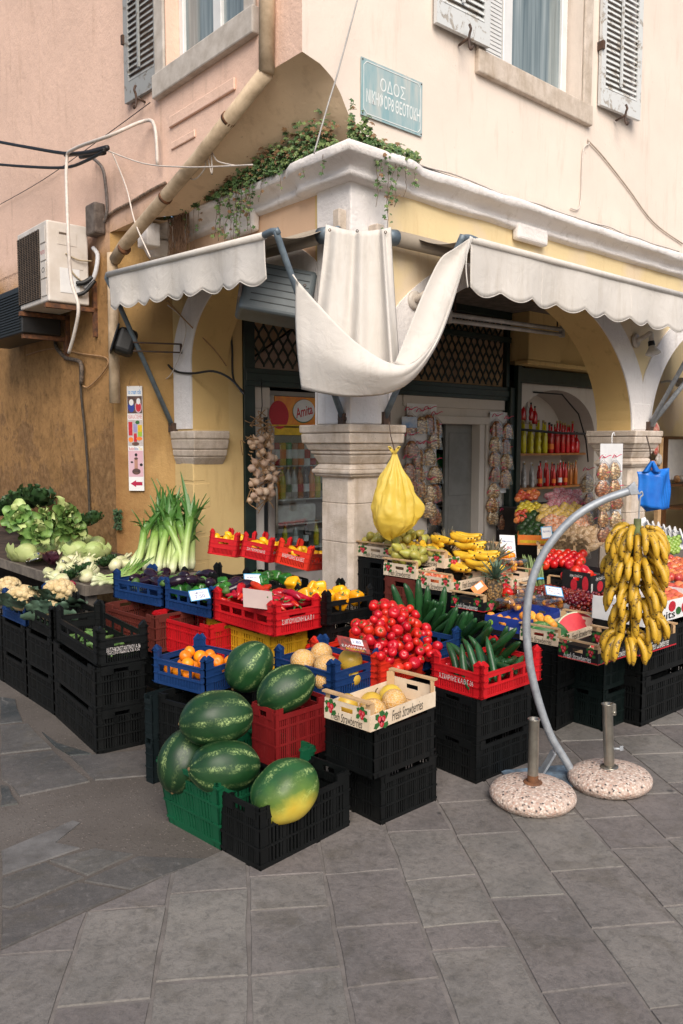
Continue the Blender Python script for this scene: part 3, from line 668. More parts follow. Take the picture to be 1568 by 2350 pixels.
def deep_parts(colour, L=DL, W_=DW, H=DH, flare=0.0, notch=True, fine=False):
    """tall ventilated crate: four slotted sides, corner posts, base"""
    m = PL[colour]; root = bpy.data.objects.new('plastic_crate', None); COL.objects.link(root)
    def fx(x, y, z): k = 1 + flare*(z/H - 1) if flare else 1; return (x*k, y*k, z)
    t = .006
    for ax, sgn in ((0,-1),(0,1),(1,-1),(1,1)):
        Ln = L if ax == 0 else W_; off = (W_ if ax == 0 else L)/2
        mb = MB(); e = Ln/2 - .03
        def bx(u0, u1, d0, d1, z0, z1):
            pts = []
            for z in (z0, z1):
                for u, d in ((u0,d0),(u1,d0),(u1,d1),(u0,d1)):
                    x, y = (u, sgn*(off - d)) if ax == 0 else (sgn*(off - d), u)
                    pts.append(fx(x, y, z))
            mb.add(pts, [(0,3,2,1),(4,5,6,7),(0,1,5,4),(1,2,6,5),(2,3,7,6),(3,0,4,7)] if (sgn < 0) == (ax == 0) else [(0,1,2,3),(7,6,5,4),(4,5,1,0),(5,6,2,1),(6,7,3,2),(7,4,0,3)])
        bx(-e, e, 0, t, 0, .022)
        for zc in ((.36, .66) if not fine else (.2,.36,.52,.68)): bx(-e, e, -.002, t, H*zc-.004, H*zc+.004)
        top = H*.80
        if notch and ax == 0:                # dropped grip in the middle of a long side
            for u0, u1 in ((-e, -e*.80),(e*.80, e)): bx(u0, u1, -.004, t, top, H)
            bx(-e*.8, e*.8, -.004, t, top, H*.89)
        elif ax == 1:
            for u0, u1 in ((-e, -.045),(.045, e)): bx(u0, u1, -.004, t, top, H)
            bx(-.045, .045, -.004, t, H-.016, H); bx(-.045, .045, 0, t, top, top+.006)
        else: bx(-e, e, -.004, t, top, H)
        nr = int(Ln/.0195); 
        for k in range(nr+1):
            u = -e + 2*e*k/nr; wd = .0045 if k % 5 else .009
            bx(u-wd, u+wd, .0005, t, .02, top)
        mb.build('side_panel', m, root)
    for sx, sy in ((-1,-1),(1,-1),(1,1),(-1,1)):
        mb = MB()
        for (x0,x1,y0,y1) in ((L/2-.036, L/2, W_/2-.007, W_/2),(L/2-.007, L/2, W_/2-.036, W_/2)):
            pts = [fx(sx*x, sy*y, z) for z in (0, H) for x, y in ((x0,y0),(x1,y0),(x1,y1),(x0,y1))]
            mb.add(pts, [(0,3,2,1),(4,5,6,7),(0,1,5,4),(1,2,6,5),(2,3,7,6),(3,0,4,7)] if sx*sy > 0 else [(0,1,2,3),(7,6,5,4),(4,5,1,0),(5,6,2,1),(6,7,3,2),(7,4,0,3)])
        for zc in (.1,.36,.66,.93):          # collars round the post
            k = .003; pts = [fx(sx*x, sy*y, z) for z in (H*zc-.004, H*zc+.004) for x, y in ((L/2-.04,W_/2-.04),(L/2+k,W_/2-.04),(L/2+k,W_/2+k),(L/2-.04,W_/2+k))]
            mb.add(pts, [(0,3,2,1),(4,5,6,7),(0,1,5,4),(1,2,6,5),(2,3,7,6),(3,0,4,7)] if sx*sy > 0 else [(0,1,2,3),(7,6,5,4),(4,5,1,0),(5,6,2,1),(6,7,3,2),(7,4,0,3)])
        mb.build('corner_post', m, root)
    mb = MB(); k = 1-flare; mb.box(-L/2*k+.004, L/2*k-.004, -W_/2*k+.004, W_/2*k-.004, .004, .010)
    mb.build('base_panel', m, root)
    return root
TL, TW, TH_ = .46, .29, .185
def tray_parts(colour, L=TL, W_=TW, H=TH_, texts=()):
    """low tray with tall twin-peaked corner posts"""
    m = PL[colour]; root = bpy.data.objects.new('plastic_tray', None); COL.objects.link(root); t = .007; rail = H*.66
    for ax, sgn in ((0,-1),(0,1),(1,-1),(1,1)):
        Ln = L if ax == 0 else W_; off = (W_ if ax == 0 else L)/2; mb = MB(); e = Ln/2-.042
        def bx(u0, u1, d0, d1, z0, z1):
            x0, x1, y0, y1 = (u0, u1, sgn*off-sgn*d0, sgn*off-sgn*d1) if ax == 0 else (sgn*off-sgn*d0, sgn*off-sgn*d1, u0, u1)
            mb.box(min(x0,x1), max(x0,x1), min(y0,y1), max(y0,y1), z0, z1)
        bx(-e, e, 0, t, 0, .012); bx(-e, e, -.002, t, rail-.024, rail); bx(-e, e, -.004, t, rail-.004, rail+.002)
        bx(-e, e, -.002, t, H*.27, H*.30)
        nr = int(2*e/.013)
        for k in range(nr+1):
            u = -e+2*e*k/nr; bx(u-.0035, u+.0035, .001, t, .01, H*.28)
        if ax == 0:
            bx(-e, e, .001, t, H*.29, H*.33)
            for k in range(5): u = -e+2*e*k/4; bx(max(-e,u-.008), min(e,u+.008), 0, t, H*.3, rail-.02)
        else:
            bx(-e, e, 0.0, t, H*.28, H*.44); bx(-e, e, -.003, t, H*.44, H*.46)
            for u0, u1 in ((-e, -e*.5),(e*.5, e)): bx(u0, u1, 0, t, H*.45, rail-.02)
        mb.build('side_panel', m, root)
    for sx, sy in ((-1,-1),(1,-1),(1,1),(-1,1)):
        mb = MB(); cw = .044
        def post(x0, x1, y0, y1, along):
            xs = sorted((sx*x0, sx*x1)); ys = sorted((sy*y0, sy*y1)); mb.box(xs[0], xs[1], ys[0], ys[1], 0, H*.9)
            if along == 0:
                xm = (xs[0]+xs[1])/2; v = [(xs[0],ys[0],H*.9),(xs[1],ys[0],H*.9),(xs[1],ys[1],H*.9),(xs[0],ys[1],H*.9),(xm,ys[0],H),(xm,ys[1],H)]; mb.add(v, [(0,1,4),(2,3,5),(1,2,5,4),(3,0,4,5)])
            else:
                ym = (ys[0]+ys[1])/2; v = [(xs[0],ys[0],H*.9),(xs[1],ys[0],H*.9),(xs[1],ys[1],H*.9),(xs[0],ys[1],H*.9),(xs[0],ym,H),(xs[1],ym,H)]; mb.add(v, [(3,0,4),(1,2,5),(0,1,5,4),(2,3,4,5)])
        post(L/2-cw, L/2+.002, W_/2-.012, W_/2+.002, 0); post(L/2-.012, L/2+.002, W_/2-cw, W_/2+.002, 1)
        for zc in (.04,.3,.46,.66,.86):
            xs = sorted((sx*(L/2-cw-.001), sx*(L/2+.006))); ys = sorted((sy*(W_/2-.014), sy*(W_/2+.006))); mb.box(xs[0],xs[1],ys[0],ys[1],H*zc-.003,H*zc+.003)
            xs = sorted((sx*(L/2-.014), sx*(L/2+.006))); ys = sorted((sy*(W_/2-cw-.001), sy*(W_/2+.006))); mb.box(xs[0],xs[1],ys[0],ys[1],H*zc-.003,H*zc+.003)
        mb.build('corner_post', m, root)
    mb = MB(); mb.box(-L/2+.006, L/2-.006, -W_/2+.006, W_/2-.006, .006, .011)
    for k in range(7): u = -L/2+.03+(L-.06)*k/6; mb.box(u-.006, u+.006, -W_/2+.008, W_/2-.008, .002, .006)
    mb.build('base_panel', m, root)
    for body, wdt, hgt, zc in texts:
        text(body, PRINT, root, frame((-L/2-.004, 0, H*zc), (0,-1,0), (0,0,1)), name='printed_name', width=wdt, height=hgt)
    return root
WL, WW, WH = .42, .28, .12

PRW = pm('cream_printed_wood', (0.72,0.60,0.46), (0.62,0.49,0.35), 14, 0.6, 0.1, 60)
PRK = pm('black_printed_wood', (0.012,0.011,0.012), None, 14, 0.5, 0.1, 60)
INKB = pm('black_ink', (0.015,0.014,0.014), None, 20, 0.6, 0); INKW = pm('white_ink', (0.72,0.70,0.66), (0.6,0.58,0.55), 20, 0.6, 0)
INKR = pm('red_ink', (0.55,0.02,0.035), (0.38,0.01,0.02), 90, 0.5, 0); INKP = pm('pink_ink', (0.72,0.16,0.18), (0.6,0.06,0.09), 90, 0.5, 0); INKG = pm('green_ink', (0.03,0.14,0.03), (0.02,0.09,0.02), 60, 0.5, 0)
INKBL = pm('blue_ink', (0.02,0.05,0.30), None, 20, 0.5, 0); INKO = pm('orange_ink', (0.80,0.16,0.02), (0.75,0.24,0.03), 30, 0.5, 0); INKLB = pm('light_blue_ink', (0.05,0.36,0.66), None, 20, 0.5, 0); INKY = pm('yellow_ink', (0.80,0.52,0.02), None, 20, 0.5, 0)
PAPER = pm('white_paper', (0.76,0.76,0.76), (0.68,0.68,0.69), 9, 0.6, 0.05)
def berries(mb, M, x, y, k, rr):
    """printed cluster of strawberries: flat shapes lying just proud of the panel"""
    def blob(cx, cy, rx, ry, rot, mi, z, n=9, jag=0.0):
        mb.cur = mi; vs = []
        for i in range(n):
            t = 2*PI*i/n; q = 1 + (jag if i % 2 else -jag); u, v = rx*q*math.cos(t), ry*q*math.sin(t)
            vs.append(M @ Vector((cx+u*math.cos(rot)-v*math.sin(rot), cy+u*math.sin(rot)+v*math.cos(rot), z)))
        mb.add(vs, [tuple(range(n))])
    for (dx, dy, rot) in ((.9,.5,.5),(-.8,.6,-.4),(.9,-.8,.2),(-1.0,-.5,.7),(.1,1.0,0)): blob(x+dx*k, y+dy*k, k*.62, k*.42, rot+rr.uniform(-.5,.5), 2, .0012, 10, .12)
    for (dx, dy) in ((-.35,.25),(.4,.15),(.05,-.45)): blob(x+dx*k, y+dy*k, k*.46, k*.54, rr.uniform(-.6,.6), 0, .0020, 10); blob(x+dx*k-.1*k, y+dy*k+.05*k, k*.2, k*.3, rr.uniform(-.6,.6), 1, .0026, 8)
def wood_parts(colour):
    """thin printed wooden fruit box: ends with a grip hole and a top slat, lower long sides, corner blocks"""
    L, W_, H = WL, WW, WH; P = PRK if colour == 'blackprint' else PRW; ink = INKW if colour == 'blackprint' else INKB
    root = bpy.data.objects.new('wooden_box', None); COL.objects.link(root); t = .004; rr = random.Random(5)
    for sgn in (-1, 1):
        mb = MB(); x0, x1 = sorted((sgn*L/2, sgn*(L/2-t))); ht = .088; hw, z0, z1 = .036, .050, .070
        mb.box(x0, x1, -W_/2+.004, W_/2-.004, .004, z0); mb.box(x0, x1, -W_/2+.004, W_/2-.004, z1, ht); mb.box(x0, x1, -W_/2+.004, -hw, z0, z1); mb.box(x0, x1, hw, W_/2-.004, z0, z1)
        e = mb.build('end_panel', P, root)
        mb = MB(); mb.box(sgn*L/2-.012, sgn*L/2+.012, -W_/2, W_/2, H-.008, H); mb.build('top_slat', WOOD, root)
        if sgn < 0:
            M = frame((-L/2-.0005, 0, 0), (0,-1,0), (0,0,1))
            text('Fresh Strawberries', ink, e, M @ Matrix.Translation((0, .025, .001)), width=.19, height=.034, shear=.25)
            mb = MB(); berries(mb, M, -.098, .055, .024, rr); mb.build('printed_berries', [INKR, INKP, INKG], e); mb = MB(); berries(mb, M, .092, .064, .022, rr); mb.build('printed_berries', [INKR, INKP, INKG], e)
            if colour == 'blackprint': mb = MB(); mb.box(-L/2-.001, -L/2, -W_/2+.004, W_/2-.004, .0045, .011); mb.build('red_stripe', INKR, e)
    for sgn in (-1, 1):
        mb = MB(); y0, y1 = sorted((sgn*W_/2, sgn*(W_/2-t))); mb.box(-L/2+.001, L/2-.001, y0, y1, .003, .066); e = mb.build('side_panel', P, root)
        if sgn < 0:
            M = frame((0, -W_/2-.0005, 0), (1,0,0), (0,0,1))
            text('Fresh Strawberries', ink, e, M @ Matrix.Translation((.02, .035, .001)), width=.20, height=.042, shear=.25)
            mb = MB(); berries(mb, M, -.145, .033, .028, rr)
            mb.build('printed_berries', [INKP if colour == 'blackprint' else INKR, INKP, INKG], e)
            if colour == 'blackprint': mb = MB(); mb.box(-L/2+.001, L/2-.001, -W_/2-.001, -W_/2, .0035, .010); mb.build('red_stripe', INKR, e)
    for sx in (-1, 1):
        for sy in (-1, 1):
            mb = MB(); a, b = sx*(L/2-t-.001), sy*(W_/2-t-.001); o3 = [(a,b),(a-sx*.026,b),(a,b-sy*.026)]
            if sx*sy < 0: o3 = o3[::-1]
            mb.prism(o3, H-.009, None); mb.build('corner_block', WOOD, root)
    mb = MB(); mb.box(-L/2+.006, L/2-.006, -W_/2+.006, W_/2-.006, 0.001, .003); mb.build('base_panel', WOOD, root)
    return root
def carton_parts(colour):
    L, W_, H = WL, WW, WH
    root = bpy.data.objects.new('carton', None); COL.objects.link(root); t = .004
    P = {'blue': INKBL, 'black': PRK, 'white': PAPER, 'orange': INKO}[colour]
    for sgn in (-1, 1):
        x0, x1 = sorted((sgn*L/2, sgn*(L/2-t))); mb = MB(); hw, z0, z1 = .03, .07, .088
        mb.box(x0, x1, -W_/2+.004, W_/2-.004, .0, z0); mb.box(x0, x1, -W_/2+.004, W_/2-.004, z1, H); mb.box(x0, x1, -W_/2+.004, -hw, z0, z1); mb.box(x0, x1, hw, W_/2-.004, z0, z1); e = mb.build('end_panel', P, root)
        if sgn < 0:
            M = frame((-L/2-.001, 0, 0), (0,-1,0), (0,0,1))
            if colour == 'blue':
                text('GREKA', INKG, e, M @ Matrix.Translation((-.09, .04, .001)), width=.055, height=.016); mb = MB(); 
                mb.prism([(-.09+.02*math.cos(2*PI*i/12), .075+.018*math.sin(2*PI*i/12)) for i in range(12)], .001, M); mb.build('printed_apple', pm('lime_ink', (0.35,0.62,0.04), None, 20, .5, 0), e)
                mb = MB(); mb.prism([(.06,.045),(.11,.045),(.11,.065),(.06,.065)], .001, M); mb.build('printed_panel', INKW, e)
                mb = MB(); mb.prism([(-.135,.003),(.135,.003),(.135,.034),(-.135,.034)], .0008, M); mb.build('dark_band', PRK, e)
            if colour == 'black':
                text('Κήπος Καρδίτσας', INKW, e, M @ Matrix.Translation((.0, .095, .001)), width=.12, height=.02, shear=.2)
                mb = MB(); mb.prism([(-.02+.032*math.cos(2*PI*i/14), .045+.034*math.sin(2*PI*i/14)) for i in range(14)], .001, M); mb.prism([(.09+.03*math.cos(2*PI*i/14), .055+.045*math.sin(2*PI*i/14)) for i in range(14)], .001, M); mb.build('printed_tomatoes', INKR, e)
    for sgn in (-1, 1):
        y0, y1 = sorted((sgn*W_/2, sgn*(W_/2-t))); mb = MB(); mb.box(-L/2+.001, L/2-.001, y0, y1, 0, H*.86); e = mb.build('side_panel', P, root)
        if sgn < 0:
            M = frame((0, -W_/2-.001, 0), (1,0,0), (0,0,1))
            if colour == 'black':
                text('Κήπος Καρδίτσας', INKW, e, M @ Matrix.Translation((-.02, .08, .001)), width=.18, height=.026, shear=.2)
                mb = MB(); mb.prism([(-.02+.06*math.cos(2*PI*i/14), .036+.03*math.sin(2*PI*i/14)) for i in range(14)], .001, M); mb.build('printed_tomato', INKR, e)
                mb = MB(); 
                for k in range(9): mb.prism([(-.198+k*.0036, .01),(-.1965+k*.0036, .01),(-.1965+k*.0036,.06),(-.198+k*.0036,.06)], .001, M)
                mb.build('barcode', INKW, e)
            if colour == 'white':
                text('fruits', PRK, e, M @ Matrix.Translation((-.06, .03, .001)), width=.17, height=.04, bold=.01)
                rr = random.Random(4); mb = MB()
                for k, (x, y, r_, mi) in enumerate(((.0,.07,.028,0),(.11,.05,.035,0),(-.12,.075,.02,1),(-.16,.06,.02,1),(-.14,.09,.018,1),(.16,.06,.022,2),(.05,.04,.02,2))):
                    mb.cur = mi; mb.prism([(x+r_*math.cos(2*PI*i/12), y+r_*math.sin(2*PI*i/12)) for i in range(12)], .001+.0003*k, M)
                mb.build('printed_fruit', [INKR, INKY, INKG], e)
            if colour == 'orange':
                mb = MB(); mb.prism([(-.18,.02),(.18,.02),(.18,.05),(-.18,.05)], .001, M); mb.build('printed_band', INKY, e)
    mb = MB(); mb.box(-L/2+.006, L/2-.006, -W_/2+.006, W_/2-.006, 0.001, .003); mb.build('base_panel', P, root)
    return root
PROTO = {}
CR = {}                                       # placed crates by key: frame to fill them
def solve(Pc, d, px, lo=.02, hi=2.5):
    for _ in range(40):
        mid = (lo+hi)/2
        if (pix(Pc+d*mid)[0] < px) == (d.x > 0): lo = mid
        else: hi = mid
    return lo
def place(kind, key, corner, z, ang, label, group=None, xr=None, xl=None, L=None, Wd=None, H=None, Htop=None, colour='black', longleft=False, texts=(), tilt=None, flare=0.0, sx_=None, P=None):
    Pc = P if P is not None else G(corner[0], corner[1], z); a = R(ang); dr = Vector((math.cos(a), math.sin(a), 0)); dl = Vector((-math.sin(a), math.cos(a), 0))
    lr = solve(Pc, dr, xr) if xr else None; ll = solve(Pc, dl, xl) if xl else None
    b0 = (DL, DW, DH) if kind == 'deep' else (WL, WW, WH) if kind in ('wood', 'carton') else (TL, TW, TH_)
    if longleft: Ld = ll or L or b0[0]; Wd_ = lr or Wd or b0[1]
    else: Ld = lr or L or b0[0]; Wd_ = ll or Wd or b0[1]
    if Htop:                                  # height of the near corner in the picture
        lo, hi = 0, .6
        for _ in range(40):
            mid = (lo+hi)/2
            if pix(Pc+Vector((0,0,mid)))[1] > Htop: lo = mid
            else: hi = mid
        H = lo
    H = H or b0[2]
    pk = (kind, colour, texts, flare)
    if longleft: loc = Pc + dl*(Ld/2) + dr*(Wd_/2); rz = a + PI/2
    else: loc = Pc + dr*(Ld/2) + dl*(Wd_/2); rz = a
    new = pk not in PROTO
    if new: PROTO[pk] = deep_parts(colour, flare=flare) if kind == 'deep' else wood_parts(colour) if kind == 'wood' else carton_parts(colour) if kind == 'carton' else tray_parts(colour, texts=texts)
    if new: r = PROTO[pk]; r.location = loc; r.rotation_euler = (0,0,rz); r.scale = (Ld/b0[0], Wd_/b0[1], H/b0[2])
    else: r = dup(PROTO[pk], loc, rz, scale=(Ld/b0[0], Wd_/b0[1], H/b0[2]))
    tag(r, label, {'deep':'crate','tray':'tray','wood':'fruit box','carton':'fruit box'}[kind], group)
    CR[key] = dict(loc=loc, rz=rz, L=Ld, W=Wd_, H=H, z=z, Pc=Pc, dr=dr, dl=dl, lr=Wd_ if longleft else Ld, ll=Ld if longleft else Wd_)
    return r
def inp(key, x, y, z=0):                     # a point inside a crate: x along its length, y across, both -1..1
    c = CR[key]; v = Matrix.Rotation(c['rz'], 4, 'Z') @ Vector((x*c['L']/2, y*c['W']/2, 0)); return Vector((c['loc'].x+v.x, c['loc'].y+v.y, c['z']+z))
SB = 'tall plastic crates stacked under the produce'; TR = 'low plastic trays of produce'
# ---- front: loose crates of melons
place('deep', 'A1', (598,2005), 0, 47, 'worn black crate holding one yellow-bellied watermelon, frontmost on the paving', SB, xr=802, xl=508, Htop=1857)
place('deep', 'A2', (500,1966), 0, 47, 'green flared crate of watermelons on the paving behind the black one', SB, xl=362, L=.56, Htop=1800, colour='green', flare=.14)
# ---- old red crate on a black one
place('deep', 'B1', (632,1764), .215, 44, 'faded red crate with two big watermelons resting on its rim', SB, xr=748, xl=579, Htop=1631, colour='oldred')
c = CR['B1']; place('deep', 'B1b', None, 0, 44, 'black crate on the paving hidden beneath the faded red crate', SB, P=Vector((c['Pc'].x, c['Pc'].y, 0)), L=c['L'], Wd=c['W'], H=.213)
# ---- melons in the wooden box: two black crates below
place('deep', 'S1a', (873,1898), 0, 42, 'black crate at ground level below the wooden box of netted melons', SB, xr=1001, Wd=.34, H=.235)
place('deep', 'S1b', (857,1790), .237, 44, 'black crate directly beneath the wooden box of netted melons', SB, xr=998, xl=747, H=.235)
# ---- cucumbers
place('deep', 'S2a', (1092,1804), 0, 40, 'black crate at ground level in the stack under the red cucumber tray', SB, xr=1216, Wd=.31, H=.213)
place('deep', 'S2b', None, .215, 40, 'black crate directly beneath the red cucumber tray', SB, P=CR['S2a']['Pc']+Vector((0,0,.215)), L=CR['S2a']['L'], Wd=.31, H=.213)
place('tray', 'S2c', (1105,1607), .43, 42, 'red tray of cucumbers lettered in white on a black stack', TR, xr=1240, xl=992, colour='red', texts=(('Α.ΣΚΑΡΛΗΣ Κ.Α.Θ Γ-36', .20, .026, .37),))
# ---- oranges
place('deep', 'B2a', (480,1838), 0, 54, 'black crate at ground level below the blue orange tray', SB, xl=368, L=.30, H=.227, longleft=True)
place('deep', 'B2b', None, .229, 54, 'black crate directly beneath the blue orange tray', SB, P=CR['B2a']['Pc']+Vector((0,0,.229)), L=CR['B2a']['L'], Wd=.30, H=.225, longleft=True)
place('tray', 'B2c', (474,1597), .456, 54, 'navy blue tray of loose oranges left of the watermelons', TR, xl=352, Wd=.33, H=.19, colour='blue', longleft=True)
place('deep', 'B2d', (352,1800), 0, 50, 'grey-blue crate standing behind the black orange stack', SB, xl=336, Wd=.33, H=.22, colour='teal', longleft=True)
place('deep', 'B2e', None, .222, 50, 'grey-blue crate topmost of the pair behind the orange stack', SB, P=CR['B2d']['Pc']+Vector((0,0,.222)), L=CR['B2d']['L'], Wd=.33, H=.22, colour='teal', longleft=True)
# ---- netted melons in blue, tomatoes in orange-red
place('tray', 'B4', (764,1606), .40, 46, 'navy blue tray of netted melons below the price leaflet', TR, xr=874, xl=632, H=.20, colour='blue', longleft=True, texts=((' Α.Σ ΠΛΑΤΑΝΙΩΤΗ ΛΟΦΟΙ', .01, .001, .37),))
place('tray', 'B5', (868,1582), .40, 46, 'orange-red tray under the heap of tomatoes', TR, xr=972, L=.5, H=.19, colour='orred', longleft=True)
place('tray', 'B6', (972,1540), .42, 46, 'navy blue tray at the right end of the tomato heap', TR, xr=1056, L=.5, H=.19, colour='blue', longleft=True)
place('deep', 'B4b', None, .17, 46, 'black crate under the blue netted-melon tray', SB, P=CR['B4']['Pc']+Vector((.02,.03,-.23)), L=CR['B4']['L'], Wd=CR['B4']['W'], H=.225, longleft=True)
place('deep', 'B5b', None, .17, 46, 'black crate under the orange-red tomato tray', SB, P=CR['B5']['Pc']+Vector((.02,.03,-.23)), L=.45, Wd=.3, H=.225, longleft=True)
# ---- second tier: peppers and eggplants
place('tray', 'C1', (629,1462), .595, 42, 'red tray of long red peppers lettered in white', TR, xr=735, xl=492, H=.20, colour='red', longleft=True, texts=(('Σ.ΜΠΟΥΛΙΩΝΗ Κ.Α.Θ 1', .20, .026, .37),))
P_ = CR['C1']['Pc'] + CR['C1']['dl']*(CR['C1']['L']+.012)
place('tray', 'C2', None, .595, 48, 'navy blue tray of green peppers beside the red pepper tray', TR, P=P_, xl=378, Wd=.33, H=.20, colour='blue', longleft=True)
P_ = CR['C2']['Pc'] + CR['C2']['dl']*(CR['C2']['L']+.012)
place('tray', 'C3', None, .60, 50, 'navy blue tray of eggplants next to the wooden table', TR, P=P_, xl=262, Wd=.33, H=.20, colour='blue', longleft=True)
place('deep', 'C1b', (622,1545), .36, 42, 'yellow slotted crate under the red pepper tray', SB, xr=706, xl=474, H=.232, colour='yellow', longleft=True)
place('deep', 'C2b', (482,1525), .36, 46, 'bright red slotted crate under the green pepper tray', SB, xl=352, Wd=.3, H=.232, colour='red', longleft=True)
place('deep', 'C3b', (356,1500), .36, 46, 'brown slotted crate under the eggplant tray', SB, xl=244, Wd=.3, H=.236, colour='brown', longleft=True)
for k in ('C1b','C2b','C3b'):
    c = CR[k]; place('deep', k+'x', None, .12, 44, {'C1b':'black crate below the yellow slotted crate','C2b':'black crate below the bright red slotted crate','C3b':'black crate below the brown slotted crate'}[k], SB, P=c['Pc']+Vector((.01,.03,-.242)), L=c['L'], Wd=c['W'], H=.24, longleft=True)
place('tray', 'C4', (750,1437), .615, 40, 'black tray of yellow bell peppers against the stone pillar', TR, xr=855, Wd=.30, H=.205, colour='black', longleft=False)
place('deep', 'C4b', None, .37, 40, 'black crate under the yellow bell pepper tray', SB, P=CR['C4']['Pc']+Vector((0,.03,-.245)), L=CR['C4']['L'], Wd=.3, H=.24)
# ---- left row along the side wall
place('deep', 'L1a', (224,1733), 0, 36, 'black crate at ground level in the stack nearest the corner of the side row', SB, xr=338, xl=127, H=.235, longleft=True)
place('deep', 'L1b', None, .237, 36, 'black crate directly beneath the lettered courgette tray', SB, P=CR['L1a']['Pc']+Vector((0,0,.237)), L=CR['L1a']['L'], Wd=CR['L1a']['W'], H=.235, longleft=True)
place('tray', 'L1c', (226,1531), .475, 36, 'black lettered tray of small courgettes on a black stack', TR, xr=339, xl=130, H=.215, longleft=True, texts=(('ΧΑΤΖΗΚΩΝΣΤΑΝΤΙΝΟΥ Α-36', .20, .020, .39),('ΤΗΛ.2310-766065 Κ.Α.Θ Α-36', .19, .012, .30)))
P0 = CR['L1a']['Pc'] + CR['L1a']['dl']*(CR['L1a']['L']+.02)
nm = ['second stack of the side row', 'third stack of the side row', 'fourth stack of the side row']
pp = P0.copy(); dv = V.copy()
for k in range(3):
    for j, ps in enumerate(('ground-level', 'upper')):
        place('deep', f'L{k+2}{"ab"[j]}', None, .237*j, 41, f'{ps} black crate in the {nm[k]} from the corner', SB, P=pp+Vector((0,0,.237*j)), L=.44, Wd=.30, H=.235, longleft=True)
    pp = pp + dv*.455
place('tray', 'L2c', None, .475, 40, 'black tray of cauliflowers beside the courgette tray', TR, P=P0+Vector((0,0,.475)), L=.40, Wd=.32, H=.20, longleft=True)
place('tray', 'L3c', None, .475, 42, 'navy blue tray of cauliflowers at the left edge', TR, P=P0+dv*.43+Vector((0,0,.475)), L=.42, Wd=.32, H=.20, colour='blue', longleft=True)
# ---- lemons in three tilted red trays in front of the drinks fridge
def tilt_tray(key, px, py, Y, ang, wd, L, H, label, roll, pitch_, colour='red', texts=()):
    Pc = DY(px, py, Y); M = Matrix.Translation(Pc) @ (Matrix.Rotation(R(ang), 4, 'Z') @ Matrix.Rotation(R(pitch_), 4, 'X') @ Matrix.Rotation(R(roll), 4, 'Y'))
    pk = ('tray', colour, texts, 0.0); new = pk not in PROTO
    if new: PROTO[pk] = tray_parts(colour, texts=texts)
    M2 = M @ Matrix.Translation((L/2, wd/2, 0)); rot = M2.to_euler(); scl = (L/TL, wd/TW, H/TH_)
    if new: r = PROTO[pk]; r.location = M2.translation; r.rotation_euler = rot; r.scale = scl
    else: r = dup(PROTO[pk], M2.translation, rot, scale=scl)
    tag(r, label, 'tray', TR); CR[key] = dict(M=M2, L=L, W=wd, H=H); return M
tilt_tray('D3', 707, 1311, 6.38, 70, .30, .44, .21, 'red tilted lemon tray with white lettering nearest the pillar', 7, 11, texts=(('ΜΑΚΡΥΩΝΗΣ Κ.Α.ΘΕΣ', .19, .028, .37),), colour='orred')
tilt_tray('D2', 618, 1292, 6.40, 72, .262, .44, .21, 'red tilted lemon tray in the middle of three', 6, 9, texts=(('ΣΑ ΓΙΟΥΡΟΥΚΗΣ', .18, .02, .37),))
tilt_tray('D1', 542, 1280, 6.45, 76, .248, .44, .21, 'red tilted lemon tray leftmost of three beside the yellow pier', 5, 6, texts=())
for k, (px, py, Y) in enumerate(((690,1345,6.3),(606,1330,6.35),(528,1316,6.4))):
    q = DY(px, py, Y); 
    for j in range(2):
        place('deep', f'Dx{k}{j}', None, 0, 34, ('upper ' if j else 'lower ')+['black crate propping the lemon tray nearest the pillar','black crate propping the middle lemon tray','black crate propping the lemon tray beside the yellow pier'][k], SB, P=Vector((q.x, q.y, q.z-.30-.235*j if False else (.14+.30*(1-j) if False else max(0, q.z-.03-.235*(2-j))))), L=.42, Wd=.26, H=.23)
# ---- dark trays behind the eggplants and peppers
place('tray', 'E1', None, .66, 44, 'black tray with tall peaked posts behind the eggplants', TR, P=DY(486,1392,5.0), L=.34, Wd=.3, H=.22, longleft=True)
# ---- right: stacks carrying the wooden boxes
place('deep', 'R7a', (1382,1681), 0, 40, 'greenish black crate at ground level under the cut melon box by the bananas', SB, xr=1450, xl=1290, H=.24, colour='bgreen')
place('deep', 'R7b', None, .242, 40, 'greenish black crate directly beneath the cut melon box by the bananas', SB, P=CR['R7a']['Pc']+Vector((0,0,.242)), L=CR['R7a']['L'], Wd=CR['R7a']['W'], H=.24, colour='bgreen')
place('deep', 'R8a', (1462,1641), 0, 40, 'black crate at ground level right of the hanging bananas', SB, xr=1532, Wd=.36, H=.24)
place('deep', 'R8b', None, .242, 40, 'black crate stacked second, right of the hanging bananas', SB, P=CR['R8a']['Pc']+Vector((0,0,.242)), L=CR['R8a']['L'], Wd=.36, H=.24)
place('deep', 'R6a', (1262,1680), 0, 42, 'black crate at ground level behind the curved steel pole', SB, xr=1300, Wd=.42, H=.235, P=None)
place('deep', 'R6b', None, .237, 42, 'black crate stacked second behind the curved steel pole', SB, P=CR['R6a']['Pc']+Vector((0,0,.237)), L=.34, Wd=.42, H=.235)
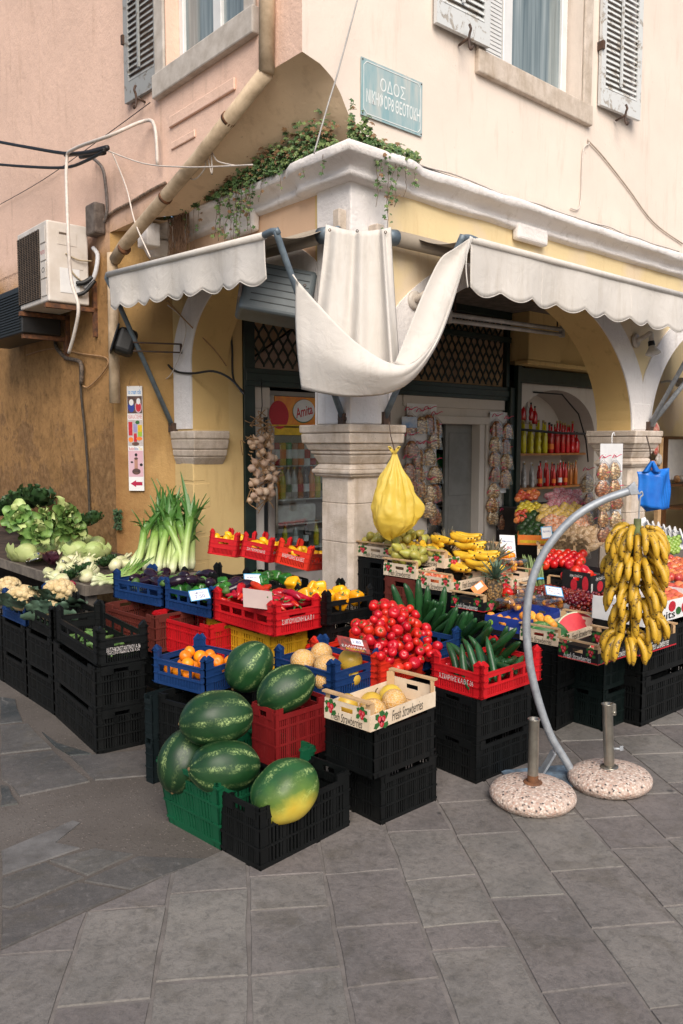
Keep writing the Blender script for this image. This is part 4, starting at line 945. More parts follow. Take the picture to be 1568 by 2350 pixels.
# ================================================================ PRODUCE
def skin(name, c, c2, scale=12, rough=0.3, bump=0.05, bscale=60, rnd=0.25, spec=0.5, lo=.35, hi=.65, dist=.003): return pm(name, c, c2, scale, rough, bump, bscale, 0, spec, rnd, lo, hi, dist)
M_TOM = skin('tomato_skin', (0.60,0.016,0.010), (0.46,0.008,0.007), 8, 0.24, 0.04, rnd=.22)
M_CALYX = skin('green_calyx', (0.07,0.16,0.03), (0.04,0.10,0.02), 20, 0.6, 0.2)
M_REDP = skin('red_pepper_skin', (0.55,0.008,0.016), (0.30,0.004,0.012), 7, 0.2, 0.05, 20, rnd=.5)
M_YELP = skin('yellow_pepper_skin', (0.86,0.42,0.008), (0.80,0.32,0.006), 6, 0.2, 0.05, 20)
M_GRNP = skin('green_pepper_skin', (0.035,0.16,0.018), (0.015,0.07,0.012), 6, 0.22, 0.05, 20, rnd=.6)
M_CUC = skin('cucumber_skin', (0.020,0.085,0.022), (0.010,0.045,0.014), 18, 0.35, 0.3, 60, rnd=.5)
M_COUR = skin('courgette_skin', (0.16,0.28,0.08), (0.06,0.14,0.04), 22, 0.4, 0.1, 60, rnd=.4)
M_EGG = skin('eggplant_skin', (0.012,0.006,0.013), (0.022,0.009,0.022), 5, 0.12, 0.0)
M_ORG = skin('orange_peel', (0.86,0.26,0.006), (0.80,0.20,0.005), 8, 0.35, 0.2, 120, rnd=.25)
M_LEM = skin('lemon_peel', (0.84,0.47,0.010), (0.76,0.38,0.010), 8, 0.38, 0.2, 90, rnd=.25)
M_BAN = skin('banana_peel', (0.80,0.49,0.025), (0.66,0.40,0.03), 9, 0.45, 0.08, 40, rnd=.2)
M_PEAR = skin('pear_skin', (0.40,0.33,0.06), (0.24,0.25,0.05), 9, 0.4, 0.1, 60, rnd=.4)
M_APP = skin('yellow_apple_skin', (0.70,0.52,0.05), (0.55,0.46,0.06), 6, 0.25, 0.03, rnd=.3)
M_RAPP = skin('red_apple_skin', (0.45,0.03,0.03), (0.70,0.25,0.08), 8, 0.25, 0.03, rnd=.5)
M_APR = skin('apricot_skin', (0.84,0.30,0.03), (0.78,0.36,0.04), 7, 0.5, 0.05, rnd=.4)
M_PEACH = skin('peach_skin', (0.72,0.20,0.07), (0.50,0.06,0.05), 5, 0.6, 0.1, rnd=.5)
M_CHER = skin('cherry_skin', (0.16,0.006,0.014), (0.07,0.003,0.008), 30, 0.15, 0.0, rnd=.9)
M_KIWI = skin('kiwi_skin', (0.16,0.10,0.045), (0.10,0.06,0.03), 30, 0.8, 0.4)
M_LEEKW = None
def m_spots(name, c, spot, thr=.6, scale=30, rnd=.2, rough=.45, c2=None):
    s = NT(name); oi = s.n('ShaderNodeObjectInfo')
    k = s.ramp(s.noise(8, 4), [(.3, c2 or tuple(x*.75 for x in c)), (.7, c)])
    k = s.mix(s.ramp(s.noise(scale, 5, .7), [(thr, 0), (thr+.05, 1)]), k, spot)
    return s.set(k, rough)
M_BANO = m_spots('spotted_ripe_banana_peel', (0.62,0.36,0.025), (0.07,0.035,0.012), .58, 40, c2=(0.44,0.27,0.02))
def m_netted():
    s = NT('netted_melon_rind'); v = s.n('ShaderNodeTexVoronoi'); v.feature = 'DISTANCE_TO_EDGE'; v.inputs['Scale'].default_value = 75; s.l(s.tc.outputs['Object'], v.inputs['Vector'])
    net = s.ramp(v.outputs['Distance'], [(.03, 1), (.16, 0)])
    k = s.mix(net, s.ramp(s.noise(10, 4), [(.3, (0.56,0.27,0.06)), (.7, (0.66,0.38,0.10))]), (0.66,0.46,0.24)); s.bump(net, .5, .004)
    return s.set(k, .6)
M_MEL = m_netted()
M_MELY = skin('yellow_melon_rind', (0.66,0.42,0.04), (0.55,0.36,0.05), 6, 0.35, 0.1, 40)
def m_watermelon(name, patch=None, dark=1.0):
    """dark green rind with pale, broken stripes running from pole to pole (local X)"""
    s = NT(name); ob = s.tc.outputs['Object']; sx = s.n('ShaderNodeSeparateXYZ'); s.l(ob, sx.inputs[0])
    ang = s.math('ARCTAN2', sx.outputs[1], sx.outputs[2])
    wob = s.math('MULTIPLY', s.math('SUBTRACT', s.noise(14, 4, .6), .5), 1.0)
    st = s.math('SINE', s.math('ADD', s.math('MULTIPLY', ang, 9.0), s.math('MULTIPLY', wob, 3.2)))
    band_ = s.ramp(s.math('ADD', s.math('MULTIPLY', st, .5), .5), [(.50, 0), (.98, 1)])
    fleck = s.ramp(s.noise(105, 5, .8), [(.49, 0), (.56, 1)])
    patchy = s.ramp(s.noise(8, 3, .6), [(.42, 0), (.60, 1)])
    f = s.math('MULTIPLY', s.math('MULTIPLY', band_, s.math('ADD', s.math('MULTIPLY', fleck, .85), .06)), s.math('ADD', s.math('MULTIPLY', patchy, .9), .1))
    k = s.ramp(s.noise(6, 4, .6), [(.3, (0.006*dark,0.028*dark,0.010*dark)), (.7, (0.013*dark,0.062*dark,0.016*dark))])
    k = s.mix(f, k, (0.36,0.48,0.18))
    if patch is not None:                     # ground spot
        n = s.n('ShaderNodeVectorMath'); n.operation = 'DISTANCE'; s.l(ob, n.inputs[0]); n.inputs[1].default_value = patch
        d = s.math('ADD', n.outputs['Value'], s.math('MULTIPLY', s.math('SUBTRACT', s.noise(18, 5, .6), .5), .05))
        k = s.mix(s.ramp(d, [(.075, 1), (.13, 0)]), k, s.ramp(s.noise(16, 4), [(.3, (0.70,0.40,0.05)), (.7, (0.72,0.52,0.09))]))
        k = s.mix(s.math('MULTIPLY', s.ramp(d, [(.11, 1), (.18, 0)]), .35), k, (0.32,0.42,0.04))
    s.bump(s.noise(16, 4), .12, .006)
    return s.set(k, s.ramp(s.noise(9, 4), [(.3, .34), (.7, .58)]), 0, .4)
def ell(mb, rx, ry, rz, n=20, m=14, wob=0.0, c=(0,0,0), seed=0.0, pole='x'):
    def fn(u, v):
        t = 2*PI*u; p = PI*v; d = Vector((math.cos(p), math.sin(p)*math.cos(t), math.sin(p)*math.sin(t)))
        k = 1 + (wob*n3((d.x*1.7+seed, d.y*1.7, d.z*1.7)) if wob else 0)
        if pole == 'z': d = Vector((d.y, d.z, d.x))
        return (c[0]+d.x*rx*k, c[1]+d.y*ry*k, c[2]+d.z*rz*k)
    mb.grid(fn, n, m)
def pm_tomato(seed):
    mb = MB(); rr = random.Random(seed); lob = rr.choice((5,6,7)); am = rr.uniform(.01,.035); r = .036
    prof = [(.0005,-.030),(.012,-.0305),(.024,-.026),(.033,-.014),(.0365,.0),(.034,.013),(.026,.023),(.014,.0265),(.006,.024),(.0005,.0225)]
    mb.lathe(prof, 22, wob=lambda t, f: 1+am*math.cos(lob*t)*f, closed=False)
    mb.cur = 1
    if seed % 2 == 0:
        for k in range(5):
            t = 2*PI*k/5+.3; mb.tube([(0,0,.0235),(.009*math.cos(t),.009*math.sin(t),.0275),(.019*math.cos(t),.019*math.sin(t),.0275)], .002, 5, rs=[.0028,.0026,.0006])
        mb.tube([(0,0,.023),(.001,0,.031)], .0022, 6)
    return mb.build('tomato', [M_TOM, M_CALYX], mesh_only=True)
def bent(mb, L, rs, bend=0.0, n=10, side=0.0, seg_=None, prof=None):
    """a long fruit along local X, curved, with a radius profile"""
    N = len(rs)-1; pts = []
    for i in range(N+1):
        t = i/N; x = (t-.5)*L; pts.append((x, side*math.sin(t*PI*1.3)*L*.1, bend*(1-(2*t-1)**2)))
    mb.tube(pts, 1, n, rs=rs)
def pm_redpep(seed):
    mb = MB(); rr = random.Random(seed); L = rr.uniform(.15,.20); r = rr.uniform(.018,.024)
    rs = [r*k for k in (.15,.55,.72,.85,.98,1.02,.95,.8,.45,.1)][::-1]
    N = len(rs); rs = [x*(1+rr.uniform(-.08,.08)) for x in rs]; bent(mb, L, rs, rr.uniform(-.02,.03), 10, rr.uniform(-1.2,1.2))
    mb.cur = 1; mb.tube([(-L/2+.006,0,0),(-L/2-.012,0,.004),(-L/2-.028,.002,.014)], .003, 6, rs=[.009,.0035,.003]); return mb.build('red_pepper', [M_REDP, M_CALYX], mesh_only=True)
def pm_bell(name, m, seed, k=1.0):
    mb = MB(); rr = random.Random(seed); ph = rr.uniform(0,6)
    prof = [(.004,-.046),(.020,-.049),(.032,-.040),(.037,-.022),(.041,.0),(.043,.020),(.040,.034),(.030,.042),(.016,.040),(.005,.034),(.001,.033)]
    prof = [(a*k, b*k) for a, b in prof]
    mb.lathe(prof, 24, wob=lambda t, f: 1+(.09+.07*(1-f))*math.cos(4*t+ph)*(.5 if f > .8 else 1)+.04*math.cos(t+ph), closed=False)
    mb.cur = 1; mb.lathe([(.001,.033*k),(.012*k,.0365*k),(.010*k,.040*k),(.004,.041*k),(.0038,.056*k),(.001,.058*k)], 10, closed=False)
    return mb.build(name, [m, M_CALYX], mesh_only=True)
def pm_long(name, m, seed, L, r, bend=.02, shape=None, calyx=False, cm=None):
    mb = MB(); rr = random.Random(seed); shape = shape or (.3,.72,.92,1,1,1,.98,.95,.85,.55,.2); k = rr.uniform(.9,1.1)
    bent(mb, L*k, [r*s_*rr.uniform(.96,1.04) for s_ in shape], rr.uniform(-bend,bend), 12, rr.uniform(-.4,.4))
    if calyx: mb.cur = 1; mb.tube([(L*k/2-.030,0,0),(L*k/2-.004,0,0),(L*k/2+.016,0,.004)], .004, 8, rs=[r*.74,r*.62,.005])
    return mb.build(name, [m, cm or M_CALYX], mesh_only=True)
def pm_round(name, m, r, seed, k=(1,1,1), dim=True, stem=False, tip=0.0):
    mb = MB(); wob = .05
    prof = []
    for i in range(11):
        t = PI*i/10; rr_ = math.sin(t)*r; z = -math.cos(t)*r*k[2]
        if dim and i >= 9: z -= r*.10*(i-8)
        if tip and (i <= 1 or i >= 9): z *= 1+tip
        prof.append((max(rr_, .0004), z))
    mb.lathe(prof, 18, closed=False, wob=lambda t, f: 1+.02*math.cos(2*t+seed)+.015*math.cos(5*t))
    if stem: mb.cur = 1; mb.tube([(0,0,r*k[2]*.78),(r*.08,0,r*k[2]*1.2)], r*.05, 5)
    return mb.build(name, [m, M_STEM], mesh_only=True)
M_STEM = pm('dry_stem', (0.16,0.10,0.04), None, 20, 0.8, 0.2)
def pm_pear(seed):
    mb = MB(); rr = random.Random(seed); b = rr.uniform(-.006,.006)
    prof = [(.001,-.034),(.014,-.035),(.026,-.028),(.032,-.012),(.031,.004),(.025,.020),(.017,.034),(.012,.045),(.007,.051),(.001,.051)]
    mb.lathe(prof, 18, closed=False, wob=lambda t, f: 1+.04*math.cos(t+seed)*f); mb.cur = 1; mb.tube([(0,0,.05),(b,.003,.066)], .0018, 5)
    return mb.build('pear', [M_PEAR, M_STEM], mesh_only=True)
def pm_banana(seed, m=None, L=.17, r=.0175, curve=.9):
    """one banana hanging from its stalk end at the origin, curving"""
    mb = MB(); rr = random.Random(seed); N = 12; Rr = L/curve; rs = []; pts = []
    for i in range(N+1):
        t = i/N; a = curve*t; pts.append((Rr*(1-math.cos(a)), 0, -Rr*math.sin(a)))
        rs.append(r*(.32+1.1*t*3.2 if t < .2 else 1.0 if t < .78 else 1-((t-.78)/.22)**1.6*.72) if t >= .2 else r*(.32+.68*(t/.2)))
    mb.tube(pts, 1, 7, rs=rs); mb.cur = 1; e = Vector(pts[-1]); d = (e-Vector(pts[-2])).normalized(); mb.tube([e-d*.001, e+d*.006], .005, 6, rs=[.0058,.0035])
    return mb.build('banana', [m or M_BAN, M_TIPB], mesh_only=True)
M_TIPB = pm('banana_tip', (0.05,0.035,0.015), None, 20, 0.8, 0.2)
# ------------------------------------------------------------ heaping
def heap(n, r, x0, x1, y0, y1, floor, tries=7, rng=None, squash=.94, ceil=None):
    rng = rng or random.Random(5); P = []
    for _ in range(n):
        best = None
        for _t in range(tries):
            x = rng.uniform(x0+r*.6, x1-r*.6); y = rng.uniform(y0+r*.6, y1-r*.6); z = floor(x, y) + r
            for (a, b, c) in P:
                d2 = (a-x)**2+(b-y)**2; dd = (2*r*squash)**2
                if d2 < dd: z = max(z, c + math.sqrt(dd-d2))
            if best is None or z < best[2]: best = (x, y, z)
        P.append(best)
    return P
def inside(key, n, r, label, cat, name, meshes, group, base=.012, mound=0.0, fill=None, rot='any', seed=1, margin=.012, x=(-1,1), y=(-1,1), tries=7, sc=(.92,1.08), slope=(0,0), squash=.94):
    """heap fruit in a placed crate; every fruit is an object of its own"""
    c = CR[key]; rng = random.Random(seed); L, Wd = c['L'], c['W']
    if 'M' in c: M = c['M']
    else: M = Matrix.Translation(Vector((c['loc'].x, c['loc'].y, c['z']))) @ Matrix.Rotation(c['rz'], 4, 'Z')
    fl = lambda u, v: base + mound*max(0, 1-(2*u/L)**2)*max(0, 1-(2*v/Wd)**2) + slope[0]*u/L + slope[1]*v/Wd
    for (u, v, z) in heap(n, r, L/2*x[0]+margin, L/2*x[1]-margin, Wd/2*y[0]+margin, Wd/2*y[1]-margin, fl, tries, rng, squash):
        me = rng.choice(meshes); p = M @ Vector((u, v, z))
        if rot == 'any': e = Euler((rng.uniform(0,6.28), rng.uniform(0,6.28), rng.uniform(0,6.28)))
        elif rot == 'up': e = Euler((rng.uniform(-.7,.7), rng.uniform(-.7,.7), rng.uniform(0,6.28)))
        elif rot == 'flat': e = Euler((rng.uniform(0,6.28), rng.uniform(-.25,.25), rng.uniform(0,6.28)))
        else: e = Euler((rng.uniform(0,6.28), rng.uniform(-.3,.3), (0 if 'M' in c else c['rz'])+rng.gauss(rot, .3)))
        inst(name, me, p, e, label, cat, group, rng.uniform(*sc))
TOMS = [pm_tomato(i) for i in range(4)]; REDS = [pm_redpep(i) for i in range(6)]; YB = [pm_bell('yellow_pepper', M_YELP, i) for i in range(3)]; GB = [pm_bell('green_pepper', M_GRNP, i, .85) for i in range(3)]
CUCS = [pm_long('cucumber', M_CUC, i, .22, .0185, .02) for i in range(4)]
COURS = [pm_long('courgette', M_COUR, i, .12, .014, .01, calyx=True) for i in range(3)]
EGGS = [pm_long('eggplant', M_EGG, i, .20, .040, .02, (.2,.66,.9,1,1,.94,.82,.7,.6,.5,.3), True, M_CALYX) for i in range(3)]
ORS = [pm_round('orange', M_ORG, .033, i, (1,1,.96)) for i in range(2)]; LEMS = [pm_round('lemon', M_LEM, .030, i, (1,1,1.2), False, tip=.18) for i in range(2)]
PEARS = [pm_pear(i) for i in range(3)]; BANS = [pm_banana(i) for i in range(3)]; APPS = [pm_round('apple', M_APP, .034, 1, (1,1,.9), stem=True)]; RAPPS = [pm_round('apple', M_RAPP, .034, 2, (1,1,.9), stem=True)]
APRS = [pm_round('apricot', M_APR, .023, 1)]; PEAS = [pm_round('peach', M_PEACH, .034, 1, (1,1,.95))]; KIWS = [pm_round('kiwi', M_KIWI, .026, 1, (1,1,1.25), False)]; CHERS = [pm_round('cherry', M_CHER, .0125, 1)]
# ------------------------------------------------------------ watermelons
def watermelon(px, py, Y, rx, r, e, label, patch=None, dark=1.0, seed=0, scar=False):
    rx *= 1.10; r *= 1.12; mb = MB(); ell(mb, rx, r, r, 36, 24, .05, seed=seed); mb.cur = 1
    mb.tube([(-rx*.985,0,0),(-rx-.006,0,.002)], .006, 7, rs=[.011,.004])
    o = mb.build('watermelon', [m_watermelon(f'watermelon_rind', patch, dark), M_STEM]); o.location = DY(px, py, Y); o.rotation_euler = Euler(tuple(R(x) for x in e))
    tag(o, label, 'watermelon', 'whole watermelons')
    if scar:
        q = MB(); rr = random.Random(2); ring = []
        for k in range(16):
            t = 2*PI*k/16; ring.append((scar[0]+.035*math.cos(t)*(1+rr.uniform(-.3,.3)), scar[1]+.011*math.sin(t)*(1+rr.uniform(-.4,.4))))
        q.add([Vector((x, y*1.0, 0)) for x, y in ring], [tuple(range(16))])
        vs = []
        for x, y, z in q.v:                    # lay the scab on the rind
            k = max(0, 1-(x/rx)**2); yy = y; zz = math.sqrt(max(1e-6, r*r*k-yy*yy))*1.012; vs.append((x, yy, zz))
        q.v = [Matrix.Rotation(R(scar[2]), 4, 'X') @ Vector(v) for v in vs]
        q.build('scab', pm('dry_scab', (0.50,0.32,0.17), (0.4,0.24,0.12), 30, .9, .3), o)
    return o
watermelon(655, 1815, 3.10, .135, .106, (20,-24,32), 'watermelon with a large yellow ground spot in the black crate', patch=(-.025,-.088,-.045), seed=3, dark=1.6)
watermelon(572, 1530, 3.74, .118, .098, (0,-52,20), 'uppermost watermelon, standing tilted against the blue orange tray', seed=1, dark=1.1)
watermelon(657, 1581, 3.56, .128, .092, (40,-24,22), 'watermelon lying on the rim of the faded red crate', seed=2, dark=1.0)
watermelon(498, 1648, 3.30, .142, .104, (10,-4,16), 'broad dark watermelon in the middle of the heap, touching none of the crates', seed=5, dark=.85)
watermelon(424, 1744, 3.34, .128, .100, (0,-55,60), 'dark watermelon leaning at the left end of the green crate', seed=7, dark=.75)
watermelon(517, 1760, 3.20, .138, .098, (-35,6,24), 'watermelon with a dry beige scar, lying in the green crate', seed=9, dark=.9, scar=(.035,.02,18))
# ------------------------------------------------------------ heaps
inside('B2c', 24, .033, 'loose ripe orange in the navy blue tray left of the watermelons', 'orange', 'orange', ORS, 'oranges in the blue tray', seed=3, base=.035)
for i, (px, py, Y, r, m, lab) in enumerate(((695,1517,4.02,.062,M_MEL,'netted melon at the left end of the blue tray'),(738,1500,4.12,.058,M_MEL,'pale netted melon at the back of the blue tray under the price leaflet'),(749,1530,3.96,.062,M_MEL,'orange netted melon beside the twin post of the blue tray'),(804,1516,4.02,.061,M_MELY,'smooth yellow melon in the blue tray, left of the tomatoes'),(744,1562,3.92,.05,M_MEL,'netted melon low in the blue tray seen through its front'),(806,1556,3.98,.05,M_MELY,'melon low in the blue tray beneath the smooth yellow one'),
        (796,1617,3.42,.048,M_MELY,'yellow netted melon at the left end of the strawberry-printed box'),(853,1613,3.50,.050,M_MELY,'yellow melon with a dry stalk in the strawberry-printed box'),(857,1634,3.34,.058,M_MEL,'large netted melon at the front of the strawberry-printed box'),(898,1598,3.56,.054,M_MELY,'netted melon at the back of the strawberry-printed box'),(905,1609,3.44,.054,M_MEL,'netted melon on the right in the strawberry-printed box'))):
    mb = MB(); ell(mb, r*1.03, r, r, 24, 16, .03, seed=i*1.7, pole='z')
    if i in (7,): mb.cur = 1; mb.tube([(0,0,r*.98),(0,.002,r+.012),(.004,.0,r+.022)], .003, 6)
    o = mb.build('melon', [m, M_STEM]); o.location = DY(px, py, Y); o.rotation_euler = (R(10*i%40-20), R(i*17%40-20), i); tag(o, lab, 'melon', 'netted melons')
# the tomato heap slopes over three trays
rng = random.Random(11)
def tomheap():
    base_ = G(893, 1545, .50); dr = Vector((math.cos(R(40)), math.sin(R(40)), 0)); dl = Vector((-dr.y, dr.x, 0))
    fl = lambda u, v: .31*min(1, max(0, v)/.80) - .30*max(0, abs(u-.14)-.16)
    P = heap(380, .029, -.20, .50, 0, .86, fl, 8, rng, .88)
    for (u, v, z) in P:
        if z > .029+fl(u, v)+.03+.55*v or z > .029+fl(u, v)+.03+.6*(u+.2): continue
        p = base_ + dr*u + dl*v; p.z = .46 + z; x_, y_ = pix(p)
        if x_ < 890 and y_ > 1448+(x_-815)*1.05: continue
        if x_ > 1052 or y_ < 1385 or x_ < 815 or (x_ < 855 and y_ < 1425) or y_ > 1540: continue
        inst('tomato', rng.choice(TOMS), p, Euler((rng.uniform(-1.2,1.2), rng.uniform(-1.2,1.2), rng.uniform(0,6.28))), 'ripe red tomato in the sloping heap before the stone pillar', 'tomato', 'tomatoes in the sloping heap', rng.uniform(.62,.98))
    for k in range(12):
        px = 715+k*11; p = DY(px, 1487-7*math.sin(k*1.3)-k*1.2, 4.55+.06*(k%3)); inst('tomato', TOMS[k%4], p, Euler((k,.4*k,0)), 'red tomato in the dark row behind the price leaflet', 'tomato', 'tomatoes behind the price leaflet', 1.0)
tomheap()
inside('B5', 14, .036, 'red tomato low in the orange-red tray at the foot of the heap', 'tomato', 'tomato', TOMS, 'tomatoes in the orange-red tray', seed=8, y=(-1,1), x=(-1,.3))
inside('C1', 70, .021, 'long red pepper in the red lettered tray', 'pepper', 'red_pepper', REDS, 'long red peppers in the red tray', base=.085, mound=.08, rot='flat', seed=4, margin=.06, squash=.8)
inside('C2', 18, .036, 'dark green pepper in the navy blue tray', 'pepper', 'green_pepper', GB, 'green peppers in the blue tray', base=.07, mound=.03, seed=6)
inside('C3', 12, .036, 'glossy black eggplant heaped in the navy blue tray', 'eggplant', 'eggplant', EGGS, 'eggplants in the blue tray', base=.07, rot='flat', seed=5, margin=.09, squash=.7, mound=.02)
inside('C4', 9, .042, 'yellow bell pepper in the black tray by the pillar', 'pepper', 'yellow_pepper', YB, 'yellow bell peppers in the black tray', base=.075, rot='up', seed=12)
for k, (px, py, Y, e) in enumerate(((718,1352,4.75,(1.2,.2,.4)),(735,1362,4.7,(1.4,0,2)),(672,1339,4.9,(1.5,.3,1)),(700,1366,4.6,(.4,1.2,0)))):
    inst('yellow_pepper', YB[k%3], DY(px,py,Y), Euler(e), 'yellow bell pepper lying loose among the red peppers', 'pepper', 'yellow bell peppers among the red ones', 1.0)
for k, (px, py, Y) in enumerate(((590,1327,5.05),(612,1323,5.15),(634,1322,5.2),(600,1335,4.95),(655,1328,5.1),(520,1352,4.8))):
    inst('green_pepper', GB[k%3], DY(px,py,Y), Euler((1.2*k,.7*k,k)), 'green pepper at the back, behind the red pepper tray', 'pepper', 'green peppers behind the red ones', 1.1)
for k, (px, py, Y) in enumerate(((450,1330,5.0),(480,1338,4.95),(420,1322,5.2),(470,1322,5.2),(400,1334,5.1),(550,1347,4.75),(530,1338,4.9),(380,1318,5.4))):
    inst('eggplant', EGGS[k%3], DY(px,py,Y), Euler((k,.2,1.1+.5*k)), 'black eggplant behind the trays of peppers', 'eggplant', 'eggplants behind the pepper trays', .9)
inside('S2c', 15, .021, 'dark green cucumber lying in the red lettered tray', 'cucumber', 'cucumber', CUCS, 'cucumbers in the red tray', base=.05, rot=.5, seed=21, margin=.06, x=(-.2,1), squash=.85, slope=(.02,0.02))
rng = random.Random(4)
for k in range(8):                             # cucumbers standing at the left of the red tray
    p = inp('S2c', -.85+.16*k*.9, .1+.7*(k%2)-.25, .085); inst('cucumber', CUCS[k%4], p+Vector((0,0,.045)), Euler((0, R(-52+rng.uniform(-8,14)), R(120+rng.uniform(-25,25)))), 'cucumber standing slanted at the left of the red tray', 'cucumber', 'slanting cucumbers in the red tray', 1.0)
for k in range(34):                            # the long heap running back to the pillar
    t = k/33; px = 940+215*t+rng.uniform(-14,14); py = 1395+92*t+rng.uniform(-16,16); Y = 5.2-1.05*t
    inst('cucumber', CUCS[k%4], DY(px,py,Y), Euler((0, R(rng.uniform(35,62)), R(118+rng.uniform(-22,22)))), 'dark green cucumber in the long heap behind the tomatoes', 'cucumber', 'cucumbers in the long heap', 1.12)
for k, (px, py, e) in enumerate(((925,1392,24),(938,1385,14),(961,1385,4),(982,1396,-3),(1012,1400,10),(1000,1425,18))): inst('cucumber', CUCS[k%4], DY(px, py, 5.0), Euler((0, R(88-e), R(10+30*k))), 'cucumber standing nearly upright at the back of the long heap', 'cucumber', 'upright cucumbers', 1.35)
for k in range(4):
    p = DY(985+55*k, 1455+26*k, 5.05-.25*k); 
    place('deep', f'cu{k}', None, 0, 40, ['black crate under the far end of the cucumber heap','black crate under the middle of the cucumber heap, farther one','black crate under the middle of the cucumber heap, nearer one','black crate under the near end of the cucumber heap'][k], SB, P=Vector((p.x-.1, p.y-.05, max(.2, p.z-.30))), L=.34, Wd=.32, H=.235)
    q = CR[f'cu{k}']['Pc']; place('deep', f'cv{k}', None, 0, 40, ['lower black crate at the far end of the cucumber heap','lower black crate in the middle of the cucumber heap, farther one','lower black crate in the middle of the cucumber heap, nearer one','lower black crate at the near end of the cucumber heap'][k], SB, P=Vector((q.x,q.y,max(0,q.z-.237))), L=.34, Wd=.32, H=.235)
inside('L1c', 26, .015, 'small pale green courgette in the black lettered tray', 'courgette', 'courgette', COURS, 'courgettes in the black tray', base=.02, rot='flat', seed=9, margin=.05)
for k, lab in ((1,'lemon in the leftmost tilted red tray'),(2,'lemon in the middle tilted red tray'),(3,'lemon in the tilted red tray nearest the pillar')):
    inside(f'D{k}', 16, .031, lab, 'lemon', 'lemon', LEMS, f'lemons in red tray {"abc"[k-1]}', base=.085, seed=30+k, slope=(.03,0))
# ================================================================ WOODEN BOXES AND THE RIGHT-HAND DISPLAY
BX = 'printed fruit boxes'
def prop(key, desc, colour='black', n=2, drop=.0):
    c = CR[key]; zt = c['Pc'].z - .002 - drop; h = zt/n
    for j in range(n):
        place('deep', f'{key}p{j}', None, 0, 0 if False else math.degrees(math.atan2(c['dr'].y, c['dr'].x)), (f'{colour} crate at ground level below {desc}' if j == 0 else f'{colour} crate directly beneath {desc}'), SB, P=Vector((c['Pc'].x, c['Pc'].y, h*j)) + c['dl']*.005 + c['dr']*.005, L=c['lr']-.01, Wd=c['ll']-.01, H=h-.003, colour=colour)
place('wood', 'W1', (850,1683), .475, 47, 'cream strawberry-printed wooden box of netted melons at the front', BX, xr=1000, xl=744, Htop=1612, colour='cream')
place('wood', 'R1', (1109,1407), .58, 46, 'black strawberry-printed wooden box holding pineapples and tomatoes', BX, xr=1220, xl=1034, Htop=1365, colour='blackprint'); prop('R1', 'the pineapple box')
place('wood', 'R2', (1036,1361), .66, 46, 'cream strawberry-printed wooden box of pomegranates left of the pineapples', BX, xl=960, L=.40, Htop=1318, colour='cream'); prop('R2', 'the pomegranate box')
place('wood', 'R3', (955,1331), .72, 46, 'cream strawberry-printed wooden box of pears beside the stone pillar', BX, xl=880, L=.40, Htop=1288, colour='cream'); prop('R3', 'the pear box by the pillar', 'brown')
place('wood', 'R4', (905,1288), .80, 44, 'plain wooden box of spotted pears behind the pillar', BX, xr=1000, Wd=.38, H=.12, colour='cream'); prop('R4', 'the back pear box')
place('wood', 'R4b', (1020,1306), .78, 44, 'wooden box heaped with yellow bananas before the shop door', BX, xr=1148, Wd=.4, H=.13, colour='cream'); prop('R4b', 'the box of yellow bananas')
place('carton', 'R5', (1194,1468), .50, 46, 'blue carton of apricots with a green apple mark', BX, xl=1112, xr=1285, Htop=1424, colour='blue'); prop('R5', 'the blue apricot carton')
place('wood', 'R6', (1281,1486), .50, 46, 'cream strawberry-printed wooden box holding a cut watermelon half', BX, xl=1193, xr=1377, Htop=1442, colour='cream'); prop('R6', 'the box with the watermelon half')
place('wood', 'R7', (1372,1529), .484, 40, 'black strawberry-printed wooden box with a red watermelon wedge', BX, xl=1280, xr=1462, Htop=1480, colour='blackprint')
place('wood', 'R10', (1466,1508), .484, 40, 'black printed wooden box of pears right of the hanging bananas', BX, xr=1552, Wd=.3, H=.13, colour='blackprint')
place('carton', 'R11', (1478,1440), .60, 40, 'white carton printed with fruits under the peaches', BX, xr=1600, Wd=.34, H=.14, colour='white'); prop('R11', 'the white fruits carton')
place('carton', 'R9', (1355,1366), .58, 44, 'black carton of large tomatoes printed with red tomatoes', BX, xl=1289, xr=1402, Htop=1316, colour='black'); prop('R9', 'the black tomato carton')
place('wood', 'R12', (1175,1352), .66, 46, 'wooden box of peppers and packed fruit behind the pineapples', BX, xr=1222, xl=1096, H=.11, colour='cream'); prop('R12', 'the box behind the pineapples')
place('wood', 'R13', (1222,1376), .54, 46, 'black printed wooden box of asparagus behind the curved pole', BX, xr=1296, xl=1185, H=.11, colour='blackprint'); prop('R13', 'the asparagus box')
c7 = Vector((math.cos(R(42)), math.sin(R(42)), 0))
inside('R3', 34, .030, 'green-yellow pear in the printed box beside the pillar', 'pear', 'pear', PEARS, 'pears in the box by the pillar', base=.055, mound=.05, seed=41)
inside('R4', 34, .030, 'spotted yellow pear in the back box behind the pillar', 'pear', 'pear', PEARS, 'pears in the back box', base=.08, mound=.07, seed=42)
rng = random.Random(9)
for k in range(16):
    p = DY(905+8.5*k+rng.uniform(-5,5), 1283-.6*k+rng.uniform(-12,12)+10, 5.9+.015*k); inst('pear', PEARS[k%3], p, Euler((rng.uniform(0,6),rng.uniform(0,6),0)), 'green pear heaped between the two pear boxes', 'pear', 'pears between the boxes', 1.05)
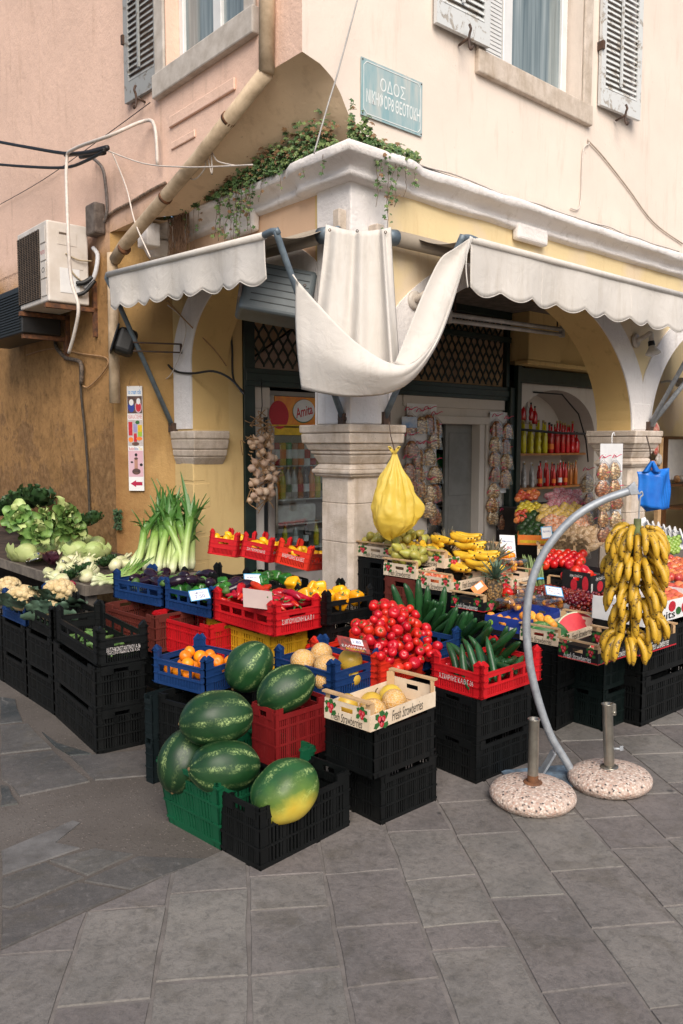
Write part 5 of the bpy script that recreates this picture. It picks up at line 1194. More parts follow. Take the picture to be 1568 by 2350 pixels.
# hands of yellow bananas
def hand(px, py, Y, n, e, label, k=1.0, m=None):
    r = thing('banana_hand', label, 'bananas', DY(px, py, Y), Euler(tuple(R(x) for x in e)), 'hands of yellow bananas'); rr = random.Random(px)
    for i in range(n):
        a = (i-(n-1)/2)*.17
        o = bpy.data.objects.new('banana', rr.choice(BANS)); COL.objects.link(o); o.parent = r; o.location = (0, a*.085, rr.uniform(-.004,.004)-.012*(i%2)); o.rotation_euler = (a*.9, R(-58)+rr.uniform(-.08,.08), rr.uniform(-.05,.05)); o.scale = (k,)*3
    mb = MB(); mb.tube([(-.02,0,.012),(.006,0,.002),(.02,0,-.01)], .012, 8, rs=[.010,.016,.012]); mb.build('crown', M_STEM, r)
HB = [(958,1248,6.9,6,(0,0,-70)),(925,1238,7.1,5,(10,10,-85)),(1000,1228,7.0,6,(0,0,-60)),(985,1245,6.9,5,(20,30,-100)),(1040,1222,7.0,7,(0,0,-35)),(1012,1262,6.85,5,(0,20,-75)),(1050,1245,6.85,8,(0,-6,-30)),(1045,1265,6.75,8,(0,-4,-22)),(1080,1262,6.7,7,(0,0,-30)),(1072,1283,6.6,7,(0,0,-25)),(1030,1280,6.65,5,(0,10,-50)),(965,1238,7.0,4,(10,25,-110)),(1090,1290,6.55,6,(0,4,-30))]
for i, h in enumerate(HB):
    h = (h[0], h[1], h[2]*.855)+h[3:]
    hand(*h[:5], ['hand of bananas lying behind the pears, left of the heap','small hand of bananas touching the stone pillar','spotted hand of bananas at the left back of the banana heap','bent spotted hand of bananas beside the pears','top hand of yellow bananas in the heap before the door','greenish hand of bananas in the middle left of the heap','large yellow hand of bananas just under the top one','long yellow hand of bananas in the middle of the heap','yellow hand of bananas at the right of the heap','yellow hand of bananas low at the front of the heap','short hand of bananas above the pineapple crown','small brown-spotted hand of bananas behind the pears','lowest right hand of bananas touching the wooden box'][i], 1.22)
# pineapples
M_PINE = None
def m_pine():
    s = NT('pineapple_rind'); v = s.n('ShaderNodeTexVoronoi'); v.inputs['Scale'].default_value = 62; s.l(s.tc.outputs['Object'], v.inputs['Vector'])
    k = s.ramp(v.outputs['Distance'], [(.1, (0.40,0.22,0.06)), (.45, (0.20,0.12,0.05)), (.7, (0.05,0.035,0.02))]); s.bump(s.math('SUBTRACT', 1.0, v.outputs['Distance']), 1.0, .008); return s.set(k, .7)
M_PINE = m_pine(); M_PLEAF = pm('pineapple_leaf', (0.12,0.19,0.13), (0.06,0.11,0.07), 20, .5, .1, rnd=.3); M_PLEAFD = pm('dry_pineapple_leaf', (0.19,0.16,0.11), (0.10,0.10,0.06), 20, .6, .1)
def pineapple(px, py, Y, e, label, k=1.0, dry=False):
    r = thing('pineapple', label, 'pineapple', DY(px, py, Y), Euler(tuple(R(x) for x in e)), 'pineapples'); r.scale = (k,)*3
    mb = MB(); mb.lathe([(.001,-.09),(.035,-.088),(.052,-.06),(.058,-.01),(.056,.04),(.044,.078),(.022,.09),(.001,.091)], 22, closed=False, wob=lambda t, f: 1+.03*math.sin(9*t+f*30)); mb.build('fruit_body', M_PINE, r)
    mb = MB(); rr = random.Random(int(px))
    for i in range(46):
        f = i/45; ph = i*2.4; L = .05+.09*(1-abs(f-.55)*1.1); up = .25+1.1*f; pts = []
        for q in range(5):
            t = q/4; rad = .012*(1-f)+L*t*math.cos(up)*(1.1 if t > .5 else 1); z = .085+.035*f+L*t*math.sin(up)-.02*t*t*(1-f); pts.append((Vector((rad*math.cos(ph), rad*math.sin(ph), z)), .010*(1-t)**.6*(1 if t > 0 else .7)+.0005))
        sd_ = Vector((-math.sin(ph), math.cos(ph), 0)); vs = []
        for p, w_ in pts: vs += [p-sd_*w_, p+Vector((0,0,-.003)), p+sd_*w_]
        mb.add(vs, [(3*q, 3*q+1, 3*q+4, 3*q+3) for q in range(4)]+[(3*q+1, 3*q+2, 3*q+5, 3*q+4) for q in range(4)])
    mb.build('leaf_crown', M_PLEAFD if dry else M_PLEAF, r)
pineapple(1062, 1330, 5.75, (62,0,50), 'pineapple lying with its grey-green crown towards the street', 1.3)
pineapple(1098, 1318, 5.85, (-58,15,-38), 'large pineapple lying with a dry crown pointing to the bananas', 1.5, True)
pineapple(1133, 1358, 5.30, (8,4,0), 'small pineapple standing upright beside the tomatoes', 1.05)
pineapple(1050, 1300, 6.0, (-30,-30,0), 'pineapple at the back with long dry leaves', 1.4, True)
for k, (px, py, Y) in enumerate(((1155,1335,5.5),(1168,1340,5.55),(1160,1352,5.4),(1176,1349,5.5),(1165,1362,5.3),(1150,1322,5.7),(1183,1358,5.45))): inst('tomato', TOMS[k%4], DY(px,py,Y), Euler((k*.5,k*.3,0)), 'red tomato beside the upright pineapple', 'tomato', 'tomatoes beside the pineapples', 1.15)
for k in range(7): inst('pomegranate', RAPPS[0], DY(985+9*k, 1325+2.5*k-7*(k%2), 5.5), Euler((k,k*.7,0)), 'dark red pomegranate in the printed box', 'pomegranate', 'pomegranates in the printed box', 1.15)
for k in range(14): inst('red_pepper', REDS[k%6], DY(1105+7*(k%7), 1296+6*(k//7), 5.95), Euler((0,0,k)), 'shiny red pepper packed behind the pineapples', 'pepper', 'red peppers behind the pineapples', .7)
for k in range(9): inst('orange', ORS[0] if k%3 else LEMS[0], DY(1150+6*(k%5)+3*(k//5), 1276+8*(k//5), 6.1), Euler((0,0,k)), 'small orange in the box behind the pineapples', 'orange', 'oranges behind the pineapples', 1.0)
CLEAR = m_glass('clear_plastic', (0.97,0.97,0.97), .12, .7)
def film(name, mb, mat=None): return mb.build(name, mat or CLEAR)
def punnet(px, py, Y, label, meshes, n, fk, rz=40, sx_=.17, sy_=.12, h=.06):
    r = thing('fruit_punnet', label, 'punnet', DY(px, py, Y), R(rz), 'clear plastic punnets'); mb = MB(); rr = random.Random(px)
    mb.frustum((-sx_*.45,sx_*.45,-sy_*.45,sy_*.45), (-sx_/2,sx_/2,-sy_/2,sy_/2), 0, h); mb.box(-sx_/2-.006, sx_/2+.006, -sy_/2-.006, sy_/2+.006, h, h+.004); mb.frustum((-sx_/2,sx_/2,-sy_/2,sy_/2), (-sx_*.44,sx_*.44,-sy_*.42,sy_*.42), h+.004, h+.022); mb.build('punnet_box', CLEAR, r, bev=.004)
    w = DY(px, py, Y)
    for k in range(n):
        q = Matrix.Rotation(R(rz), 4, 'Z') @ Vector((rr.uniform(-.4,.4)*sx_, rr.uniform(-.38,.38)*sy_, .022+(k%2)*.03)); inst(fk, rr.choice(meshes), w+q, Euler((k,k*.4,0)), f'{fk} inside the {label}'[:110], fk, f'{fk} inside {label}', .9)
punnet(1180, 1308, 5.75, 'clear punnet of small orange fruit behind the pineapples', APRS, 10, 'apricot')
for k, (px, py, Y, lb) in enumerate(((1172,1400,5.05,'clear punnet of apricots above the blue carton, leftmost'),(1212,1392,5.2,'clear punnet of apricots just left of the curved pole'),(1262,1398,5.1,'clear punnet of apricots right of the curved pole'),(1190,1376,5.35,'clear punnet of apricots at the back by the black pineapple box'))): punnet(px, py, Y, lb, APRS, 9, 'apricot')
for k in range(24):
    inst('apricot', APRS[0], DY(1127+6.2*k, 1413+1.6*(k%12)+5*(k%3)-(6 if k > 12 else 0), 4.95-.012*k), Euler((k,k,0)), 'loose apricot in the blue carton', 'apricot', 'loose apricots in the blue carton', 1.15)
# asparagus
for j, (px, py, lb) in enumerate(((1218,1312,'bundle of green asparagus left of the curved pole'),(1238,1318,'bundle of green asparagus touching the curved pole'))):
    mb = MB(); rr = random.Random(j)
    for k in range(14):
        x, y = rr.uniform(-.03,.03), rr.uniform(-.025,.025); h = rr.uniform(.15,.19); mb.tube([(x*.8,y*.8,-.08),(x,y,.05),(x*1.1,y*1.1,h-.03),(x*1.1,y*1.1,h)], .006, 6, rs=[.0065,.006,.0065,.001])
    o = mb.build('asparagus_bundle', pm('asparagus_green', (0.20,0.27,0.09), (0.11,0.16,0.06), 40, .5, .1)); o.location = DY(px, py+14, 5.85); o.rotation_euler = (R(-22), R(12), R(40)); tag(o, lb, 'asparagus')
    b = MB(); b.lathe([(.036,0),(.036,.014)], 14, closed=False); b.build('band', INKLB, o)
# cut watermelons
M_FLESH = pm('watermelon_flesh', (0.66,0.06,0.07), (0.56,0.03,0.05), 14, .3, .05); M_PALE = pm('pale_rind', (0.62,0.66,0.45), None, 10, .4, 0); M_RIND2 = m_watermelon('striped_rind', None, 3.2)
def cut_melon(px, py, Y, r, e, label, n=20, span=PI, rx=1.3):
    t = thing('cut_watermelon', label, 'watermelon', DY(px, py, Y), Euler(tuple(R(x) for x in e)), 'cut watermelons')
    mb = MB(); mb.grid(lambda u, v: (-math.cos(PI*v)*r*rx, math.sin(PI*v)*math.cos(span*u)*r, -math.sin(PI*v)*math.sin(span*u)*r), 20, 16); mb.build('rind', M_RIND2, t)
    for ang in ((0,), (0, span))[0 if abs(span-PI) < .01 else 1]:
        for k, m, dz in ((1.0, M_PALE, 0.0), (.93, M_FLESH, .0015)):
            mb = MB(); ring = []
            for i in range(28):
                q = 2*PI*i/28 if abs(span-PI) < .01 else PI*i/27; x = -math.cos(q)*r*rx*k; y = math.sin(q)*r*k
                ring.append((x, y, dz) if abs(span-PI) < .01 else (x, y*math.cos(ang)+ (-dz*math.sin(ang) if ang else 0), -y*math.sin(ang)+dz*(1 if not ang else math.cos(ang)*-1)))
            mb.add(ring, [tuple(range(28))]); mb.build('flesh' if m is M_FLESH else 'pale_rim', m, t)
    return t
cut_melon(1258, 1462, 4.72, .105, (-15,8,20), 'dark-rinded watermelon half wrapped in film, rind up in the cream box', span=PI).rotation_euler = Euler((R(160), R(14), R(10)))
cut_melon(1325, 1446, 4.85, .115, (62,-14,20), 'red-fleshed watermelon half facing the street beside the cherries')
cut_melon(1392, 1482, 4.52, .085, (38,-18,30), 'red watermelon wedge wrapped in film, left of the hanging bananas')
# cherries in a wide sloping tray
rng = random.Random(3)
o_ = DY(1405, 1432, 4.85); dr = Vector((math.cos(R(41)), math.sin(R(41)), 0)); dl = Vector((-dr.y, dr.x, 0))
mb = MB(); mb.box(-.02, .38, -.02, .74, -.05, -.02); mb.box(-.02, .38, -.03, -.02, -.05, .01); mb.box(-.03, -.02, -.03, .74, -.05, .01); ct = mb.build('cherry_tray', PAPER); ct.location = o_ - Vector((0,0,.03)); ct.rotation_euler = (R(8), 0, R(41)); tag(ct, 'wide white tray heaped with dark cherries', 'tray')
CH_ = heap(400, .0135, 0, .36, 0, .72, lambda u, v: .14*v + .05*math.sin(PI*min(1, u/.36))*math.sin(PI*min(1, v/.72)), 5, rng, .86)
CH_.sort(key=lambda c: -(c[2]-.14*c[1]))
for k, (u, v, z) in enumerate(CH_[:295]):
    inst('cherry', CHERS[0], o_+dr*u+dl*v+Vector((0,0,z)), Euler((rng.uniform(0,6),rng.uniform(0,6),0)), 'dark red cherry in the wide heap below the price card', 'cherry', 'cherries in the wide tray', rng.uniform(.95,1.25))
mb = MB()
for k in range(420):
    u, v = rng.uniform(.0,.36), rng.uniform(0,.72); z = .14*v+.05*math.sin(PI*u/.36)*math.sin(PI*v/.72)
    ell(mb, .013, .013, .013, 8, 6, c=tuple(o_+dr*u+dl*v+Vector((0,0,z+.008))))
tag(mb.build('cherry_layer', M_CHER), 'lower layer of dark cherries filling the wide tray', 'cherries', kind='stuff')
for k, (px, py) in enumerate(((1300,1322),(1315,1328),(1331,1322),(1345,1331),(1309,1340),(1326,1342),(1349,1318),(1340,1309),(1322,1311),(1362,1330))): inst('tomato', TOMS[k%4], DY(px,py,5.85), Euler((k,0,k)), 'large red tomato in the black printed carton', 'tomato', 'tomatoes in the black carton', 1.25)
# ---- price cards, leaflet
def card(px, py, Y, w_, h_, e, label, lines, border=None, pole=True, name='price_card', bg_=None):
    t = thing(name, label, 'price card', DY(px, py, Y), Euler(tuple(R(x) for x in e))); mb = MB(); mb.box(-w_/2, w_/2, -.0012, .0012, -h_/2, h_/2); mb.build('card', bg_ or PAPER, t)
    M = frame((0,-.0016,0), (1,0,0), (0,0,1))
    if border:
        mb = MB(); b = min(w_,h_)*.07
        for P in ([(-w_/2,-h_/2),(w_/2,-h_/2),(w_/2,-h_/2+b),(-w_/2,-h_/2+b)],[(-w_/2,h_/2-b),(w_/2,h_/2-b),(w_/2,h_/2),(-w_/2,h_/2)],[(-w_/2,-h_/2+b),(-w_/2+b,-h_/2+b),(-w_/2+b,h_/2-b),(-w_/2,h_/2-b)],[(w_/2-b,-h_/2+b),(w_/2,-h_/2+b),(w_/2,h_/2-b),(w_/2-b,h_/2-b)]): mb.prism(P, .0006, M)
        mb.build('border', border, t)
    for body, x, y, ww, hh, m in lines: text(body, m, t, M @ Matrix.Translation((x*w_, y*h_, .0004)), width=ww*w_, height=hh*h_, name='handwriting')
    return t
PENB = pm('blue_pen', (0.05,0.09,0.35), None, 9, .5, 0); PENR = pm('red_pen', (0.55,0.04,0.08), None, 9, .5, 0)
card(1272, 1357, 5.0, .115, .075, (-48,10,8), 'white price card with a blue border on the cherries', [('Κεράσια', 0,.22,.6,.2,PENB),('Kg', -.2,-.05,.2,.16,PENR),('2.00', .15,-.2,.4,.2,PENB)], INKLB)
card(1166, 1257, 6.2, .15, .20, (-14,5,28), 'large white price card beside the yellow bananas', [('Μπανάνες', 0,.25,.7,.09,PENB),('1.80', 0,0,.5,.12,PENR),('το κιλό', 0,-.2,.5,.08,PENB)])
card(458, 1365, 4.62, .12, .072, (-40,-4,28), 'white price card with a blue border on the green peppers', [('Πιπεριές', 0,.18,.6,.22,PENB),('2.50', 0,-.15,.5,.3,PENB)], INKLB)
card(580, 1329, 4.9, .11, .07, (-30,4,22), 'white blue-bordered price card behind the red peppers', [('Κόκκινες', 0,.15,.6,.2,PENB)], INKLB)
card(592, 1375, 4.35, .18, .11, (-30,12,30), 'grey back of a cardboard price card lying on the red peppers', [], None, bg_=pm('grey_card_back', (0.42,0.33,0.30), (0.38,0.29,0.27), 8, .7, .05))
card(902, 1272, 5.9, .045, .05, (-20,0,20), 'small blue price label on the pears', [('PEARS',0,0,.7,.2,PENB)], INKLB)
card(1255, 1222, 8.6, .16, .13, (-10,0,30), 'blue-bordered price card on the kiwis near the alcove', [('Ακτινίδια', 0,.1,.7,.18,PENB)], INKLB)
t = card(812, 1480, 3.92, .165, .105, (-62,14,20), 'printed tomato leaflet with a handwritten price, lying on the melons', [('ΕΛΛΗΝΙΚΑ', -.02,-.18,.8,.16,INKW),('ΝΤΟΜΑΤΑ', .0,-.36,.6,.13,INKY)], None, name='price_leaflet', bg_=pm('leaflet_print', (0.40,0.05,0.04), (0.05,0.035,0.03), 26, .4, 0))
mb = MB(); mb.box(-.01, .055, -.0026, -.0016, .0, .045); pl = mb.build('price_sticker', PAPER, t); text('1.80', PENB, pl, frame((.022,-.0030,.022), (1,0,0), (0,0,1)), name='handwriting', width=.045, height=.022)
t = thing('paper_tag', 'orange paper tag hanging on the pineapples', 'tag', DY(1100, 1350, 5.25), Euler((R(-30), R(-28), R(25)))); mb = MB(); mb.box(-.05,.05,-.001,.001,-.035,.035); mb.build('card', INKO, t); mb = MB(); mb.box(-.02,.035,-.002,-.001,-.005,.03); mb.build('label_panel', INKW, t)
# ---- hanging banana bunch on its curved steel pole
YP = 3.86
pole_px = [(1318,1785),(1300,1748),(1265,1690),(1238,1615),(1219,1540),(1210,1470),(1209,1410),(1218,1345),(1240,1285),(1278,1228),(1325,1182),(1380,1150),(1425,1133),(1442,1128)]
t = thing('banana_stand', 'curved galvanised steel pole on a blue base plate, for hanging bananas', 'stand', G(1318, 1790, 0)); bl = t.location
def sm(pts, n=4):
    P = [Vector(p) for p in pts]; o = []
    for i in range(len(P)-1):
        p0, p1, p2, p3 = P[max(i-1,0)], P[i], P[i+1], P[min(i+2,len(P)-1)]
        for k in range(n):
            t_ = k/n; o.append(.5*((2*p1)+(-p0+p2)*t_+(2*p0-5*p1+4*p2-p3)*t_*t_+(-p0+3*p1-3*p2+p3)*t_**3))
    o.append(P[-1]); return o
YB_ = bl.y
pp = [DY(x, y, YB_) - bl for x, y in pole_px]; pp[0].z = .012
mb = MB(); mb.tube(sm(pp), .0195, 14); mb.build('curved_pole', METALG, t)
e0 = pp[-1]; e1 = DY(1463, 1119, YB_)-bl; mb = MB(); d = (e1-e0).normalized(); n_ = Vector((-d.z, 0, d.x)); y_ = Vector((0,.02,0))
mb.add([e0-n_*.019-y_*.9, e0+n_*.019-y_*.9, e0+n_*.019+y_*.9, e0-n_*.019+y_*.9, e1-n_*.034-y_*.15, e1+n_*.034-y_*.15, e1+n_*.034+y_*.15, e1-n_*.034+y_*.15], [(0,1,2,3),(4,7,6,5),(0,4,5,1),(1,5,6,2),(2,6,7,3),(3,7,4,0)]); mb.build('flattened_end', pm('bright_zinc', (0.50,0.52,0.55), None, 30, .4, .05, metal=.5), t, bev=.004)
mb = MB(); q0 = DY(1238, 1795, YB_+.02)-bl; q1 = DY(1272, 1725, YB_)-bl; q0.z = .01; mb.bar(q0, q1, .012, .05, up=(0,1,.3)); mb.build('brace', METALG, t, bev=.002)
mb = MB(); mb.box(-.33, .06, -.10, .14, .012, .02); mb.build('base_plate', pm('scuffed_blue_paint', (0.16,0.24,0.33), (0.06,0.07,0.08), 14, .6, .2), t, rotz=R(12))
hk = thing('banana_bunch', 'huge hanging bunch of ripe spotted bananas on the curved pole', 'bananas', DY(1463, 1212, YB_)); hp = hk.location
t2 = [DY(1470,1128,YB_)-bl, DY(1472,1160,YB_)-bl, DY(1466,1200,YB_)-bl, hp-bl]
mb = MB(); mb.tube(sm([DY(1467,1135,YB_)-bl, DY(1473,1128,YB_)-bl, DY(1475,1137,YB_)-bl, DY(1469,1146,YB_)-bl, DY(1466,1205,YB_)-bl]), .004, 8); mb.build('hook', METALG, t)
def pm_hb(seed):
    mb = MB(); rr = random.Random(seed); N = 10; pts = []; p = Vector((.012,0,0)); th0 = R(rr.uniform(70,95)); th1 = R(rr.uniform(-12,14)); L = rr.uniform(.150,.175); rs = []
    for i in range(N+1):
        f = i/N; th = th0+(th1-th0)*min(1, f*1.45)
        pts.append(p.copy()); p = p + Vector((math.sin(th), 0, -math.cos(th)))*(L/N)
        rs.append(.0190*(.42+.58*min(1, f/.25)) if f < .25 else .0165*(1 if f < .75 else 1-((f-.75)/.25)**1.7*.66))
    mb.tube(pts, 1, 6, rs=rs); mb.cur = 1; e = Vector(pts[-1]); d = (e-Vector(pts[-2])).normalized(); mb.tube([e-d*.001, e+d*.006], .005, 6, rs=[.0055,.003]); return mb.build('banana', [M_BANO, M_TIPB], mesh_only=True)
HBM = [pm_hb(i) for i in range(5)]; rr = random.Random(12)
for tier, (z, n, rad, off) in enumerate(((.0,12,.112,(0,0)),(-.028,12,.098,(0,0)),(-.135,12,.116,(0,0)),(-.160,11,.10,(0,0)),(-.075,11,.09,(0,0)),(-.215,11,.09,(0,0)),(-.35,9,.085,(.01,0)),(-.275,12,.112,(0,0)),(-.298,10,.096,(0,0)),(-.405,11,.106,(.02,0)),(-.428,9,.088,(.02,0)),(-.505,10,.092,(-.045,-.02)),(-.52,7,.075,(-.045,-.02)))):
    for i in range(n):
        a = 2*PI*(i+.5*(tier%2))/n + rr.uniform(-.1,.1); o = bpy.data.objects.new('banana', rr.choice(HBM)); COL.objects.link(o); o.parent = hk
        o.location = (off[0]+math.cos(a)*(rad-.065), off[1]+math.sin(a)*(rad-.065), z+rr.uniform(-.012,.012)); o.rotation_euler = (rr.uniform(-.08,.08), rr.uniform(-.1,.1), a); k = rr.uniform(.93,1.08); o.scale = (k,)*3
mb = MB(); mb.tube([(0,0,.045),(0,0,-.2),(-.01,0,-.5)], .02, 10, rs=[.017,.024,.014]); mb.build('stalk', pm('green_stalk', (0.12,0.15,0.04), (0.07,0.07,0.03), 18, .7, .2), hk)
# ---- umbrella stands
def m_terr():
    s = NT('pebble_terrazzo'); v = s.n('ShaderNodeTexVoronoi'); v.inputs['Scale'].default_value = 95; s.l(s.tc.outputs['Object'], v.inputs['Vector'])
    sep = s.n('ShaderNodeSeparateColor'); s.l(v.outputs['Color'], sep.inputs[0])
    k = s.ramp(sep.outputs[0], [(.0, (0.62,0.50,0.43)), (.3, (0.50,0.36,0.29)), (.55, (0.66,0.57,0.50)), (.80, (0.44,0.28,0.22)), (.9, (0.055,0.05,0.05))], 'CONSTANT')
    k = s.mix(s.ramp(v.outputs['Distance'], [(.35, 0), (.6, .7)]), k, (0.40,0.31,0.26)); s.bump(s.math('SUBTRACT', 1.0, v.outputs['Distance']), .6, .005); return s.set(k, .75)
TERR = m_terr(); STEEL = pm('brushed_steel', (0.40,0.38,0.33), (0.28,0.26,0.22), 12, .32, .05, metal=.85)
def stand(px, py, rot, label, hh, clamp):
    t = thing('umbrella_stand', label, 'umbrella stand', G(px, py), rot if isinstance(rot, tuple) else R(rot), 'terrazzo umbrella stands')
    mb = MB(); mb.lathe([(.001,.002),(.150,.002),(.178,.012),(.194,.032),(.197,.050),(.186,.068),(.16,.082),(.11,.093),(.05,.098),(.001,.099)], 56, closed=False, wob=lambda a, f: 1+.006*math.sin(5*a)+.004*math.sin(13*a)); mb.build('base', TERR, t)
    mb = MB(); mb.lathe([(.042,.096),(.044,.101),(.040,.104),(.026,.106)], 24, closed=False); mb.build('collar', RUST if not clamp else STEEL, t)
    mb = MB(); mb.lathe([(.0245,.10),(.0245,hh-.012),(.029,hh-.002),(.029,hh),(.0225,hh),(.0225,.12)], 28, closed=False); mb.build('tube', STEEL, t)
    if clamp:
        mb = MB(); mb.box(.018, .040, -.012, .012, hh-.06, hh-.002); mb.tube([(.03,-.016,hh-.045),(.03,.016,hh-.045)], .008, 8); mb.build('clamp', STEEL, t, bev=.003)
        mb = MB(); mb.tube([(.02,-.012,.19),(.052,-.022,.19)], .006, 8); mb.box(.045,.062,-.026,-.02,.182,.204); mb.build('thumb_screw', METALG, t)
    else:
        mb = MB(); mb.lathe([(.0252,.104),(.0254,.118),(.0250,.136)], 20, closed=False); mb.build('rust_ring', RUST, t)
    return t
stand(1222, 1843, 20, 'terrazzo umbrella stand with a rusty tube foot, nearer the crates', .40, False)
stand(1400, 1806, (R(-2), R(-2.5), R(10)), 'terrazzo umbrella stand with a clamp and thumb screw on its tube', .41, True)
# ================================================================ ON THE WALLS
def FP(px, py, P, n): d = ray(px, py); return CAMP + d*((P-CAMP).dot(n)/d.dot(n))
def lb(p): q = BL(p); return Vector((q.x, q.y, q.z))
def la(px, py, a): b, z = FA(px, py, a); return Vector((a, b, z))        # building-local points
def lbb(px, py, b): a, z = FB(px, py, b); return Vector((a, b, z))
def on(name, label, cat, group=None): return bthing(name, label, cat, 0, 0, 0, group)
# ---- windows (parts of the building)
wn = MB(); b0, b1, z0 = wo[0], wo[1], wo[2]; x = AW+.13
for (p, q) in ((b0+.0, b0+.07),(b1-.07, b1),((b0+b1)/2-.06,(b0+b1)/2+.06)): wn.box(x, x+.06, p, q, z0+.06, 7.6)
wn.box(x, x+.06, b0, b1, z0, z0+.062); win = wn.build('window', WHITEP, B, bev=.006)
mb = MB(); mb.box(x+.03, x+.035, b0+.06, b1-.06, z0+.06, 7.5); mb.build('pane', WINGL, win)
mb = MB(); mb.box(AW-.06, AW+.12, b0-.16, b1+.16, z0-.20, z0-.0); mb.box(AW-.03, AW-.002, b1, b1+.16, z0, 7.6); mb.box(AW-.03, AW-.002, b0-.14, b0, z0, 7.6); mb.build('sill', pm('weathered_sill_stone', (0.58,0.53,0.48), (0.42,0.37,0.32), 7, .9, .4, 40), win, bev=.012, seg=2)
wn = MB(); a0, a1, z0 = wr[0], wr[1], wr[2]; y = BWL+.15
for (p, q) in ((a0+.02, a0+.09),(a1-.12, a1-.03),(2.02, 2.15)): wn.box(p, q, y, y+.06, z0+.05, 7.6)
wn.box(a0, a1, y, y+.06, z0, z0+.055); win = wn.build('window', WHITEP, B, bev=.006)
mb = MB(); mb.box(a0+.06, a1-.06, y+.03, y+.035, z0+.05, 7.5); mb.build('pane', WINGL, win)
mb = MB()
for k in range(24): mb.box(a0+.10, 2.0, y+.008, y+.026, z0+.06+k*.035, z0+.085+k*.035)
mb.build('blind', WHITEP, win)
mb = MB(); mb.box(a0-.12, a1+.14, BWL-.05, BWL+.14, z0-.19, z0); mb.box(a1, a1+.14, BWL-.03, BWL-.002, z0, 7.6); mb.box(a0-.12, a0, BWL-.03, BWL-.002, z0, 7.6); mb.build('sill', STONE, win, bev=.012, seg=2)
def shutter(nm, L0, L1, zb, zt, place_, SHUT=SHUT, swing=0.0):
    """louvred shutter in local x (width) / z, hung on the wall by place_ (matrix)"""
    w_ = L1-L0; mb = MB(); f = .07; d = .035
    mb.box(0, f, 0, d, zb, zt); mb.box(w_-f, w_, 0, d, zb, zt); mb.box(f, w_-f, 0, d, zb, zb+.17); mb.box(f, w_-f, .0, d, zt-.1, zt)
    s_ = mb.build('shutter', SHUT, B); s_.matrix_local = place_
    mb = MB(); n = int((zt-zb-.27)/.052)
    for k in range(n):
        z = zb+.18+k*.052; mb.add([(f,.004,z),(w_-f,.004,z),(w_-f,.028,z+.046),(f,.028,z+.046)], [(0,1,2,3)]); mb.add([(f,.006,z-.004),(w_-f,.006,z-.004),(w_-f,.030,z+.042),(f,.030,z+.042)], [(3,2,1,0)])
    mb.build('louvres', SHUT, s_)
    mb = MB(); mb.box(w_*.45, w_*.45+.022, -.02, .0, zb+.24, zt-.2); mb.build('tilt_rod', SHUT, s_)
    mb = MB(); xx = w_*.5; mb.tube(sm([(xx,-.055,zb+.06),(xx,-.07,zb+.02),(xx,-.055,zb-.02),(xx,-.055,zb-.10),(xx,-.075,zb-.14),(xx+.01,-.085,zb-.115)]), .011, 7); mb.tube([(xx,-.055,zb-.04),(xx,.06,zb-.06)], .010, 6); mb.build('wind_hook', IRON, s_)
    mb = MB(); mb.box(-.015 if swing >= 0 else w_-.02, .02 if swing >= 0 else w_+.015, -.02, .05, zb+.52, zb+.60); mb.build('hinge', IRON, s_)
    return s_
shutter('shutter', .86, 1.50, 4.97, 7.2, Matrix.Translation((.90, BWL-.06, 0)) @ Matrix.Rotation(R(-2), 4, 'Z'))
shutter('shutter', 3.38, 4.05, 5.0, 7.2, Matrix.Translation((3.32, BWL-.05, 0)) @ Matrix.Rotation(R(-5), 4, 'Z'))
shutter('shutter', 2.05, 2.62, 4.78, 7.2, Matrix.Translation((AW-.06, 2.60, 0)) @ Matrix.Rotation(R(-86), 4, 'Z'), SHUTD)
# ---- street sign
t = on('street_sign', 'faded blue enamel street name plate in Greek on the cream wall', 'sign'); c_ = (.132+.788)/2
mb = MB(); mb.box(.132, .788, BWL-.016, BWL-.008, 4.08, 4.49)
def m_sign():
    s = NT('faded_blue_enamel'); mp = s.n('ShaderNodeMapping'); mp.inputs['Scale'].default_value = (9, 9, 1.6); s.l(s.tc.outputs['Object'], mp.inputs[0])
    k = s.ramp(s.noise(1.4, 5, .6, vec=mp.outputs[0]), [(.35, (0.25,0.40,0.43)), (.50, (0.36,0.46,0.47)), (.66, (0.50,0.52,0.49))]); return s.set(k, .45)
mb.build('plate', m_sign(), t)
SGW = pm('chalky_white_paint', (0.80,0.82,0.80), (0.66,0.70,0.70), 20, .6, 0)
M = frame((c_, BWL-.017, 4.285), (1,0,0), (0,0,1))
text('ΟΔΟΣ', SGW, t, M @ Matrix.Translation((.0,.065,.0005)), width=.27, height=.095)
text('ΝΙΚΗΦΟΡ8 ΘΕΟΤΟΚΗ', SGW, t, M @ Matrix.Translation((.01,-.055,.0005)), width=.575, height=.105, bold=.012)
mb = MB(); hw, hh, c, l = .305, .185, .03, .004
O1 = [(-hw+c,-hh),(hw-c,-hh),(hw,-hh+c),(hw,hh-c),(hw-c,hh),(-hw+c,hh),(-hw,hh-c),(-hw,-hh+c)]
for i in range(8):
    p, q = Vector((*O1[i],0)), Vector((*O1[(i+1)%8],0)); mb.bar(M @ (p+Vector((0,0,.001))), M @ (q+Vector((0,0,.001))), .006, .001, up=(0,-1,0))
mb.build('border_line', SGW, t)
mb = MB()
for x in (-.315,.315):
    for z in (-.19,.19): mb.lathe([(.006,0),(.006,.003),(.001,.004)], 8, M @ Matrix.Translation((x,z,0)), closed=False)
mb.build('screws', IRON, t)
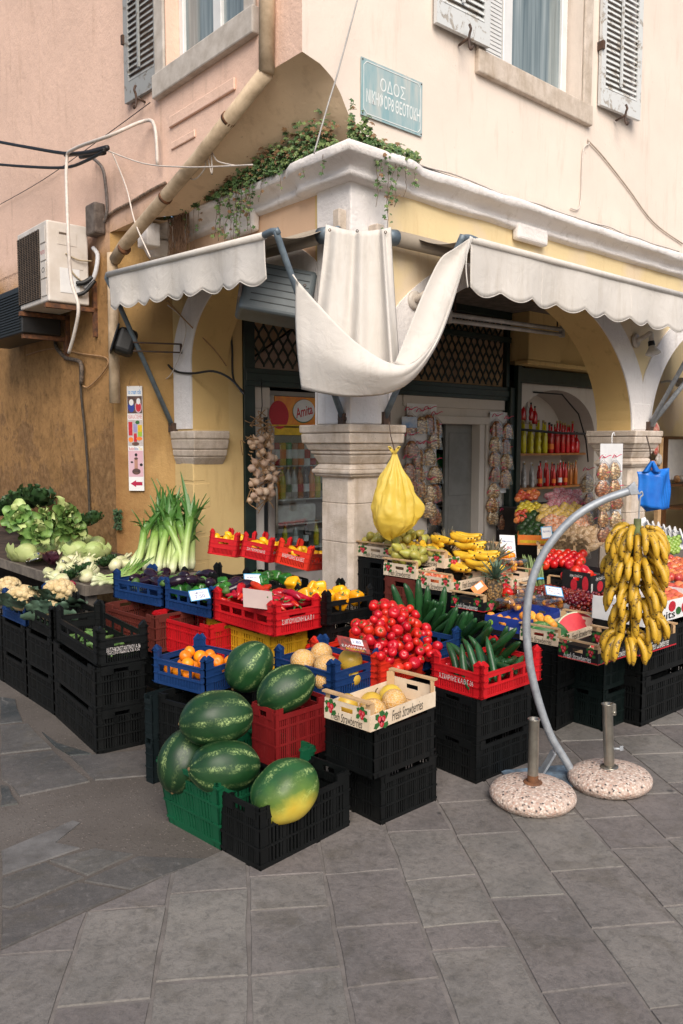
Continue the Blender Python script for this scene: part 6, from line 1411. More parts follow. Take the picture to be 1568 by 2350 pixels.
# ---- drain pipe
GUT = pm('stained_cream_pipe', (0.62,0.48,0.33), (0.38,0.28,0.18), 7, .6, .15, 30)
ap = -.475
t = on('drain_pipe', 'cream stained drainpipe running diagonally across the left wall', 'pipe')
P1 = [la(614,-260,ap), la(612,168,ap)]; P2 = [la(612,165,ap), la(448,372,ap), la(285,562,ap), la(264,596,ap)]; P3 = [la(258,588,ap), la(264,925,ap)]
mb = MB(); mb.tube(P1, .058, 16); mb.build('upright_length', GUT, t); mb = MB(); mb.tube(P2, .056, 16); mb.build('slanting_length', GUT, t); mb = MB(); mb.tube([P3[0]+Vector((0,0,.03)), P3[1]], .05, 16, rs=[.05,.052]); mb.build('lower_length', GUT, t)
for f in (.2,.6,.92): p = P2[0].lerp(P2[-1], f); d = (P2[-1]-P2[0]).normalized(); mb = MB(); mb.tube([p-d*.014, p+d*.014], .062, 14); mb.build('pipe_clip', RUST, t)
# ---- air conditioners
WAC = pm('yellowed_white_metal', (0.68,0.63,0.58), (0.58,0.52,0.46), 5, .45, .08, 30); GRL = pm('dusty_grille', (0.12,0.085,0.06), (0.07,0.05,0.035), 20, .6, .2)
t = on('air_conditioner', 'white outdoor air conditioner on rusty brackets, high on the left wall', 'air conditioner')
x0, x1, b0, b1, z0, z1 = -.92, -.50, 3.40, 4.20, 3.05, 3.83
mb = MB(); mb.box(x0, x1, b0, b1, z0, z1); mb.build('casing', WAC, t, bev=.018, seg=3)
mb = MB(); mb.box(x0-.006, x0, b0+.19, b1-.03, z0+.05, z1-.06); gr = mb.build('grille', pm('dark_grille_back', (0.02,0.017,0.015), None, 9, .8, 0), t)
mb = MB()
for k in range(38): z = z0+.055+k*.0175; mb.box(x0-.016, x0-.007, b0+.19, b1-.03, z, z+.007)
for k in range(9): b = b0+.19+k*.07; mb.box(x0-.019, x0-.016, b-.003, b+.003, z0+.05, z1-.06)
mb.build('grille_wires', GRL, gr)
mb = MB()
for k in range(4): mb.box(x0-.008, x0-.002, b0+.03, b0+.165, z0+.06+k*.17, z0+.06+k*.17+.155)
mb.build('front_panel', WAC, t, bev=.006)
M = frame((x0-.009, b0+.098, z0+.475), (0,-1,0), (0,0,1)); text('FUJITSU', INKR, t, M, width=.11, height=.045); 
text('O', INKB, t, frame((x0-.009, b0+.098, z0+.31), (0,-1,0), (0,0,1)), width=.075, height=.05)
mb = MB(); mb.box(x0+.12, x0+.32, b0-.004, b0+.001, z0+.10, z0+.34); mb.build('rating_label', PAPER, t); mb = MB(); mb.box(x0+.10, x0+.30, b0-.004, b0, z0+.56, z0+.70); mb.box(x0+.22, x0+.36, b0-.004, b0, z0+.34, z0+.50); mb.build('service_cover', WAC, t, bev=.004)
mb = MB(); mb.box(x0+.12, x0+.22, b0-.006, b0-.003, z0+.66, z0+.68); mb.build('slot', GRL, t)
mb = MB(); mb.box(x0-.02, AW, b0+.02, b0+.07, z0-.055, z0-.012); mb.box(x0-.02, AW, b1-.08, b1-.03, z0-.055, z0-.012); mb.box(AW-.04, AW, b0+.02, b0+.06, z0-.30, z0+.25); mb.box(AW-.04, AW, b1-.08, b1-.03, z0-.4, z0); mb.build('bracket', RUST, t)
mb = MB(); q = sm([(x1-.05,b0-.005,z0+.17),(x1+.0,b0-.07,z0+.24),(x1+.03,b0-.10,z0+.34),(x1+.06,b0-.08,z0+.5),(x1+.05,b0-.0,z0+.58)]); mb.tube(q, .022, 10); mb.build('insulated_pipe', pm('white_tape', (0.62,0.62,0.64), (0.5,0.5,0.52), 30, .6, .2), t)
mb = MB(); mb.tube(sm([(x1-.14,b0-.01,z0+.20),(x1-.07,b0-.05,z0+.215),(x1-.0,b0-.08,z0+.27)]), .024, 9); mb.tube(sm([(x1-.14,b0-.01,z0+.09),(x1-.07,b0-.05,z0+.12),(x1+.02,b0-.09,z0+.24)]), .02, 9); mb.build('black_joints', BLACKP, t)
mb = MB(); mb.tube(sm([(x0+.18,b0-.008,z0+.48),(x0+.30,b0-.03,z0+.43),(x1+.02,b0-.03,z0+.44)]), .008, 6); mb.tube(sm([(x0+.2,b0-.008,z0+.46),(x0+.24,b0-.02,z0+.3),(x1-.03,b0-.01,z0+.2)]), .008, 6); mb.build('cables', pm('beige_cable', (0.5,0.4,0.26), None, 9, .5, 0), t)
t = on('air_conditioner', 'black outdoor condenser in shadow at the left edge of the wall', 'air conditioner')
b0_, zt_ = FA(52,655,-.9); b1_, _ = FA(-60,640,-.9); _, zb_ = FA(40,768,-.9)
mb = MB(); mb.box(-.92, -.5, b0_, b1_, zb_, zt_); ca = mb.build('casing', BLACKP, t, bev=.012)
mb = MB(); 
for k in range(14): z = zb_+.04+k*(zt_-zb_-.08)/14; mb.box(-.932, -.921, b0_+.04, b1_-.04, z, z+.012)
mb.build('grille_wires', BLACKP, ca); mb = MB(); mb.box(-.9, AW, b0_+.03, b0_+.08, zb_-.05, zb_-.004); mb.box(AW-.04, AW, b0_+.03, b0_+.08, zb_-.25, zb_); mb.build('bracket', RUST, t)
t = on('junction_box', 'grey weathered junction box with taped cables beside the air conditioner', 'junction box'); p = la(222,500,-.46)
mb = MB(); mb.box(-.53, AW, p.y-.10, p.y+.12, p.z-.17, p.z+.13); mb.build('box', pm('grimy_grey_plastic', (0.17,0.14,0.12), (0.08,0.06,0.05), 14, .8, .4, 30), t, bev=.02, seg=2)
t = on('junction_box', 'small white junction box under the end of the cornice', 'junction box'); p = la(340,540,-.30)
mb = MB(); mb.box(-.36, -.22, p.y-.09, p.y+.10, p.z-.11, p.z+.10); mb.build('box', WHITE, t, bev=.008)
# ---- cables
def cable(label, pts, r, mat, name='cable', fn=None, group=None, nn=5):
    P = [fn(*p) if fn else Vector(p) for p in pts]; mb = MB(); mb.tube(sm(P, nn), r, 7); o = mb.build(name, mat); o.location = W(0,0,0); o.rotation_euler = (0,0,TH); return tag(o, label, 'cable', group)
CBK = pm('black_cable', (0.012,0.012,0.013), None, 9, .5, 0); CWH = pm('white_cable', (0.66,0.60,0.55), (0.55,0.48,0.42), 30, .5, .05); CBR = pm('painted_over_cable', (0.44,0.26,0.13), (0.3,0.17,0.08), 20, .7, .1)
fa = lambda a: (lambda x, y: la(x, y, a)); fbp = lambda b: (lambda x, y: lbb(x, y, b))
cable('upper of two thick black cables coming in from the left', [(-40,318),(60,337),(165,353),(240,343)], .017, CBK, fn=fa(-.70))
cable('lower of two thick black cables coming in from the left', [(-40,374),(60,382),(150,384),(200,368),(240,346)], .015, CBK, fn=fa(-.70))
cable('tangle of black tape where the thick cables meet the wall', [(150,355),(200,350),(247,338),(225,352),(185,360),(240,350)], .022, CBK, fn=fa(-.62))
cable('ribbed white conduit hanging in front of the air conditioner', [(362,378),(355,290),(330,278),(250,312),(170,342),(153,372),(156,520),(163,640),(180,702),(172,760),(158,810)], .016, CWH, fn=lambda x, y: la(x, y, -.48 if x > 300 else -.75 if y < 400 else -.97))
cable('thin white cable looping from the diagonal pipe to the ivy', [(245,345),(330,375),(420,383),(500,382),(580,378)], .006, CWH, fn=fa(-.55))
cable('white cable coil hanging behind the diagonal pipe', [(465,342),(472,380),(450,410),(432,405),(438,380),(470,350),(487,400),(486,350),(500,370),(540,380)], .006, CWH, fn=fa(-.42))
cable('bundle of taped cables along the wall below the diagonal pipe', [(236,508),(262,485),(300,465),(345,438),(380,420)], .016, pm('taped_cables', (0.10,0.07,0.05), (0.32,0.22,0.15), 30, .7, .3), fn=fa(-.43))
cable('grey taped cable falling from the black cables to the junction box', [(212,362),(235,385),(243,430),(246,480),(240,510)], .016, pm('grey_taped_cable', (0.18,0.16,0.15), (0.08,0.06,0.05), 40, .7, .3), fn=fa(-.46))
cable('thin black wire across the upper left wall', [(-20,480),(100,412),(250,305),(345,235)], .004, CBK, fn=fa(-.44))
cable('thin white cable dropping from the wall to the awning', [(258,350),(290,430),(310,510),(345,590)], .007, CWH, fn=fa(-.52))
cable('black hose on the wall below the air conditioner', [(133,742),(128,790),(150,820),(185,832),(187,880)], .022, pm('black_foam_hose', (0.03,0.026,0.022), (0.16,0.12,0.09), 40, .8, .3), fn=fa(-.45))
cable('black drain hose running down the left wall', [(185,830),(186,900),(196,1000),(203,1100),(206,1190)], .013, pm('dusty_black_hose', (0.06,0.045,0.03), (0.02,0.017,0.014), 30, .8, .2), fn=fa(-.44))
cable('ochre-painted cable looping on the left wall', [(60,815),(120,800),(190,812),(245,822),(240,850),(205,887),(190,885)], .008, CBR, fn=fa(-.43))
cable('black cable looping from the pier down to the green screen', [(384,690),(372,740),(380,820),(400,850),(440,857),(490,852),(530,870),(560,905)], .011, CBK, fn=fa(-.03))
cable('black cable hanging inside the left arch', [(515,705),(527,740),(533,800),(536,870),(560,900)], .011, CBK, fn=fbp(2.24))
cable('white loop of cable across the pier', [(385,700),(425,740),(418,800),(390,862),(360,870),(330,830),(325,770)], .005, CWH, fn=fa(-.05))
cable('thin tan cable slanting across the arch reveal', [(385,690),(430,740),(490,800),(520,840)], .006, CBR, fn=fbp(2.22))
def ctop(x): return (x, -.02+.02*n3((x*2,0,0)), ZC1+.045+.02*n3((x*1.3,2,0)))
cable('black cable lying along the top of the right cornice', [ctop(.35+.25*i) for i in range(24)], .016, CBK)
cable('white cable beside the black one on the right cornice', [(x, y-.0, z+.03+.02*n3((x*3,1,1))) for x, y, z in (ctop(.2+.3*i) for i in range(17))], .008, CWH)
cable('white cable dropping from the window sill to the right cornice', [(1350,318),(1352,330),(1338,350),(1332,470),(1310,478)], .006, CWH, fn=fbp(.035))
cable('beige cable slanting down the right wall', [(1350,322),(1385,360),(1440,430),(1500,510),(1568,560)], .007, pm('beige_wire', (0.5,0.4,0.32), None, 9, .5, 0), fn=fbp(.035))
cable('taut wire running from above down to the ivy', [(828,-30),(780,150),(750,250),(721,352)], .006, pm('grey_wire', (0.4,0.38,0.36), None, 9, .5, 0), fn=fbp(-.12))
# ---- floodlight, lamps, hanging grey box
t = on('floodlight', 'black floodlight on a bracket below the left awning', 'lamp'); p = la(290,785,-.42); e = la(335,785,-.15)
mb = MB(); M = Matrix.Translation(p) @ Matrix.Rotation(R(-25), 4, 'Z') @ Matrix.Rotation(R(18), 4, 'Y'); mb.frustum((-.10,.08,-.14,.14), (-.05,.04,-.10,.10), .14, -.14) if False else mb.box(-.10,.09,-.15,.13,-.13,.12,M); mb.build('housing', BLACKP, t, bev=.05, seg=3)
mb = MB(); M2 = M; mb.box(-.12,-.10,-.16,.14,-.15,.13,M); mb.build('front_frame', BLACKP, t, bev=.01)
mb = MB(); r0 = M @ Vector((.06,-.15,0)); r1 = M @ Vector((.06,.13,0)); q = Vector((.0-.02,p.y-.35,p.z-.02)); mb.bar(r0, q, .03, .012); mb.bar(r0+Vector((0,0,-.08)), q+Vector((0,0,-.08)), .03, .012); mb.bar(q+Vector((0,0,.0)), q+Vector((0,0,-.09)), .03, .012, up=(0,1,0)); mb.build('bracket', IRON, t)
def wall_lamp(px, py, b, label, flip):
    t = on('wall_lamp', label, 'lamp', 'white wall lamps by the arch'); p = lbb(px, py, b)
    IV = pm('ivory_plastic', (0.60,0.55,0.49), (0.48,0.42,0.36), 14, .5, .05)
    mb = MB(); mb.lathe([(.001,0),(.075,0),(.075,.02),(.05,.03),(.001,.031)], 20, frame(p, (1,0,0), (0,0,1)) , closed=False); mb.build('wall_plate', IV, t)
    q = p + Vector((.04,-.13,.02)); mb = MB(); mb.tube(sm([p+Vector((0,-.02,0)), p+Vector((.0,-.10,.03)), q+Vector((.02,-.01,.05)), q+Vector((.04,-.01,-.03))]), .026, 12); mb.build('arm', IV, t)
    h = q+Vector((.045,-.01,-.05)); sgn = -1
    mb = MB(); M = Matrix.Translation(h) @ Matrix.Rotation(R(168 if not flip else 25), 4, 'X'); mb.lathe([(.033,-.02),(.036,.02),(.034,.03)], 16, M); mb.build('socket', IV if flip else BLACKP, t)
    mb = MB(); mb.lathe([(.03,.03),(.045,.06),(.075,.10),(.08,.118),(.06,.13),(.001,.134)], 22, M, closed=False); mb.build('reflector_bulb', pm('frosted_glass', (0.55,0.52,0.48), (0.42,0.40,0.38), 20, .2, .05), t)
wall_lamp(1458, 782, -.01, 'white wall lamp with a reflector bulb between the two right arches', False)
wall_lamp(950, 690, -.01, 'white wall lamp beside the corner awning sheet', True)
t = thing('wall_speaker', 'grey-blue plastic box hanging tilted under the left arch', 'speaker box', DY(642, 684, 6.36), Euler((R(-16), R(9), R(6)))); t.scale = (1.1,)*3
GB_ = pm('grey_blue_plastic', (0.13,0.16,0.175), (0.095,0.115,0.125), 5, .5, .08, 40)
mb = MB(); mb.add([(-.27,-.16,-.20),(.20,-.16,-.20),(.24,-.16,.17),(-.24,-.16,.17),(-.30,.14,-.16),(.27,.14,-.16),(.29,.14,.24),(-.31,.14,.24)], [(0,1,2,3),(5,4,7,6),(4,0,3,7),(1,5,6,2),(3,2,6,7),(4,5,1,0)]); mb.build('housing', GB_, t, bev=.03, seg=3)
mb = MB()
for k in range(6): z = -.13+k*.052; mb.box(-.20, .19, -.1635, -.160, z, z+.006)
mb.build('front_ribs', pm('dark_grey_ribs', (0.04,0.05,0.055), None, 9, .6, 0), t); mb = MB(); mb.box(-.285,-.265,-.12,-.02,-.10,.02); mb.build('sticker', pm('beige_sticker', (0.45,0.36,0.32), None, 9, .6, 0), t)
mb = MB(); mb.tube(sm([(.20,.10,.28),(.34,.06,.27),(.36,.05,.1),(.34,.04,-.12),(.2,.05,-.18)]), .022, 10); mb.build('frame', BLACKP, t); mb = MB(); mb.bar((0,.14,.1),(0.05,.38,.3), .05, .03); mb.build('hanger', IRON, t)
# ---- ice-cream sign on a string
Pw = W(AW, 3.1); dw = (W(0, 2.62)-W(AW, 3.1)).normalized(); nw = Vector((dw.y, -dw.x, 0)); nw = nw if nw.y < 0 else -nw
Pq = Pw + nw*.03
TLp, TRp, BLp = FP(291,886,Pq,nw), FP(325,878,Pq,nw), FP(294,1126,Pq,nw)
wd, ht = (TRp-TLp).length, TLp.z-BLp.z
t = thing('hanging_sign', 'narrow vertical ice cream rolls sign hung on a string on the left wall', 'sign', Vector((TLp.x, TLp.y, BLp.z))); M = frame((0,0,0), dw, (0,0,1))
mb = MB(); mb.prism([(0,0),(wd,0),(wd,ht),(0,ht)], .012, M @ Matrix.Translation((0,0,-.012))); mb.build('board', PAPER, t)
def rect(x0, x1, y0, y1, m, z=.0006, name='printed_picture'):
    mb = MB(); mb.prism([(x0*wd,y0*ht),(x1*wd,y0*ht),(x1*wd,y1*ht),(x0*wd,y1*ht)], .0004, M @ Matrix.Translation((0,0,z))); return mb.build(name, m, t)
def disc(cx, cy, rx, ry, m, z=.0012, name='printed_shape'):
    mb = MB(); mb.prism([(cx*wd+rx*wd*math.cos(2*PI*i/16), cy*ht+ry*ht*math.sin(2*PI*i/16)) for i in range(16)], .0004, M @ Matrix.Translation((0,0,z))); return mb.build(name, m, t)
PHB = pm('brown_photo_print', (0.16,0.08,0.06), (0.04,0.03,0.03), 40, .4, 0); PHG = pm('pale_photo_print', (0.52,0.47,0.46), (0.4,0.36,0.36), 30, .4, 0); PHP = pm('pink_photo_print', (0.62,0.36,0.42), (0.58,0.42,0.48), 6, .4, 0); PHV = pm('mixed_drinks_print', (0.55,0.30,0.05), (0.50,0.05,0.03), 40, .4, 0)
text('ice cream rolls', pm('bright_blue_ink', (0.03,0.28,0.66), None, 9, .5, 0), t, M @ Matrix.Translation((wd*.5, ht*.945, .0006)), width=wd*.84, height=ht*.045, bold=.01)
rect(.02,.98,.74,.905,PHB); disc(.27,.80,.21,.05,INKBL,.0014); disc(.28,.845,.15,.03,PAPER,.0018); disc(.74,.80,.22,.055,PHP,.0014); disc(.74,.80,.18,.045,INKR,.0018); disc(.75,.855,.13,.03,PAPER,.0022)
text('VEGAN LACTOSE FREE', INKR, t, M @ Matrix.Translation((wd*.5, ht*.71, .0006)), width=wd*.92, height=ht*.04)
rect(.02,.98,.43,.68,PHG); rect(.06,.32,.53,.66,INKR,.0014); rect(.38,.62,.56,.64,pm('lilac_print', (0.32,0.3,0.55), None, 9, .5, 0),.0014); rect(.67,.95,.52,.63,INKY,.0014); rect(.67,.95,.52,.565,pm('lime_print', (0.30,0.48,0.04), None, 9, .5, 0),.0018); rect(.4,.6,.47,.55,INKR,.0018); disc(.2,.49,.16,.025,INKO,.002); disc(.76,.50,.2,.018,INKO,.002); disc(.5,.45,.25,.018,PHB,.002); disc(.66,.655,.14,.018,INKG,.002)
for s_, x, m in (('Bubble', .24, INKR),('Boba', .55, INKBL),('Tea', .82, INKY)): text(s_, m, t, M @ Matrix.Translation((wd*x, ht*.405, .0006)), width=wd*(.36 if s_ == 'Bubble' else .24), height=ht*.03)
rect(.02,.98,.135,.385,PHP); rect(.40,.62,.20,.31,pm('tan_drink_print', (0.42,0.22,0.16), None, 9, .5, 0),.0014); disc(.52,.185,.28,.03,PHB,.0018); disc(.52,.31,.12,.012,PHB,.0018); disc(.52,.345,.09,.016,INKB,.0018); disc(.85,.25,.1,.014,INKB,.0018); disc(.24,.275,.09,.009,INKB,.0018)
mb = MB(); mb.prism([(wd*x, ht*y) for x, y in ((.12,.068),(.48,.035),(.48,.052),(.90,.052),(.90,.085),(.48,.085),(.48,.102))], .0006, M @ Matrix.Translation((0,0,.0008))); mb.build('red_arrow', pm('crimson_ink', (0.45,0.01,0.06), None, 9, .5, 0), t)
mb = MB(); mb.tube([M @ Vector((.02,ht-.01,.002)), M @ Vector((wd*.5,ht+.17,.0)), M @ Vector((wd-.02,ht-.01,.002))], .0025, 5); mb.build('string', CBR, t)
# ---- awnings
def m_cloth():
    s = NT('off_white_canvas'); k = s.ramp(s.noise(2.2, 5, .6), [(.3, (0.58,0.545,0.50)), (.7, (0.66,0.625,0.585))])
    mp = s.n('ShaderNodeMapping'); mp.inputs['Scale'].default_value = (7, 7, .8); s.l(s.tc.outputs['Object'], mp.inputs[0]); k = s.mix(s.math('MULTIPLY', s.ramp(s.noise(1.6, 6, .7, vec=mp.outputs[0]), [(.52, 0), (.72, 1)]), .38), k, (0.42,0.37,0.31))
    k = s.mix(s.math('MULTIPLY', s.ramp(s.noise(30, 3, .7), [(.70, 0), (.74, 1)]), .35), k, (0.3,0.26,0.22))
    s.bump(s.math('ADD', s.math('MULTIPLY', s.noise(220, 2), .12), s.noise(6, 4, .55, dist=1.6)), .32, .02); return s.set(k, .9, 0, .2)
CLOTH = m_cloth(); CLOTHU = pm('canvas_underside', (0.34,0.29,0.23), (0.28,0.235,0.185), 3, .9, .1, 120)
def valance(t, P0, P1, drop0, drop1, nsc, seed):
    P0, P1 = Vector(P0), Vector(P1); d = (P1-P0); L = d.length; nrm = Vector((d.y, -d.x, 0)).normalized(); mb = MB()
    def fn(u, v):
        p = P0 + d*u; dr = drop0+(drop1-drop0)*u; sc = abs(math.sin(PI*nsc*u))
        zz = -v*(dr*.88 + dr*.14*sc); wv = .020*v*math.sin(u*nsc*PI*.9+seed)+.02*v*n3((u*6+seed, v, 0))
        return p + nrm*wv + Vector((0,0,zz+.012*(1-v)*0))
    mb.grid(fn, 160, 10); v_ = mb.build('valance', CLOTH, t, solid=.003)
    for q in (.22, .55, .86): mb = MB(); mb.tube([fn(q, k/10)-nrm*.001*(1 if nrm.y > 0 else -1) for k in range(11)], .0035, 4); mb.build('seam', CLOTH, v_)
    mb = MB(); mb.tube([fn(i/160, 1.0) for i in range(161)], .004, 5); mb.build('piping', CLOTH, v_)
    mb = MB(); mb.tube([P0+Vector((0,0,-.004)), P1+Vector((0,0,-.004))], .026, 12); mb.build('front_hem', CLOTH, t)
def canopy(t, A0, A1, B0, B1):               # front edge A, wall edge B
    mb = MB(); A0, A1, B0, B1 = map(Vector, (A0, A1, B0, B1))
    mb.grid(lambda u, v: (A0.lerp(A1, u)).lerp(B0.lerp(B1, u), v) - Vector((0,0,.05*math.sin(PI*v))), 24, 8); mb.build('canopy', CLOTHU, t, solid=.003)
t = on('awning', 'off-white scalloped awning over the left arch', 'awning', None)
zL0, zL1 = 3.10, 3.22
valance(t, (-.665, .16, zL0), (-.665, 2.62, zL1), .33, .33, 9, 1.0)
canopy(t, (-.665,.16,zL0+.01), (-.665,2.62,zL1+.01), (-.10,.16,3.24), (-.10,2.6,3.30))
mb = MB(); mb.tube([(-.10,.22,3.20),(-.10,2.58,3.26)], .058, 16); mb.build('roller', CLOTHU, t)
mb = MB(); mb.tube([(-.10,.12,3.20),(-.10,.22,3.20)], .05, 14, rs=[.05,.062]); mb.tube([(-.10,.02,3.20),(-.10,.12,3.20)], .035, 12); mb.build('roller_end', METALB, t); mb = MB(); mb.box(-.10,-.025,.02,.09,3.12,3.36); mb.build('roller_bracket', STONE, t, bev=.006)
mb = MB(); mb.tube(sm([(-.665,.16,zL0),(-.665,.06,zL0+.005),(-.66,.01,zL0-.02),(-.62,.02,zL0-.11),(-.02,.06,1.84)], 6)[:-1]+[Vector((-.02,.06,1.84))], .024, 12); mb.build('arm', METALB, t)
mb = MB(); mb.tube([(-.665,2.62,zL1),(-.66,2.66,zL1-.03),(-.62,2.64,zL1-.12),(-.03,2.60,1.82)], .024, 12); mb.build('arm', METALB, t)
mb = MB(); mb.box(-.05,.0,.03,.09,1.79,1.88); mb.tube([(-.03,.02,1.84),(-.03,.10,1.84)], .014, 8); mb.build('arm_bracket', IRON, t); mb = MB(); mb.box(-.06,.0,2.56,2.64,1.77,1.86); mb.build('arm_bracket', IRON, t)
t = on('awning', 'off-white scalloped awning over the right arch', 'awning', None)
valance(t, (.56, -.665, 3.12), (4.62, -.665, 3.12), .38, .37, 11, 3.0)
canopy(t, (.56,-.665,3.13), (4.62,-.665,3.13), (.56,-.10,3.24), (4.62,-.10,3.24))
mb = MB(); mb.tube([(.36,-.10,3.20),(4.6,-.10,3.20)], .058, 16); mb.build('roller', CLOTHU, t)
mb = MB(); mb.tube([(.26,-.10,3.20),(.36,-.10,3.20)], .05, 14, rs=[.05,.062]); mb.tube([(.18,-.10,3.20),(.26,-.10,3.20)], .04, 12); mb.build('roller_end', METALB, t); mb = MB(); mb.box(.15,.23,-.12,-.025,3.12,3.27); mb.build('roller_bracket', STONE, t, bev=.006)
mb = MB(); mb.tube(sm([(.62,-.665,3.12),(.53,-.665,3.125),(.47,-.66,3.10),(.45,-.62,3.02),(.33,-.03,1.86)], 6), .024, 12); mb.build('arm', METALB, t)
mb = MB(); mb.tube([(4.55,-.665,3.10),(4.55,-.64,3.05),(4.42,-.03,1.84)], .024, 12); mb.build('arm', METALG, t); mb = MB(); mb.tube([(4.95,-.62,2.9),(4.44,-.03,1.84)], .026, 12); mb.build('arm', METALG, t)
mb = MB(); mb.box(.30,.37,-.05,-.0,1.80,1.90); mb.build('arm_bracket', IRON, t); mb = MB(); mb.box(4.38,4.47,-.06,.0,1.80,1.9); mb.build('arm_bracket', IRON, t)
# corner sheet: back drape, swag and the fold on the right
t = thing('canvas_sheet', 'off-white canvas sheet draped and tied between the two awnings at the corner', 'awning sheet', W(0,0,0)); o0 = t.location
def pl_(pts, u):
    n = len(pts)-1; i = min(int(u*n), n-1); f = u*n-i; p0, p1, p2, p3 = pts[max(i-1,0)], pts[i], pts[i+1], pts[min(i+2,n)]
    return [.5*((2*p1[k])+(-p0[k]+p2[k])*f+(2*p0[k]-5*p1[k]+4*p2[k]-p3[k])*f*f+(-p0[k]+3*p1[k]-3*p2[k]+p3[k])*f**3) for k in range(len(p0))]
def s1(u, v):
    x0 = 748+149*u+2*math.sin(9*u); x1 = 706+214*u**.9; x = x0+(x1-x0)*v**1.2; y = 515+6*u+4*math.sin(u*PI)*3*(1-v)+v*345
    fold = .042*math.sin(u*17+.8+1.2*v)*(.3+.7*v)+.012*math.sin(u*31+2*v)+.045*math.exp(-((u-.86-.04*v)/.035)**2)*-1.5+.02*math.sin(5*u+2)*v
    return DY(x, y, 5.80+fold-.02*v) - o0
mb = MB(); mb.grid(s1, 70, 24); mb.build('hanging_drape', CLOTH, t, solid=.003)
hem = [(679,640,5.62),(738,706,5.55),(800,770,5.48),(850,809,5.44),(893,832,5.42),(932,838,5.43),(966,820,5.46),(1001,775,5.53),(1031,700,5.60),(1061,610,5.68),(1084,543,5.74)]
low = [(692,893,5.70),(735,902,5.62),(790,910,5.56),(850,909,5.52),(893,902,5.50),(932,884,5.50),(968,848,5.52),(1007,783,5.56),(1037,704,5.61),(1064,612,5.68),(1085,545,5.74)]
def s2(u, v):
    a = pl_(hem, u); b = pl_(low, u); w_ = math.sin(PI*v)*math.sin(PI*min(1,u*1.15+.05))
    x = a[0]+(b[0]-a[0])*v; y = a[1]+(b[1]-a[1])*v; Y = a[2]+(b[2]-a[2])*v - .09*max(0,w_)*(1-u)
    Y += .012*math.sin(9*u+6*v)*(1-abs(2*v-1)); return DY(x-(6*math.sin(PI*v) if u < .05 else 0), y, Y) - o0
mb = MB(); mb.grid(s2, 80, 24); mb.build('swag', CLOTH, t, solid=.003)
lf = [(1082,543),(1066,555),(1040,572),(1012,592),(985,642),(958,704),(930,775),(905,836)]; rt = [(1086,546),(1074,575),(1061,610),(1046,655),(1031,700),(1001,775),(966,820),(932,840)]
def s3(u, v):
    a = pl_(lf, v); b = pl_(rt, v); return DY(a[0]+(b[0]-a[0])*u, a[1]+(b[1]-a[1])*u, 5.76-.28*v*.6+.05*math.sin(PI*u)*math.sin(PI*v)-.02*u) - o0
mb = MB(); mb.grid(s3, 16, 30); mb.build('inner_fold', CLOTH, t, solid=.003)
def s4(u, v):                                 # underside of the swag, closing the pocket
    b = pl_(low, u*.55); return DY(b[0]+ (40*v if u < .1 else 30*v*(1-u)), b[1]-70*v, b[2]+.30*v*(1-u*.5)) - o0
mb = MB(); mb.grid(s4, 30, 8); mb.build('underside', CLOTH, t, solid=.003)
mb = MB(); mb.tube([DY(672,630,5.6)-o0, DY(680,642,5.6)-o0, DY(684,650,5.6)-o0], .006, 6); mb.tube(sm([DY(1080,542,5.7)-o0, DY(1072,580,5.68)-o0, DY(1070,620,5.68)-o0, DY(1074,660,5.68)-o0]), .005, 6); mb.build('tie_cord', CLOTH, t)
mb = MB()
for (x, y, Y) in ((700,655,5.57),(757,528,5.79),(820,530,5.79),(885,533,5.78)): mb.lathe([(.011,0),(.011,.004),(.005,.005)], 10, frame(DY(x,y,Y-.02)-o0, (1,0,0), (0,0,1)), closed=False)
mb.build('eyelets', IRON, t)
# ---- carrier bags on hooks
t = thing('plastic_bag', 'translucent yellow carrier bag hanging full from a wire at the stone pillar', 'bag', DY(905, 1035, 5.62)); o0 = t.location
YBAG = NT('yellow_film'); YBAG.bump(YBAG.noise(9, 5, .65, dist=3.0), .35, .012); YBAGM = YBAG.set(YBAG.ramp(YBAG.noise(4, 3), [(.3, (0.80,0.58,0.07)), (.7, (0.86,0.68,0.16))]), .32); tl = YBAG.n('ShaderNodeBsdfTranslucent'); tl.inputs[0].default_value = (.9,.72,.12,1); mxs = YBAG.n('ShaderNodeMixShader'); mxs.inputs[0].default_value = .38; YBAG.l(YBAG.p.outputs[0], mxs.inputs[1]); YBAG.l(tl.outputs[0], mxs.inputs[2]); YBAG.l(mxs.outputs[0], YBAG.out.inputs[0])
outl = [(0,905,4),(.08,905,9),(.18,903,18),(.32,902,36),(.48,903,48),(.62,906,56),(.74,908,57),(.84,908,50),(.92,905,36),(.97,903,20),(1,903,3)]
def bag(u, v):
    for (t0, c0, r0), (t1, c1, r1) in zip(outl[:-1], outl[1:]):
        if v <= t1: f = (v-t0)/(t1-t0); cx = c0+(c1-c0)*f; r = r0+(r1-r0)*f; break
    a = 2*PI*u; q = (1-v)**1.1; pl = abs(math.sin(4.5*a+.9+2.2*v+1.5*math.sin(a))); k = 1.02-.26*(1-pl)*q+.16*n3((math.cos(a)*1.1+3,math.sin(a)*1.1,v*1.8))+.14*n3((math.cos(a)*2.2,math.sin(a)*2.2,v*5+5))-.10*abs(n3((math.cos(a)*4+2,math.sin(a)*4,v*7)))+.22*max(0, math.cos(a-.25))**8*math.exp(-((v-.62)/.10)**2); s_ = r*k*5.62/F_
    c = DY(cx+3*math.sin(5*v), 1035+204*v, 5.62)-o0; zz = .03*n3((math.cos(a)*2,math.sin(a)*2,v*3+7))*min(1, v*2); zz += .035*(.5+.5*math.cos(a-.4))*max(0, v-.7)*2
    return c + Vector((math.cos(a)*s_, math.sin(a)*s_*.6, zz))
mb = MB(); mb.grid(bag, 110, 70); mb.build('bag_body', YBAGM, t)
